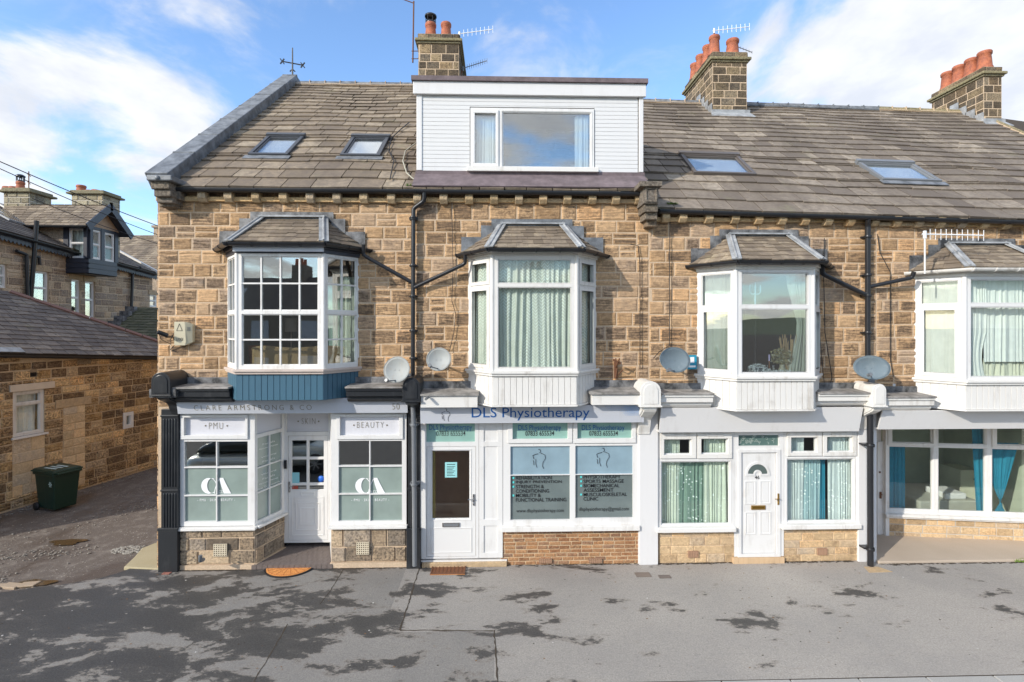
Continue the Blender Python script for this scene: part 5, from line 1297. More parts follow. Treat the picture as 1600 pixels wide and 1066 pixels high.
#PART5
# ------------------------------------------------------------------ pipes
def at(Y, px, py): return FR(Y).at(px, py)
def pipe(root, name, pts, r, mat, clips=()):
    mb = MB(); q = []
    for i, p in enumerate(pts):                # soften the bends
        p = V(p)
        if 0 < i < len(pts) - 1:
            a = V(pts[i - 1]); b = V(pts[i + 1]); da = (a - p); db = (b - p); k = min(.05, da.length * .3, db.length * .3)
            q += [p + da.normalized() * k, p + (da.normalized() + db.normalized()) * k * .22, p + db.normalized() * k]
        else: q.append(p)
    mb.tube(q, r, 14)
    for c in clips:
        c = V(c); mb.lathe(c, [(r * 1.3, -.025), (r * 1.35, -.02), (r * 1.35, .02), (r * 1.3, .025)], 14); mb.box(c.x - r * 1.9, c.x + r * 1.9, c.y + r * .6, 9.99, c.z - .015, c.z + .015)
    return mb.build(name, mat, root)
YP = 9.90; R_ = .042
pipe(H1, 'drainpipe', [at(9.80, 663, 301), at(9.82, 663, 314), at(YP, 646, 326), at(YP, 645, 602)], R_, BLACKP, [at(YP, 645.6, y) for y in (342, 415, 463, 517, 560, 340)])
pipe(H1, 'branch_pipe', [at(9.75, 568, 382), at(9.8, 568, 399), at(YP, 643, 441)], R_ * .9, BLACKP)
pipe(H1, 'branch_pipe', [at(9.75, 727, 393), at(9.8, 727, 412), at(YP, 646, 450)], R_ * .9, BLACKP)
pipe(H1, 'lower_drainpipe', [at(9.74, 645, 628), at(9.74, 646.5, 664), at(9.74, 648, 884)], .045, GREYP, [at(9.74, 646.5, 664), at(9.74, 647, 757)])
m = MB(); c = at(9.88, 645, 598); m.box(c.x - .1, c.x + .1, 9.78, 9.96, c.z - .12, c.z + .08); m.build('hopper', LEAD_D, H1, bevel=.02)
pipe(H3, 'drainpipe', [at(9.8, 1356, 342), at(YP, 1356, 352), at(YP, 1356, 580)], .05, BLACKP, [at(YP, 1356, y) for y in (370, 430, 462, 520)])
pipe(H3, 'branch_pipe', [at(9.72, 1285, 398), at(9.78, 1285, 428), at(YP, 1353, 461)], .045, BLACKP)
pipe(H3, 'branch_pipe', [at(9.72, 1428, 425), at(9.76, 1425, 434), at(YP, 1359, 448)], .04, BLACKP)
pipe(H3, 'lower_drainpipe', [at(9.72, 1359.5, 640), at(9.72, 1360, 884)], .055, BLACKP, [at(9.72, 1360, y) for y in (696, 858)])
# thin cables on the walls
for root, pts, r in ((H2, [(706, 300), (706, 330), (708, 420), (706, 470), (712, 490), (709, 520), (702, 550)], .006), (H2, [(985, 382), (997, 384), (1000, 410), (1000, 575)], .008), (H2, [(1047, 346), (1046, 420), (1046, 540), (1030, 550), (1021, 560)], .008),
                     (H3, [(1288, 372), (1287, 430), (1289, 520), (1300, 590), (1290, 625)], .008), (H3, [(1279, 500), (1284, 560), (1290, 620)], .006), (H4, [(1371, 366), (1375, 395), (1391, 425), (1391, 560), (1396, 590)], .008)):
    wire('cable', [at(9.945, *p) for p in pts], r, INK, root)
# a tangle of cable at the corner camera
# ------------------------------------------------------------------ satellite dishes
def dish(px, py, rx, ry, mat, label, arm=-1, lnb=None, Y=9.50, yaw=0, wallpt=None):
    c = at(Y, px, py); root = empty('satellite_dish', c, label, 'satellite dish', 'satellite dishes on the wall')
    k = Y / 800; R = rx * k; S = ry * k; mb = MB(); n = 32; rings = 6
    ax = V((math.sin(yaw), -math.cos(yaw), .25)).normalized(); ux = V((math.cos(yaw), math.sin(yaw), 0)); uy = ux.cross(ax)
    if uy.z < 0: uy = -uy
    vs = [c - ax * .03]; fs = []
    for s in (0, 1):
        base = len(vs)
        if s: vs.append(c - ax * .045)
        st = len(vs)
        for j in range(1, rings + 1):
            q = j / rings
            for i in range(n):
                t = 2 * math.pi * i / n; vs.append(c + ux * R * q * math.cos(t) + uy * S * q * math.sin(t) + ax * (-.03 * (1) - .015 * s + .075 * q * q))
        ctr = 0 if not s else base
        for i in range(n): fs.append((ctr, st + i, st + (i + 1) % n))
        for j in range(rings - 1):
            for i in range(n): fs.append((st + j * n + i, st + (j + 1) * n + i, st + (j + 1) * n + (i + 1) % n, st + j * n + (i + 1) % n))
        if not s: st0 = st
    for i in range(n): fs.append((st0 + (rings - 1) * n + i, st + (rings - 1) * n + i, st + (rings - 1) * n + (i + 1) % n, st0 + (rings - 1) * n + (i + 1) % n))
    mb.idx(vs, fs, smooth=True); rim = [c + ux * R * math.cos(2 * math.pi * i / n) + uy * S * math.sin(2 * math.pi * i / n) + ax * .043 for i in range(n + 1)]
    mb.tube(rim, .006, 6, cap=False); 
    for dx in (-.25, .1): mb.lathe(c + ux * R * dx + ax * -.022, [(.008, 0), (.006, .008), (0, .008)], 8, ax=ax)
    mb.build('reflector', mat, root)
    lp = at(Y - .30, *(lnb or (px - rx * .5, py + ry * .95)))
    m = MB(); m.tube([c - uy * S * .8 - ax * .02, lp - V((0, 0, .02))], .012, 8); m.tube([lp, lp + V((0, -.02, 0)) + ax * -.10], .03, 12); m.lathe(lp, [(.032, 0), (.034, .03), (0, .03)], 12, ax=-ax); m.build('feed_arm', GREYP, root)
    w = V((c.x + .02, 9.96, c.z - .12)) if wallpt is None else at(9.96, *wallpt)
    m = MB(); m.tube([c - ax * .04, c + V((0, .15, -.05)), V((c.x, 9.9, c.z - .10)), w], .018, 10); m.box(w.x - .06, w.x + .06, 9.945, 9.97, w.z - .08, w.z + .08)
    m.build('wall_bracket', GREYP, root); 
    return root
dish(621, 578, 21, 20, DISHM, 'round pale grey satellite dish over the black console, nearest the blue bay', lnb=(603, 594), wallpt=(640, 590), yaw=-.2)
dish(686, 562, 19, 18, DISHM, 'small pale satellite dish with a rusty tinge, between the drainpipe and the middle bay', lnb=(671, 571), yaw=-.1)
dish(1053, 563, 27, 20, DISHB, 'wide blue grey oval satellite dish left of the bay with ornaments', lnb=(1047, 578), yaw=.25, wallpt=(1064, 556))
dish(1360, 575, 30, 19, DISHB, 'wide blue grey oval satellite dish below the right hand black drainpipe', lnb=(1361, 585), wallpt=(1362, 592))
m = MB(); m.px(FR(9.93), (1074, 555, 1088, 577), -.03, .02, 0); m.px(FR(9.93), (1076, 571, 1086, 574), .02, .025, 1); m.px(FR(9.93), (1078, 558, 1084, 567), .02, .025, 1); tag(m.build('alarm_sign', [NT('blue_plate').fin((.02, .28, .42), .4), WINK]), 'small blue plate on the wall behind the wide dish', 'sign')
m = MB(); pts = [(962, 560), (964, 575), (962, 590)]; m.tube([at(9.9, *p) for p in pts], .014, 8); m.tube([at(9.96, 962, 574), at(9.75, 963, 572), at(9.7, 968, 560)], .012, 8); m.tube([at(9.95, 964, 588), at(9.8, 973, 578)], .01, 8); m.tube([at(9.75, 958, 562), at(9.75, 970, 568)], .02, 8); m.box(at(9.93, 960, 575).x, at(9.93, 965, 575).x, 9.92, 9.97, at(9.9, 962, 592).z, at(9.9, 962, 566).z)
tag(m.build('dish_bracket', RUST), 'empty rusty dish bracket on the wall right of the middle bay', 'bracket')
# alarm box and corner camera
ab = FR(9.84); m = MB(); r = ab.rect((272, 503, 289, 540)); x2 = xf(298, 9.84); P = ab.pt
m.prism([P(r[0], r[2], 0), P(r[1], r[2], 0), P(r[1] + .02, r[2] + .06, 0), P(r[1], r[3], 0), P(r[0], r[3], 0)], (0, .15, 0)); 
m.prism([(r[1] + .002, 9.84, r[2]), (x2, 9.90, r[2] + .06), (x2, 9.90, r[3] - .05), (r[1] + .002, 9.84, r[3])], (0, .08, 0))
o = m.build('alarm_box', CREAM, None, bevel=.006); tag(o, 'cream alarm box with a triangle mark on the end wall corner', 'alarm')
m = MB(); poly_strip(m, ab, [(276, 517), (280.5, 506), (285, 517), (276, 517)], .008, .004); m.build('triangle_mark', INK, o); text(o, 'lettering', 'LOGI', ab, (276, 528, 286, 532.5), INK, n=.004, off=.01)
for k in range(5): m = MB()
m = MB()
for k in range(4): m.prism([(r[1] + .03, 9.852, r[3] - .10 - k * .02), (x2 - .03, 9.884, r[3] - .10 - k * .02), (x2 - .03, 9.884, r[3] - .108 - k * .02), (r[1] + .03, 9.852, r[3] - .108 - k * .02)], (0, -.004, 0))
m.build('vent_slots', GREYP, o)
cc = at(9.7, 254, 522); root = empty('security_camera', cc, 'small black security camera with loose cables on the house corner above the lane', 'camera')
m = MB(); m.tube([cc + V((-.05, -.06, .04)), cc + V((.05, .06, -.03))], .04, 14); m.build('body', BLACKP, root)
m = MB(); m.tube([cc, cc + V((0, .1, -.06)), cc + V((0, .28, -.06))], .014, 8); m.tube([cc + V((-.08, 0, .04)), cc + V((-.06, .05, -.1)), cc + V((.06, .15, -.2)), cc + V((.0, .22, -.12)), cc + V((.1, .26, .1))], .006, 6); m.tube([cc + V((.05, .2, -.02)), cc + V((.1, .22, -.2)), cc + V((-.02, .26, -.3)), cc + V((.08, .27, -.35))], .008, 6); m.build('bracket', INK, root)
m = MB(); c = at(9.45, 669.0, 621) ; m.tube([c, c + V((-.03, -.1, -.02))], .025, 12); m.tube([c, c + V((.0, .05, .0))], .012, 8); tag(m.build('spotlight', GREYP), 'tiny grey spotlight on the white cornice above the clinic door', 'light')
# ------------------------------------------------------------------ aerials
def aerial(base, top, tip, n, label, mat=ALU, el=.22, matm=RUST, mast=True):
    root = empty('tv_aerial', base, label, 'aerial', 'television aerials on the chimneys')
    m = MB(); base = V(base); top = V(top); tip = V(tip)
    if mast: m.tube([base, top], .015 if top.y < 12 else .022, 8); m.build('mast', matm, root)
    d = tip - top; m = MB(); m.tube([top - d.normalized() * .05, tip], .012, 6)
    up = V((0, 0, 1)); 
    for i in range(n): p = top + d * ((i + 1) / n); m.beam(p - up * el / 2, p + up * el / 2, .007 if top.y < 12 else .012, .007 if top.y < 12 else .012, (1, 0, 0))
    m.tube([top + V((0, 0, .06)), top - V((0, 0, .08))], .03, 8); m.build('boom', mat, root); return root
Yc = 15.2
aerial(at(Yc, 718, 75), at(Yc, 718, 53), at(Yc, 770, 46), 8, 'bright white rodded aerial right of the dormer chimney pots', WINK)
aerial(at(Yc + .5, 720, 118), at(Yc + .5, 723, 107), at(Yc + .5, 761, 95), 11, 'dark drooping television aerial low beside the dormer chimney', GREYP, .16)
root = empty('tv_aerial', at(Yc, 645, 98), 'tall thin rusty aerial mast left of the dormer chimney', 'aerial', 'television aerials on the chimneys')
m = MB(); m.tube([at(Yc, 645, 98), at(Yc, 646.5, 2)], .022, 8); m.tube([at(Yc, 624, -3), at(Yc, 646, 5)], .014, 6); m.tube([at(Yc, 643, 80), at(Yc, 653, 80), at(Yc, 656, 86), at(Yc, 653, 92), at(Yc, 643, 92)], .012, 6); m.build('mast', RUST, root)
aerial(at(Y2c + .25, 1114, 85), at(Y2c + .25, 1116, 48), at(Y2c + .25, 1171, 42), 8, 'white rodded aerial above the pots of the middle chimney', WINK, .22)
aerial(at(Y2c + .6, 1152, 78), at(Y2c + .6, 1152, 73), at(Y2c + .6, 1175, 82), 5, 'small bent dark aerial behind the pots of the middle chimney', GREYP, .08)
aerial(at(9.3, 1445, 428), at(9.3, 1445, 366), at(9.3, 1537, 368), 11, 'white weathered aerial on a short mast in front of the right hand bay roof', WINK, .20, WHITE_O)
m = MB(); rb = at(16, 457, 126); k = 16 / 800; 
wv = empty('weathervane', rb, 'black wrought iron weathervane cross at the top of the lead gable coping', 'weathervane')
m.tube([rb, at(16, 457, 75)], [.03, .018], 8); m.tube([at(16, 453, 112), at(16, 457, 108), at(16, 461, 112)], .02, 6); m.build('rod', BLACKP, wv)
m = MB(); m.tube([at(16, 441, 96), at(16, 473, 102)], .018, 6)
for (x, y, s) in ((441, 96, 1), (473, 102, -1)):
    p = at(16, x, y); m.beam(p + V((-.06, 0, -.08)), p + V((.06, 0, .08)), .03, .03); m.beam(p + V((.06, 0, -.08)), p + V((-.06, 0, .08)), .03, .03)
m.build('arms', BLACKP, wv)
# overhead wires
def span(a, b, sagz, r, label):
    a = V(a); b = V(b); pts = [a.lerp(b, i / 16) - V((0, 0, sagz * 4 * (i / 16) * (1 - i / 16))) for i in range(17)]
    return tag(wire('overhead_cable', pts, r, INK), label, 'cable', 'cables over the lane')
span(at(14, -60, 226), at(21, 300, 372), .1, .014, 'uppermost black cable crossing the sky over the lane')
span(at(14, -60, 236), at(21, 300, 386), .12, .012, 'second black cable just under the uppermost one over the lane')
span(at(15.5, 50, 310), at(21, 300, 395), .12, .010, 'lowest thin cable in front of the far gabled dormer')
# ------------------------------------------------------------------ ground
def sheet(name, pts, z, mat, kind='structure'):
    m = MB(); m.face([(x, y, z) for x, y in pts]); return tag(m.build(name, mat), None, None, None, kind)
sheet('ground', [(-900, -900), (900, -900), (900, 1500), (-900, 1500)], -.30, EARTH)
KY = 6.64
def gpt(px, py): p = GR.at(px, py); return (p.x, p.y)
bd = [gpt(*q) for q in ((0, 926), (30, 922), (62, 917), (100, 913), (150, 905), (180, 897), (205, 888), (235, 883), (250, 881))]
bd2 = []
for a, b in zip(bd, bd[1:]):
    for k in range(6): t = k / 6; bd2.append((a[0] + (b[0] - a[0]) * t, a[1] + (b[1] - a[1]) * t + ru(-.015, .015)))
m = MB(); pts = [(-30, KY + .006), (30, KY + .006), (30, 11.5), (XP[0] + .3, 11.5), (XP[0] + .3, 9.95)] + bd2[::-1] + [(-30, 8.2)]
m.face([(x, y, 0) for x, y in pts]); tag(m.build('pavement', ASPH), kind='structure')
m = MB(); m.box(-30, 30, KY, KY + .005, -.12, -.001); tag(m.build('pavement_edge', EARTH), kind='structure')
m = MB(); x = -30
while x < 30: m.box(x + .004, x + .906, KY - .15, KY - .004, -.12, .002 + ru(-.002, .002)); x += .915
tag(m.build('kerb', KERBM, bevel=.012), kind='structure')
sheet('road', [(-40, -9), (40, -9), (40, KY - .1), (-40, KY - .1)], -.115, ROADM)
# lane surface, gently uneven
m = MB(); nx, ny = 90, 130; vs = []; x0, x1, y0, y1 = -16.5, XP[0] + .4, 7.9, 40
import mathutils
for j in range(ny + 1):
    for i in range(nx + 1):
        u = i / nx; v = (j / ny) ** 1.7; X = x0 + (x1 - x0) * u; Y = y0 + (y1 - y0) * v
        vs.append((X, Y, -.035 + .010 * mathutils.noise.noise((X * 1.1, Y * .7, 3)) + .004 * mathutils.noise.noise((X * 5, Y * 5, 1))))
m.idx(vs, [(j * (nx + 1) + i, j * (nx + 1) + i + 1, (j + 1) * (nx + 1) + i + 1, (j + 1) * (nx + 1) + i) for j in range(ny) for i in range(nx)], smooth=True)
tag(m.build('lane', LANEM), kind='structure')
m = MB(); random.seed(3)
spots = [((-12.2, 13.0), (-11.3, 17), .35, 260), ((-9.6, 13.2), (-8.6, 14.4), .5, 120), ((-13, 10.3), (-8.5, 10.9), .30, 420), ((-12, 9.4), (-9.0, 9.7), .25, 260), ((-11, 11), (-8, 16), 1.2, 260)]
for a, b, w, n in spots:
    for k in range(n):
        t = rnd(); x = a[0] + (b[0] - a[0]) * t + random.gauss(0, w * .5); y = a[1] + (b[1] - a[1]) * t + random.gauss(0, w * .6); s = ru(.008, .028)
        if x > XP[0] - .05: continue
        c = V((x, y, -.03 + s * .3)); q = [c + V((ru(.7, 1.2) * s * math.cos(an), ru(.7, 1.2) * s * math.sin(an), 0)) for an in (0, 1.2, 2.5, 3.7, 5)]
        tp = c + V((0, 0, s * .7)); vs = q + [c.lerp(v, .6) + V((0, 0, s * .55)) for v in q]
        m.idx(vs, [(5, 6, 7, 8, 9)] + [(i, (i + 1) % 5, (i + 1) % 5 + 5, i + 5) for i in range(5)], 0)
tag(m.build('gravel', PEB), kind='stuff')
def blob(name, px, py, rx, ry, z, mat, seed, kind='structure', n=40):
    random.seed(seed); c = GR.at(px, py); a = GR.at(px + rx, py); b = GR.at(px, py - ry); R = abs(a.x - c.x); S = abs(b.y - c.y); ph = [ru(0, 6) for _ in range(4)]
    m = MB(); m.face([(c.x + R * math.cos(t) * q, c.y + S * math.sin(t) * q, z) for t, q in ((2 * math.pi * i / n, .8 + .15 * math.sin(3 * 2 * math.pi * i / n + ph[0]) + .1 * math.sin(5 * 2 * math.pi * i / n + ph[1])) for i in range(n))]); return tag(m.build(name, mat), kind=kind)
blob('puddle', 55, 910, 34, 7, -.012, PUD, 1); blob('puddle', 105, 846, 30, 6, -.012, PUD, 2)
c = GR.at(204, 857); m = MB()
for k in range(150):
    an = ru(0, 6.28); rr = rnd() ** .5; x = c.x + math.cos(an) * rr * .36; y = c.y + math.sin(an) * rr * .20; s = ru(.018, .04)
    m.lathe((x, y, -.032), [(s, 0), (s, .008), (s * .6, .018), (0, .02)], 7, 0, (0, 0, 1), (1, 0, 0), ru(.7, 1.4))
tag(m.build('cobble_patch', COBB), kind='stuff')
m = MB()
for (a, b) in (((0, 917), (22, 919)), ((24, 917), (52, 915)), ((-30, 920), (-2, 919))):
    p = GR.at(*a); q = GR.at(*b); m.prism([(p.x, p.y, -.05), (q.x, q.y, -.05), (q.x, q.y + .17, -.05), (p.x, p.y + .17, -.05)], (0, 0, .055))
tag(m.build('edging_setts', m_road('tan_setts', (.33, .25, .17), (.46, .36, .26)), bevel=.01), kind='structure')
m = MB(); q = [gpt(*p) for p in ((193, 888), (210, 872), (222, 858), (247, 848))] + [(XP[0] + .05, 10.5), (XP[0] + .05, 9.96)]; m.prism([(x, y, -.05) for x, y in q], (0, 0, .075))
tag(m.build('corner_slab', m_road('mossy_slab', (.36, .30, .17), (.5, .44, .30)), bevel=.02), 'pale mossy stone slab at the foot of the house corner by the lane', 'slab')
# seams and repairs in the footway
m = MB(); random.seed(11)
def seam(pts, w=.012, z=.003):
    for a, b in zip(pts, pts[1:]):
        a = GR.at(*a); b = GR.at(*b); n = max(2, int((b - a).length / .07)); d = (b - a).normalized(); s = V((-d.y, d.x, 0)); prev = None
        for i in range(n + 1):
            p = a.lerp(b, i / n) + s * ru(-.008, .008); ww = w * ru(.5, 1.4); cur = (p - s * ww, p + s * ww)
            if prev: m.face([(v.x, v.y, z) for v in (prev[0], cur[0], cur[1], prev[1])])
            prev = cur
seam([(655, 888), (640, 938), (625, 985)]); seam([(625, 985), (700, 985.5), (770, 986)], .011); seam([(772, 985), (775, 1030), (778, 1075)], .011)
seam([(450, 975), (430, 1010), (394, 1070)], .009); seam([(540, 884), (515, 925), (500, 945)], .006)
tag(m.build('tar_seams', EARTH), kind='structure')
# fittings in the footway
def cover(q, mat, label, z=.004, th=.01):
    a = gpt(q[0], q[3]); b = gpt(q[2], q[1]); m = MB(); m.box(a[0], b[0], a[1], b[1], -.02, z + th * .2)
    for r in rsub((a[0], b[0], a[1], b[1]), [(a[0] + .02, b[0] - .02, a[1] + .02, b[1] - .02)]): m.box(r[0], r[1], r[2], r[3], z, z + .006)
    return tag(m.build('drain_cover', mat), label, 'cover', 'small covers in the pavement')
cover((252, 888, 277, 898), m_plain('red_oxide', (.34, .14, .10)), 'small rusty red cover beside the black pilaster base')
cover((995, 895, 1014, 902), m_plain('brown_iron', (.20, .16, .13)), 'left of two brown iron covers near the white pilaster')
cover((1031, 899, 1046, 904), m_plain('brown_iron_b', (.17, .14, .12)), 'right and smaller of two brown iron covers near the white pilaster')
sheetq = [gpt(*p) for p in ((1350, 886), (1372, 886), (1395, 894), (1358, 895))]
m = MB(); m.prism([(x, y, -.01) for x, y in sheetq], (0, 0, .016)); tag(m.build('yellow_slab', YST), 'yellowish slab let into the pavement below the right hand drainpipe', 'slab')
# coir mat, half round
c = GR.at(455, 885.5); R = .47; m = MB(); n = 26
half = [(c.x + R * 1.0 * math.cos(math.pi + math.pi * i / n), c.y - .02 + .44 * math.sin(math.pi + math.pi * i / n)) for i in range(n + 1)]
mat_ = empty('doormat', (c.x, c.y - .2, 0), 'half round orange coir doormat with dark rim in front of the tiled salon step', 'doormat')
m.prism([(x, y, .004) for x, y in half], (0, 0, .016)); m.build('rim', RUBBER, mat_)
m = MB(); m.prism([(c.x + (x - c.x) * .92, c.y - .03 + (y - c.y + .02) * .9, .021) for x, y in half], (0, 0, .006)); m.build('coir', COIR, mat_)
m = MB()
for k in range(9):
    an = math.pi * (1 + (k + .5) / 9); r0, r1 = .12, .40
    m.beam((c.x + r0 * math.cos(an), c.y - .03 + r0 * .9 * math.sin(an), .0285), (c.x + r1 * math.cos(an), c.y - .03 + r1 * .9 * math.sin(an), .0285), .007, .003)
for rr in (.12, .40):
    for k in range(18):
        a0_, a1_ = math.pi * (1 + k / 18), math.pi * (1 + (k + 1) / 18); m.beam((c.x + rr * math.cos(a0_), c.y - .03 + rr * .9 * math.sin(a0_), .0287), (c.x + rr * math.cos(a1_), c.y - .03 + rr * .9 * math.sin(a1_), .0287), .007, .003)
m.build('pattern', m_plain('burnt_orange', (.4, .12, .03)), mat_)
a = gpt(672, 899); b = gpt(728, 884.5); dm = empty('doormat', ((a[0] + b[0]) / 2, a[1], 0), 'rectangular scraper mat of rusty bars in front of the clinic door step', 'doormat')
m = MB(); m.box(a[0], b[0], a[1], b[1], .003, .010); m.build('coir', COIR, dm)
m = MB()
for r in rsub((a[0], b[0], a[1], b[1]), [(a[0] + .02, b[0] - .02, a[1] + .02, b[1] - .02)]): m.box(r[0], r[1], r[2], r[3], .011, .03)
for k in range(1, 7): y = a[1] + (b[1] - a[1]) * k / 7; m.box(a[0] + .021, b[0] - .021, y - .006, y + .006, .011, .028)
for k in range(1, 9): x = a[0] + (b[0] - a[0]) * k / 9; m.box(x - .007, x + .007, a[1] + .021, b[1] - .021, .012, .024)
m.build('bars', RUST, dm)
# grit and soil gathered along the wall foot, and litter
m = MB(); random.seed(31)
def foot(x0, x1, y, n):
    for k in range(n):
        x = ru(x0, x1); s = ru(.012, .04); yy = y - abs(random.gauss(0, .025)); c = V((x, yy, .002))
        m.face([c + V((s * ru(.6, 1.6) * math.cos(a_), s * ru(.3, .6) * math.sin(a_), ru(.0, .004))) for a_ in (0, 1.1, 2.2, 3.2, 4.3, 5.3)], 0)
foot(-6.4, -4.8, 9.93, 160); foot(-3.2, -1.7, 9.93, 120); foot(.1, 2.8, 9.96, 140); foot(3.1, 4.6, 9.94, 130); foot(5.6, 7.0, 9.94, 120); foot(7.5, 11.5, 9.8, 260)
tag(m.build('wall_foot_dirt', EARTH), kind='stuff')
m = MB()
for k in range(260):
    x = ru(-8, 9); y = ru(6.8, 9.8); s = ru(.006, .018); c = V((x, y, .003)); a0_ = ru(0, 6)
    m.face([c + V((s * ru(.5, 1.5) * math.cos(a0_ + a_), s * ru(.5, 1.2) * math.sin(a0_ + a_), 0)) for a_ in (0, 1.2, 2.4, 3.5, 4.8)], k % 3)
tag(m.build('litter', [EARTH, COBB, m_plain('dead_leaf', (.2, .11, .05))]), kind='stuff')
# weeds
def tuft(px, py, n, h, pl=None, label='', nm='weed', sp=.12, Y=None):
    c = GR.at(px, py) if pl is None else pl.at(px, py, .03); m = MB()
    for k in range(n):
        b = c + V((ru(-sp, sp), ru(-.03, .03), 0)); d = V((ru(-.6, .6), ru(-.6, .3), ru(.3, 1))).normalized() * h * ru(.4, 1); e = V((d.z, ru(-.5, .5), -d.x)).normalized() * .006
        m.face([b - e, b + e, b + d * .6 + e * 1.3, b + d]); 
    return tag(m.build(nm, LEAFG), label, 'weed')
tuft(1592, 878, 70, .09, None, 'green weeds at the edge of the entrance slab by the right side of the photo')
tuft(1050, 322, 160, .07, RB, 'green moss tuft growing in the gutter beside the stone kneeler', 'moss_tuft', .10)
tuft(640, 293, 50, .07, RA, 'pale green moss on the slates left of the dormer foot', 'moss_tuft', .06)
wire('loose_cable', [RA.at(x, y, .06) for x, y in ((640, 195), (628, 205), (612, 220), (608, 240), (616, 255), (610, 285))], .012, INK, H1)
wire('loose_cable', [RA.at(x, y, .06) for x, y in ((650, 228), (634, 240), (630, 256), (636, 275), (646, 284), (664, 290))], .014, m_plain('grey_cable', (.4, .38, .3)), H1)
m = MB(); p = at(9.55, 313, 868); m.tube([p, p + V((0, 0, -.1)), p + V((0, .1, -.12))], .035, 10); m.build('waste_pipe', GREYP, H1)
#PART6
# ------------------------------------------------------------------ outbuilding across the lane
random.seed(21)
ga_ = GR.at(0, 801); gb_ = GR.at(246, 727.7); dirn = (gb_ - ga_).normalized(); print('lane wall', ga_, gb_)
Aw = ga_ - dirn * 3.2; Bw = gb_ + dirn * 1.6; pw = AB((Aw.x, Aw.y), (Bw.x, Bw.y)); LW = pw.L
ob = empty('stone_outbuilding', (Aw + (Bw - Aw) / 2) - pw.N * 2, 'low dark stone outbuilding with hipped slate roof across the lane, green bin against it', 'outbuilding')
e0 = pw.hit(0, 553)[1]; e1 = pw.hit(246, 558)[1]; s0_ = pw.hit(0, 553)[0]; s1_ = pw.hit(246, 558)[0]
def ew(s): return e0 + (e1 - e0) * (s - s0_) / (s1_ - s0_)
zmn = min(ew(0), ew(LW)); 
W1 = pw.rect((20, 610, 69.5, 680)); W2 = pw.rect((192, 644, 208, 669)); V1 = pw.rect((47, 577, 57.5, 589)); V2 = pw.rect((121, 559, 142, 569))
LN = pw.rect((14, 599, 84, 609.5)); IF = pw.rect((19, 682, 70, 788)); DF = pw.rect((98, 632, 133, 752)); DL = pw.rect((86, 622, 142, 635))
IF = (IF[0], IF[1], .28, IF[3]); DF = (DF[0], DF[1], .1, DF[3])
LN = (LN[0], LN[1], W1[3] + .0, LN[3])
hz = [W1, W2, V1, V2]
mb = MB(); mortar(mb, pw, (0, LW, -.1, zmn - .06), hz, .35); mb.prism([pw.pt(0, zmn - .061, 0), pw.pt(LW, zmn - .061, 0), pw.pt(LW, ew(LW) - .03, 0), pw.pt(0, ew(0) - .03, 0)], -pw.N * .3, 1)
stones(mb, pw, (0, LW, 0, max(ew(0), ew(LW)) + .02), hz + [LN, IF, DF, DL], ch=(.19, .27), cw=(.24, .62), gap=.026, raise_=.028, bev=.02, keep=lambda s, z: z < ew(s) - .10)
Pw = pw.pt; D = -4.2
mb.prism([Pw(0, -.1, -.36), Pw(LW, -.1, -.36), Pw(LW, -.1, D), Pw(0, -.1, D)], (0, 0, zmn), 1)
mb.build('wall', [STONE_LANE, MORTAR_D], ob)
m = MB(); stones(m, pw, IF, [], ch=(.24, .3), cw=(.6, 1.0), gap=.012, raise_=.012, bev=.008); m.build('infill_blocks', INF, ob); m = MB(); stones(m, pw, DF, [], ch=(.2, .26), cw=(.3, .55), gap=.014, raise_=.02); m.build('infill_blocks', INF, ob)
m = MB(); m.pb(pw, *LN, 0, .05); m.build('lintel', m_plain('pale_lintel', (.66, .55, .42)), ob, bevel=.01)
m = MB(); m.pb(pw, *DL, 0, .03); m.build('lintel', YST, ob, bevel=.01)
w_, hh_ = winframe(ob, 'window', pw, W1, [(W1[0] + .09, W1[1] - .09, W1[2] + .08, W1[3] - .38), (W1[0] + .09, W1[1] - .09, W1[3] - .31, W1[3] - .09)], -.1, -.03, WHITE_O, GLASS, px=False)
m = MB(); m.pb(pw, W1[0] - .04, W1[1] + .06, W1[2] - .05, W1[2], -.05, .06); m.build('sill', WHITE_W, w_)
m = MB(); m.pb(pw, W1[0] - .1, W1[1] + .1, W1[2] - .1, W1[3] + .1, -.6, -.55); m.build('blind', ROOM_C, w_)
mk_curtain('curtain', CUR_WHITE, 'white curtain inside the outbuilding window above the green bin', [(pw, W1[0] + .08, W1[1] - .08, W1[2] + .06, W1[3] - .06, -.2, dict(amp=.04, folds=6))], None)
w_, _ = winframe(ob, 'small_window', pw, W2, [(W2[0] + .10, W2[1] - .10, W2[2] + .10, W2[3] - .10)], -.1, .02, WHITE, GLASS, px=False)
m = MB(); m.pb(pw, *W2, -.3, -.27); m.build('blind', ROOM_D, w_)
for V_ in (V1, V2):
    m = MB(); n = 6
    m.pb(pw, V_[0], V_[1], V_[2], V_[3], -.2, -.1)
    for k in range(n): z = V_[2] + (V_[3] - V_[2]) * (k + .5) / n; m.pb(pw, V_[0], V_[1], z - .012, z + .006, -.1, -.0)
    m.build('air_vent', INK, ob)
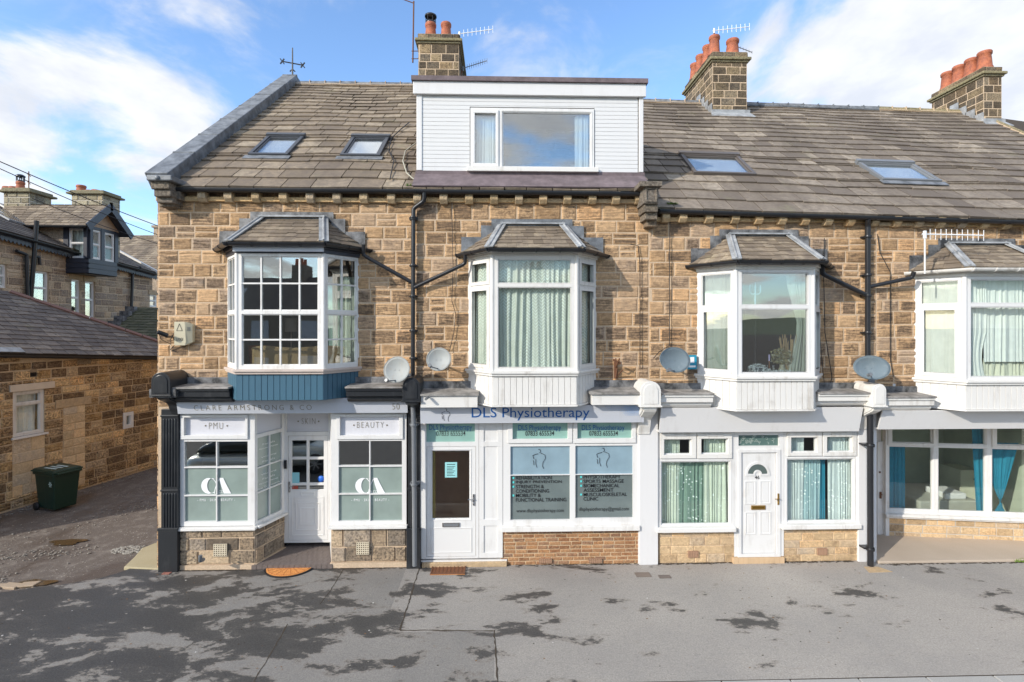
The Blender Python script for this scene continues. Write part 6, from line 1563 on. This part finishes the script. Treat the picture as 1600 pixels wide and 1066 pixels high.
# roof: long slope down to the lane with hips at both ends
O = Pw(0, ew(0) + .02, .16); O2 = Pw(LW + .15, ew(LW + .15) + .02, .16); U = (O2 - O).normalized()
hp = None; up_ = V((-pw.N.x, -pw.N.y, 0)) * math.cos(math.radians(31)) + V((0, 0, math.sin(math.radians(31))))
N = U.cross(up_).normalized(); N = N if N.z > 0 else -N
W = N.cross(U); W = W if W.z > 0 else -W
pr = PL(O, U, W, N); Lr = (O2 - O).length; hA = pr.hit(0, 452)
slope = (Lr - hA[0]) / hA[1]; print('outb hip', hA, Lr)
TT = 3.6
m = MB(); slates(m, pr, rows_reg(TT, .235), lambda t: (0, Lr - t * slope), w=(.22, .45), th=.012)
m.prism([pr.pt(0, 0, -.02), pr.pt(Lr, 0, -.02), pr.pt(Lr - TT * slope, TT, -.02), pr.pt(0, TT, -.02)], N * -.05, 1)
a, b, c = pr.pt(Lr, 0, -.02), pr.pt(Lr - TT * slope, TT, -.02), Pw(LW + .1, ew(LW), D)
m.prism([a, c, b], (0, 0, -.04), 2); c2_ = Pw(0, ew(0), 2 * -3.1); m.prism([b, pr.pt(0, TT, -.02), c2_, c], (0, 0, -.04), 2)
rf = m.build('roof', [SLATE_B, EARTH, SLATE_B], ob)
m = MB()
for k in range(11):
    p = pr.pt(Lr, 0, .03).lerp(pr.pt(Lr - TT * slope, TT, .03), k / 11); q = pr.pt(Lr, 0, .03).lerp(pr.pt(Lr - TT * slope, TT, .03), (k + .96) / 11); m.beam(p, q, .17, .06, N)
m.build('hip_tiles', m_plain('red_brown_tile', (.20, .105, .08)), rf)
gutter(ob, O + V((.06, 0, -.06)), O2 + V((.06, 0, -.06)), joints=2.5)
m = MB(); p = pr.hit(0, 535); q = pr.hit(30, 545); m.pb(pr, p[0] - 1, q[0], .0, .22, .03, .045); m.build('lead_patch', LEAD_L, rf)
# wheelie bin
bp_ = GR.at(78, 796); bn = empty('wheelie_bin', bp_, 'dark green wheelie bin against the outbuilding wall in the lane', 'wheelie bin'); ang = math.radians(-22)
ca, sa = math.cos(ang), math.sin(ang)
def bl(x, y, z): return bp_ + V((x * ca - y * sa, x * sa + y * ca, z - .03))
bs = 1.02
def bb(mb, x0, x1, y0, y1, z0, z1, m=0, tx=0, ty=0):
    p = [(x0 + tx, y0 + ty, z0), (x1 - tx, y0 + ty, z0), (x1 - tx, y1 - ty, z0), (x0 + tx, y1 - ty, z0), (x0, y0, z1), (x1, y0, z1), (x1, y1, z1), (x0, y1, z1)]
    mb.hexa([bl(x * bs, y * bs, z * bs) for x, y, z in p], m)
m = MB(); bb(m, -.40, .37, -.12, .46, .06, .96, 0, .07, .05); bb(m, -.43, .40, -.15, .49, .90, .97); m.build('body', BINM, bn, bevel=.02)
m = MB(); bb(m, -.46, .42, -.17, .50, .972, 1.01); bb(m, -.42, .38, -.12, .45, 1.01, 1.045, 0, -.03, -.03); bb(m, .40, .50, -.10, .42, .95, .985); m.build('lid', BINM, bn, bevel=.015)
m = MB()
for y in (-.1, .44): m = MB(); m.lathe(bl(-.36, y, .10), [(0, -.025), (.10, -.025), (.10, .025), (0, .025)], 18, ax=(-sa, ca, 0)); m.build('wheel', RUBBER, bn)
m = MB(); 
pb_ = PL(bl(0, -.125, 0), (ca, sa, 0));
for t in range(6): an = t * math.pi / 3; m.beam(pb_.pt(.27, .74, .012), pb_.pt(.27 + .07 * math.cos(an), .72 + .07 * math.sin(an), .012), .025, .004, tuple(pb_.N))
m.build('emblem', m_plain('faded_white', (.35, .45, .40)), bn)
m = MB(); 
for k in range(3): m.beam(bl(-.2, .0 + k * .13, 1.068), bl(.22, .03 + k * .12, 1.068), .06, .004)
m.build('lid_marks', m_plain('lid_label', (.5, .58, .55)), bn)
# ------------------------------------------------------------------ far terrace beyond the lane (runs away from us)
XT = -16.7; pt_ = PL((XT, 0, 0), (0, 1, 0), (0, 0, 1), (1, 0, 0))
ft = empty('far_terrace', (XT - 2, 18, 0), 'dark stone terrace beyond the outbuilding with gabled dark oriel window and sash windows', 'terrace')
g0 = pt_.hit(0, 364); g1 = pt_.hit(248, 431); print('far', g0, g1)
def gz(y): return g0[1] + (g1[1] - g0[1]) * (y - g0[0]) / (g1[0] - g0[0])
ws = [pt_.rect(q) for q in ((0, 413, 11, 450), (52.6, 424, 76.5, 476.6), (111.6, 437, 126, 494), (133, 440, 148.5, 498), (234, 460.7, 246, 480))]
YE = 25.3
mb = MB(); mortar(mb, pt_, (12, YE, -.1, gz(YE) - .02), ws, .3); stones(mb, pt_, (13, YE, 2.0, gz(12)), ws + [(w[0] - .12, w[1] + .12, w[3], w[3] + .22) for w in ws], ch=(.24, .3), cw=(.35, .7), gap=.03, raise_=.02, keep=lambda s, z: z < gz(s) - .12)
mb.prism([(XT, 12, gz(YE) - .02), (XT, YE, gz(YE) - .02), (XT, 12, gz(12))], (-.25, 0, 0), 1)
mb.box(XT - 6, XT - .3, 12.0, 12.2, 0, 7); mb.box(XT - 6, XT - .3, YE - .3, YE, 0, 7, 1); mb.build('wall', [STONE_FAR, MORTAR], ft)
for w in ws: m = MB(); m.pb(pt_, w[0] - .1, w[1] + .1, w[3] + .005, w[3] + .21, -.1, .03); m.build('lintel', CST, ft)
for w in ws:
    zc = (w[2] + w[3]) / 2; o, _ = winframe(ft, 'window', pt_, w, [(w[0] + .07, w[1] - .07, w[2] + .07, zc - .02), (w[0] + .07, w[1] - .07, zc + .03, w[3] - .06)], -.15, -.06, WHITE, GLASS_R, px=False)
    m = MB(); m.pb(pt_, w[0] - .05, w[1] + .05, w[2] - .05, w[3] + .05, -.5, -.45); m.build('blind', ROOM_B, o)
# roof
rdir = V((-.85, 0, .46)).normalized()
O = V((XT + .25, 12, gz(12) + .05)); Uy = V((0, YE - 12, gz(YE) - gz(12))).normalized(); Nn = Uy.cross(rdir).normalized(); Nn = Nn if Nn.z > 0 else -Nn
Wt = Nn.cross(Uy); Wt = Wt if Wt.z > 0 else -Wt; pf_ = PL(O, Uy, Wt, Nn); Lf = YE - 12
m = MB(); slates(m, pf_, rows_reg(4.7, .26), lambda t: (0, Lf), w=(.28, .5), th=.014); m.prism([pf_.pt(0, 0, -.02), pf_.pt(Lf, 0, -.02), pf_.pt(Lf, 4.7, -.02), pf_.pt(0, 4.7, -.02)], Nn * -.08, 1)
m.prism([pf_.pt(0, 4.7, -.02), pf_.pt(Lf, 4.7, -.02), pf_.pt(Lf, 4.7, -.02) + V((-4.2, 0, -2.3)), pf_.pt(0, 4.7, -.02) + V((-4.2, 0, -2.3))], (0, 0, -.05), 2)
rf = m.build('roof', [SLATE_B, EARTH, SLATE_B], ft)
m = MB(); q = pf_.hit(24, 335)[0]
m.pb(pf_, Lf - .12, Lf + .10, -.1, 4.7, .0, .10); m.pb(pf_, q - .1, q + .1, -.05, 4.7, .02, .08); m.build('verge_strip', WHITE_O, rf)
for a, b in (((2, 335), (22, 343)), ((12, 345), (28, 350))):
    p = pf_.hit(*a); r = pf_.hit(*b); m = MB(); m.pb(pf_, p[0], p[0] + .8, r[1], r[1] + .8, .02, .08); m.pb(pf_, p[0] + .08, p[0] + .72, r[1] + .08, r[1] + .72, .08, .085, 1); m.build('skylight', [LEAD_L, GLASS_S], rf)
gutter(ft, O + V((.08, 0, -.09)), O + Uy * Lf + V((.08, 0, -.09)), joints=3)
m = MB(); n = 90
for k in range(n):
    y = 12 + (YE - 12) * (k + .5) / n; z = gz(y) - .04; w = (YE - 12) / n * .48; x = XT + .2
    m.prism([(x, y - w, z), (x, y + w, z), (x, y + w, z - .18), (x, y, z - .26), (x, y - w, z - .18)], (.025, 0, 0))
m.build('scalloped_bargeboard', NAVY, ft)
for (a, b) in ((44, 348), (47.5, 464)): pass
def fp(px, py, off=.12): q = pt_.hit(px, py); return pt_.pt(q[0], q[1], off)
pipe(ft, 'drainpipe', [fp(44, 345, .3), fp(43, 464)], .07, BLACKP); pipe(ft, 'branch_pipe', [fp(20, 392), fp(36, 398), fp(38, 464)], .055, BLACKP); pipe(ft, 'branch_pipe', [fp(46, 400), fp(56, 402), fp(57, 414)], .05, BLACKP)
pipe(ft, 'drainpipe', [fp(209, 417, .3), fp(203, 428), fp(201, 487)], .06, BLACKP)
# oriel with gabled roof
XO = XT + .85; po = PL((XO, 0, 0), (0, 1, 0), (0, 0, 1), (1, 0, 0))
ya = po.hit(138, 400)[0]; yb = po.hit(182, 400)[0]; zb_o = po.hit(160, 430)[1]; zs_o = po.hit(160, 407)[1]; zt_o = po.hit(160, 362)[1]
pc = PL((XT, ya, 0), (1, 0, 0))
m = MB(); m.box(XT - 2.6, XO, ya, yb, zb_o, zb_o + .02); 
for (p, L0, L1) in ((po, ya, yb), (pc, 0, .85)):
    m.pb(p, L0, L1, zb_o, zs_o - .0, -.08, 0)
    for k in range(3): z = zb_o + (zs_o - zb_o) * k / 3; m.pb(p, L0 - .01, L1 + .01, z + .02, z + (zs_o - zb_o) / 3 - .02, 0, .02)
    for s in ([L0, L1] if p is pc else [L0, (L0 + L1) / 2, L1]): m.pb(p, s - .09, s + .09, zs_o, zt_o + .1, -.12, .012)
    m.pb(p, L0, L1, zt_o, zt_o + .12, -.1, .0)
m.box(XT - 2.6, XT + .0, ya - .0, ya + .1, zs_o + .3, zt_o + .1, 1)
orl = m.build('oriel', [NAVY, STONE_FAR], ft)
for (p, a, b) in ((po, ya + .1, (ya + yb) / 2 - .09), (po, (ya + yb) / 2 + .09, yb - .1), (pc, .1, .76)):
    zc = (zs_o + zt_o) / 2; o, _ = winframe(orl, 'window', p, (a, b, zs_o + .0, zt_o), [(a + .07, b - .07, zs_o + .07, zc - .02), (a + .07, b - .07, zc + .03, zt_o - .06)], -.1, -.03, WHITE, GLASS, px=False)
mk_curtain('curtain', CUR_WHITE, 'white curtain inside the dark oriel window of the far terrace', [(pc, .0, .7, zs_o + .02, zt_o, -.3, dict(amp=.05, folds=5)), (po, ya + .1, ya + .5, zs_o + .02, zt_o, -.3, dict(amp=.05, folds=3))], None)
m = MB(); m.box(XT - .9, XT - .8, ya + .05, yb - .05, zb_o, zt_o); m.box(XT - .85, XO - .05, yb - .06, yb - .01, zb_o, zt_o); m.build('room', ROOM_C, orl)
ym = (ya + yb) / 2; zap = po.hit(172, 329)[1] + .1; ov = .42; XG = XO + .3; zeo = zt_o + .02
ymid = ym; hyp = math.hypot(ov + (yb - ya) / 2, zap - zeo)
for sgn, nm in ((-1, 0), (1, 1)):
    ye = ym + sgn * ((yb - ya) / 2 + ov); a = V((XG, ye, zeo)); b = V((XG - 4.0, ye, zeo)); t = V((XG, ym, zap))
    if sgn < 0: O_ = b; U_ = V((1, 0, 0)); sl = (t - a).normalized(); N_ = U_.cross(sl).normalized()
    else: O_ = a; U_ = V((-1, 0, 0)); sl = (t - a).normalized(); N_ = U_.cross(sl).normalized()
    P_ = PL(O_, U_, sl, N_ if N_.z > 0 else -N_); m = MB(); slates(m, P_, rows_reg((t - a).length, .2), lambda t_: (0, 4.0), w=(.25, .42), th=.014)
    m.prism([P_.pt(0, 0, -.01), P_.pt(4, 0, -.01), P_.pt(4, (t - a).length, -.01), P_.pt(0, (t - a).length, -.01)], P_.N * -.07, 1)
    m.build('oriel_roof', [SLATE, NAVY], orl)
    m = MB(); m.beam(a + V((.03, sgn * .03, -.05)), t + V((.03, 0, -.05)), .05, .26, (0, 0, 1)); m.beam(t + V((.03, 0, -.2)), t + V((.03, 0, .12)), .06, .08, (1, 0, 0)); m.build('bargeboard', NAVY, orl)
m = MB(); m.prism([(XO - .02, ym - (yb - ya) / 2 - .3, zeo + .1), (XO - .02, ym + (yb - ya) / 2 + .3, zeo + .1), (XO - .02, ym, zap - .08)], (-.05, 0, 0)); m.build('gable_panel', m_plain('tan_render', (.42, .30, .2)), orl)
gutter(ft, V((XG, ym - (yb - ya) / 2 - ov - .04, zeo - .02)), V((XG - 3.6, ym - (yb - ya) / 2 - ov - .04, zeo - .02)), joints=2)
# chimneys on the far ridges
def far_chimney(Y, px0, px1, py0, py1, cap, lab, pots, root=ft):
    p = FR(Y); r = p.rect((px0, py0, px1, py1)); mb = MB(); mb.box(r[0], r[1], Y, Y + 1.0, r[2] - 2.5, r[3], 1)
    for q, L in ((p, None), (PL((r[1], Y, 0), (0, 1, 0)), 1.0)):
        rr = (r[0], r[1]) if L is None else (0, 1.0); stones(mb, q, (*rr, r[2] - 2.5, r[3]), [], ch=(.2, .26), cw=(.3, .6), gap=.03, raise_=.03)
    o = mb.build('chimney', [m_stone('yellow_chimney_stone', (.36, .31, .20), (.48, .42, .29), (.12, .1, .07), .4, .1) if 'yellow_chimney_stone' not in bpy.data.materials else bpy.data.materials['yellow_chimney_stone'], MORTAR_W], root)
    m = MB(); m.box(r[0] - .15, r[1] + .15, Y - .15, Y + 1.15, r[3], r[3] + .09); m.box(r[0] - .05, r[1] + .05, Y - .05, Y + 1.05, r[3] + .09, r[3] + .19, 0); m.build('chimney_cap', bpy.data.materials['mossy_cap'], o, bevel=.03)
    for (px, h, R, cw) in pots: pot(o, (xf(px, Y + .4), Y + .4, r[3] + .18), h, R, cw)
far_chimney(21.0, 6, 46, 301, 320, 0, '', [(12, .15, .17, False), (22, .15, .17, False), (32, .36, .15, True)])
far_chimney(23.0, 112, 161, 304, 322, 0, '', [(127, .32, .19, False), (150, .12, .18, False), (141, .1, .17, False)])
m = MB(); a = at(21, 45, 300); m.tube([a, at(21, 45, 268)], .02, 6); m.tube([at(21, 43, 272), at(21, 48, 276)], .015, 6); m.tube([at(21, 43, 284), at(21, 47.5, 288)], .015, 6); tag(m.build('tv_aerial', RUST), 'tiny thin aerial mast on the far left chimney', 'aerial', 'television aerials on the chimneys')
# the roof farther off, facing us, and the lean-to roof under it
fb = empty('far_house', (-22, 34, 0), 'distant stone house with plain brown slate roof just left of the near gable', 'house')
p32 = FR(33); a = p32.at(178, 424); b = p32.at(300, 424); 
c = FR(38).at(195, 367); P_ = roof_plane(a, b, c); h = P_.hit(200, 368)[1]
m = MB(); slates(m, P_, rows_reg(h, .3), lambda t: (-3, 8), w=(.3, .6), th=.02); m.prism([P_.pt(-3, 0, -.02), P_.pt(8, 0, -.02), P_.pt(8, h, -.02), P_.pt(-3, h, -.02)], P_.N * -.1, 1)
m.prism([P_.pt(-3, h, -.02), P_.pt(8, h, -.02), P_.pt(8, h, -.02) + V((0, 5, -3)), P_.pt(-3, h, -.02) + V((0, 5, -3))], (0, 0, -.05), 0); m.build('roof', [SLATE, EARTH], fb)
m = MB(); m.box(a.x - 2.8, a.x + 9, 33.2, 43, 0, a.z - .1); m.build('wall', STONE_FAR, fb)
p = FR(37); r = p.rect((240, 356, 262, 370)); m = MB(); m.box(r[0], r[1], 37, 38, r[2] - 1, r[3]); m.box(r[0] - .1, r[1] + .1, 36.9, 38.1, r[3], r[3] + .15); m.build('chimney', STONE_FAR, fb)
lt = empty('lean_to', (-13.5, 21, 0), 'lean-to with mossy green slate roof against the far terrace', 'outbuilding')
a = FR(19.8).at(160, 528); b = FR(19.8).at(262, 530); c = FR(22.5).at(212, 481); P_ = roof_plane(a, b, c); h = P_.hit(212, 481)[1]; hl = P_.hit(212, 481)[0]; sl = P_.hit(172, 510); 
m = MB(); slates(m, P_, rows_reg(h, .24), lambda t: (hl * t / h * .95, 4.5), w=(.25, .45), th=.014); m.prism([P_.pt(0, 0, -.02), P_.pt(4.5, 0, -.02), P_.pt(4.5, h, -.02), P_.pt(hl * .95, h, -.02)], P_.N * -.08, 1); m.build('roof', [m_slate('mossy_slates', [(0, (.07, .07, .05)), (.5, (.11, .105, .07)), (1, (.16, .15, .10))], (.07, .08, .035)), EARTH], lt)
m = MB(); 
for k in range(6): p0 = P_.pt(hl * .95 * k / 6 + .0, h * k / 6, .03); m.box(p0.x - .25, p0.x + .12, p0.y - .02, p0.y + .2, p0.z - .02, p0.z + .22)
m.build('stepped_flashing', LEAD_D, lt)
m = MB(); m.box(a.x + .1, b.x, 20.0, 23, 0, a.z - .08); m.build('wall', STONE_LANE, lt)
gutter(lt, a + V((0, -.05, -.05)), b + V((0, -.05, -.05)), joints=2)
# ------------------------------------------------------------------ the other side of the street, seen in the glass
op = empty('opposite_terrace', (0, -18, 0), 'stone terrace across the street that shows only as reflections in the window glass', 'terrace')
m = MB(); 
for i in range(7):
    x0 = -27 + i * 6; z = 5.6 + (i % 3) * .1 - i * .06
    m.box(x0, x0 + 6, -24, -18, 0, z); m.prism([(x0, -17.7, z), (x0, -21, z + 2.7), (x0, -24.3, z)], (6, 0, 0), 1); m.box(x0 + 5.5, x0 + 6.5, -21.8, -20.2, z + 1, z + 3.6)
    for k in range(4): m.lathe((x0 + 5.7 + (k % 2) * .5, -21.5 + k * .4, z + 3.6), [(.17, 0), (.13, .5), (0, .5)], 10, 2)
m.build('walls', [m_plain('sooty_stone', (.26, .21, .16)), SLATE_B, TERRA], op)
m = MB()
for i in range(7):
    for (dx, w, z0, z1) in ((1, 1.5, 3.6, 5), (3.6, 1.2, 3.6, 5), (.8, 2.2, .9, 2.5), (3.8, 1, .2, 2.4)): m.box(-27 + i * 6 + dx, -27 + i * 6 + dx + w, -18, -17.93, z0, z1)
    m.prism([(-27 + i * 6 + 1.5, -19, 5.6 - i * .06 + 1.16), (-27 + i * 6 + 2.4, -19, 5.6 - i * .06 + 1.16), (-27 + i * 6 + 2.4, -19.8, 5.6 - i * .06 + 1.82), (-27 + i * 6 + 1.5, -19.8, 5.6 - i * .06 + 1.82)], (0, .03, .06))
m.build('windows', m_plain('pale_frames', (.5, .52, .55)), op)
# silver hatchback parked at the kerb, out of frame and seen in the salon glass
cr = empty('parked_car', (-7.2, 3.9, -.115), 'silver hatchback parked at the kerb, seen only as a reflection in the salon windows', 'car')
CX, CY, CZ = -7.2, 3.9, -.115
def loft(name, st, mat, parent, cap=True):     # st: x, [(y, z)...] half sections
    m = MB(); vs = []; k = len(st[0][1])
    for x, h in st: vs += [(CX + x, CY + y, CZ + z) for y, z in h] + [(CX + x, CY - y, CZ + z) for y, z in h[::-1]]
    n = 2 * k; fs = [(i * n + j, i * n + (j + 1) % n, (i + 1) * n + (j + 1) % n, (i + 1) * n + j) for i in range(len(st) - 1) for j in range(n)]
    fs += [tuple(range(n - 1, -1, -1)), tuple(range((len(st) - 1) * n, len(st) * n))]
    m.idx(vs, fs, 0, .5); o = m.build(name, mat, parent, smooth=True); s = o.modifiers.new('smooth', 'SUBSURF'); s.levels = s.render_levels = 2; return o
CARP = NT('silver_car_paint').fin((.50, .54, .52), .28, metal=.5); CARG = NT('car_glass').fin((.03, .04, .04), .05)
def sec(w, zl, zb, zt): return [(w * .80, zl), (w * .97, zl + .06), (w, (zl + zb) / 2), (w * .97, zb), (w * .86, zt), (w * .3, zt + .02)]
body = loft('body', [(-2.08, sec(.66, .38, .58, .72)), (-2.02, sec(.78, .24, .62, .86)), (-1.6, sec(.86, .20, .70, .93)), (-.6, sec(.87, .20, .72, .93)), (.5, sec(.87, .20, .72, .92)), (1.2, sec(.86, .20, .70, .88)), (1.8, sec(.80, .24, .62, .78)), (2.08, sec(.68, .30, .54, .66))], CARP, cr)
loft('cabin_glass', [(-1.9, [(.70, .88), (.66, .92), (.3, .93)]), (-1.55, [(.76, .88), (.60, 1.36), (.3, 1.38)]), (.1, [(.77, .88), (.62, 1.42), (.3, 1.44)]), (.45, [(.76, .88), (.60, 1.34), (.3, 1.36)]), (1.15, [(.70, .86), (.66, .89), (.3, .90)])], CARG, cr)
loft('roof', [(-1.62, [(.60, 1.34), (.56, 1.38), (.2, 1.40)]), (-1.0, [(.63, 1.40), (.58, 1.45), (.2, 1.47)]), (.1, [(.63, 1.40), (.58, 1.45), (.2, 1.46)]), (.42, [(.60, 1.33), (.56, 1.37), (.2, 1.38)])], CARP, cr)
for wx in (-1.28, 1.32):
    for sy in (-1, 1):
        m = MB(); m.lathe((CX + wx, CY + sy * .80, CZ + .31), [(0, -.09), (.29, -.09), (.31, -.06), (.31, .06), (.29, .09), (.21, .09)], 28, ax=(0, sy, 0)); w_ = m.build('wheel', RUBBER, cr)
        m = MB(); m.lathe((CX + wx, CY + sy * .80, CZ + .31), [(.21, .085), (.19, .07), (.19, .03), (0, .03)], 28, ax=(0, sy, 0), m=1); m.lathe((CX + wx, CY + sy * .80, CZ + .31), [(.045, .09), (0, .095)], 12, ax=(0, sy, 0))
        for k in range(7): an = k * 2 * math.pi / 7; c = V((CX + wx, CY + sy * .875, CZ + .31)); m.beam(c, c + V((.2 * math.cos(an), 0, .2 * math.sin(an))), .035, .03, (0, 1, 0))
        m.build('rim', [ALU, INK], w_)
for sy in (-1, 1):
    m = MB(); m.lathe((CX + 1.93, CY + sy * .60, CZ + .62), [(0, .10), (.08, .09), (.12, .0)], 16, ax=(.8, sy * .5, .3)); m.build('headlight', NT('headlight').fin((.8, .8, .8), .1), cr)
hl_ = MB(); n = 60; vs = [];
for j in range(2):
    for i in range(n + 1): x = -300 + 600 * i / n; vs.append((x, -260 - j * 120, (-.3 if j == 0 else 6 + 4 * math.sin(i * .13 + 1) + 1.2 * math.sin(i * .5))))
hl_.idx(vs, [(i, i + 1, i + n + 2, i + n + 1) for i in range(n)]); tag(hl_.build('hills', m_plain('moor', (.09, .10, .05))), kind='structure')
# ------------------------------------------------------------------ sky and sun
EL, AZ = math.radians(26), math.radians(232)            # sun from the front left
w = bpy.data.worlds.new('World'); SC.world = w; w.use_nodes = True; t = w.node_tree; nd = t.nodes; ln = t.links
bg = nd['Background']; bg.inputs['Strength'].default_value = .15
sky = nd.new('ShaderNodeTexSky'); sky.sky_type = 'NISHITA'; sky.sun_disc = False; sky.sun_elevation = EL; sky.sun_rotation = AZ; sky.air_density = 1.0; sky.dust_density = .6; sky.ozone_density = 1.6
tc = nd.new('ShaderNodeTexCoord')
sep = nd.new('ShaderNodeSeparateXYZ'); ln.new(tc.outputs['Generated'], sep.inputs[0])
def mth(op_, a, b=0.0, cl=False):
    k = nd.new('ShaderNodeMath'); k.operation = op_; k.use_clamp = cl
    for i, v in enumerate((a, b)):
        if isinstance(v, bpy.types.NodeSocket): ln.new(v, k.inputs[i])
        else: k.inputs[i].default_value = v
    return k.outputs[0]
zz = mth('ADD', mth('MAXIMUM', sep.outputs[2], 0.0), .22)
cmb = nd.new('ShaderNodeCombineXYZ'); ln.new(mth('DIVIDE', sep.outputs[0], zz), cmb.inputs[0]); ln.new(mth('DIVIDE', sep.outputs[1], zz), cmb.inputs[1])
mp = nd.new('ShaderNodeMapping'); ln.new(cmb.outputs[0], mp.inputs[0]); mp.inputs['Location'].default_value = CLOUD_LOC; mp.inputs['Scale'].default_value = (1.0, .8, 1)
def nz(sc, det, ro, di=0):
    k = nd.new('ShaderNodeTexNoise'); k.inputs['Scale'].default_value = sc; k.inputs['Detail'].default_value = det; k.inputs['Roughness'].default_value = ro; k.inputs['Distortion'].default_value = di; ln.new(mp.outputs[0], k.inputs[0]); return k.outputs[0]
def rmp(f, a, b, c0=0.0, c1=1.0):
    k = nd.new('ShaderNodeMapRange'); k.interpolation_type = 'SMOOTHSTEP'; ln.new(f, k.inputs[0])
    for i, v in enumerate((a, b, c0, c1)): k.inputs[i + 1].default_value = v
    return k.outputs[0]
base = mth('ADD', mth('MULTIPLY', nz(1.9, 8, .55, .35), .75), mth('MULTIPLY', nz(.75, 3, .5), .35))
mask = rmp(base, .515, .62); wisp = mth('MULTIPLY', rmp(nz(2.6, 8, .62, .8), .48, .78), .38)
mk = mth('ADD', mask, wisp, True)
tint = nd.new('ShaderNodeMix'); tint.data_type = 'RGBA'; tint.blend_type = 'MULTIPLY'; tint.inputs[0].default_value = 1; ln.new(sky.outputs[0], tint.inputs[6]); tint.inputs[7].default_value = SKY_TINT
cl = nd.new('ShaderNodeMix'); cl.data_type = 'RGBA'; ln.new(rmp(nz(3.2, 5, .6), .35, .65), cl.inputs[0]); cl.inputs[6].default_value = (*CLOUD_A, 1); cl.inputs[7].default_value = (*CLOUD_B, 1)
fin = nd.new('ShaderNodeMix'); fin.data_type = 'RGBA'; ln.new(mth('MULTIPLY', mk, .92), fin.inputs[0]); ln.new(tint.outputs[2], fin.inputs[6]); ln.new(cl.outputs[2], fin.inputs[7])
ln.new(fin.outputs[2], bg.inputs[0])
sd = bpy.data.lights.new('sun', 'SUN'); sd.energy = SUN_E; sd.angle = math.radians(.55); sd.color = (1, .93, .83)
so = bpy.data.objects.new('sun', sd); COL.objects.link(so)
sv = V((math.sin(AZ) * math.cos(EL), math.cos(AZ) * math.cos(EL), math.sin(EL))); so.rotation_euler = sv.to_track_quat('Z', 'Y').to_euler(); so.location = sv * 30
SC.view_settings.view_transform = 'Standard'; SC.view_settings.look = 'None'; SC.view_settings.exposure = EXPO; SC.view_settings.gamma = 1
SC.render.engine = 'CYCLES'; SC.cycles.max_bounces = 8; SC.cycles.transparent_max_bounces = 16; SC.cycles.diffuse_bounces = 4
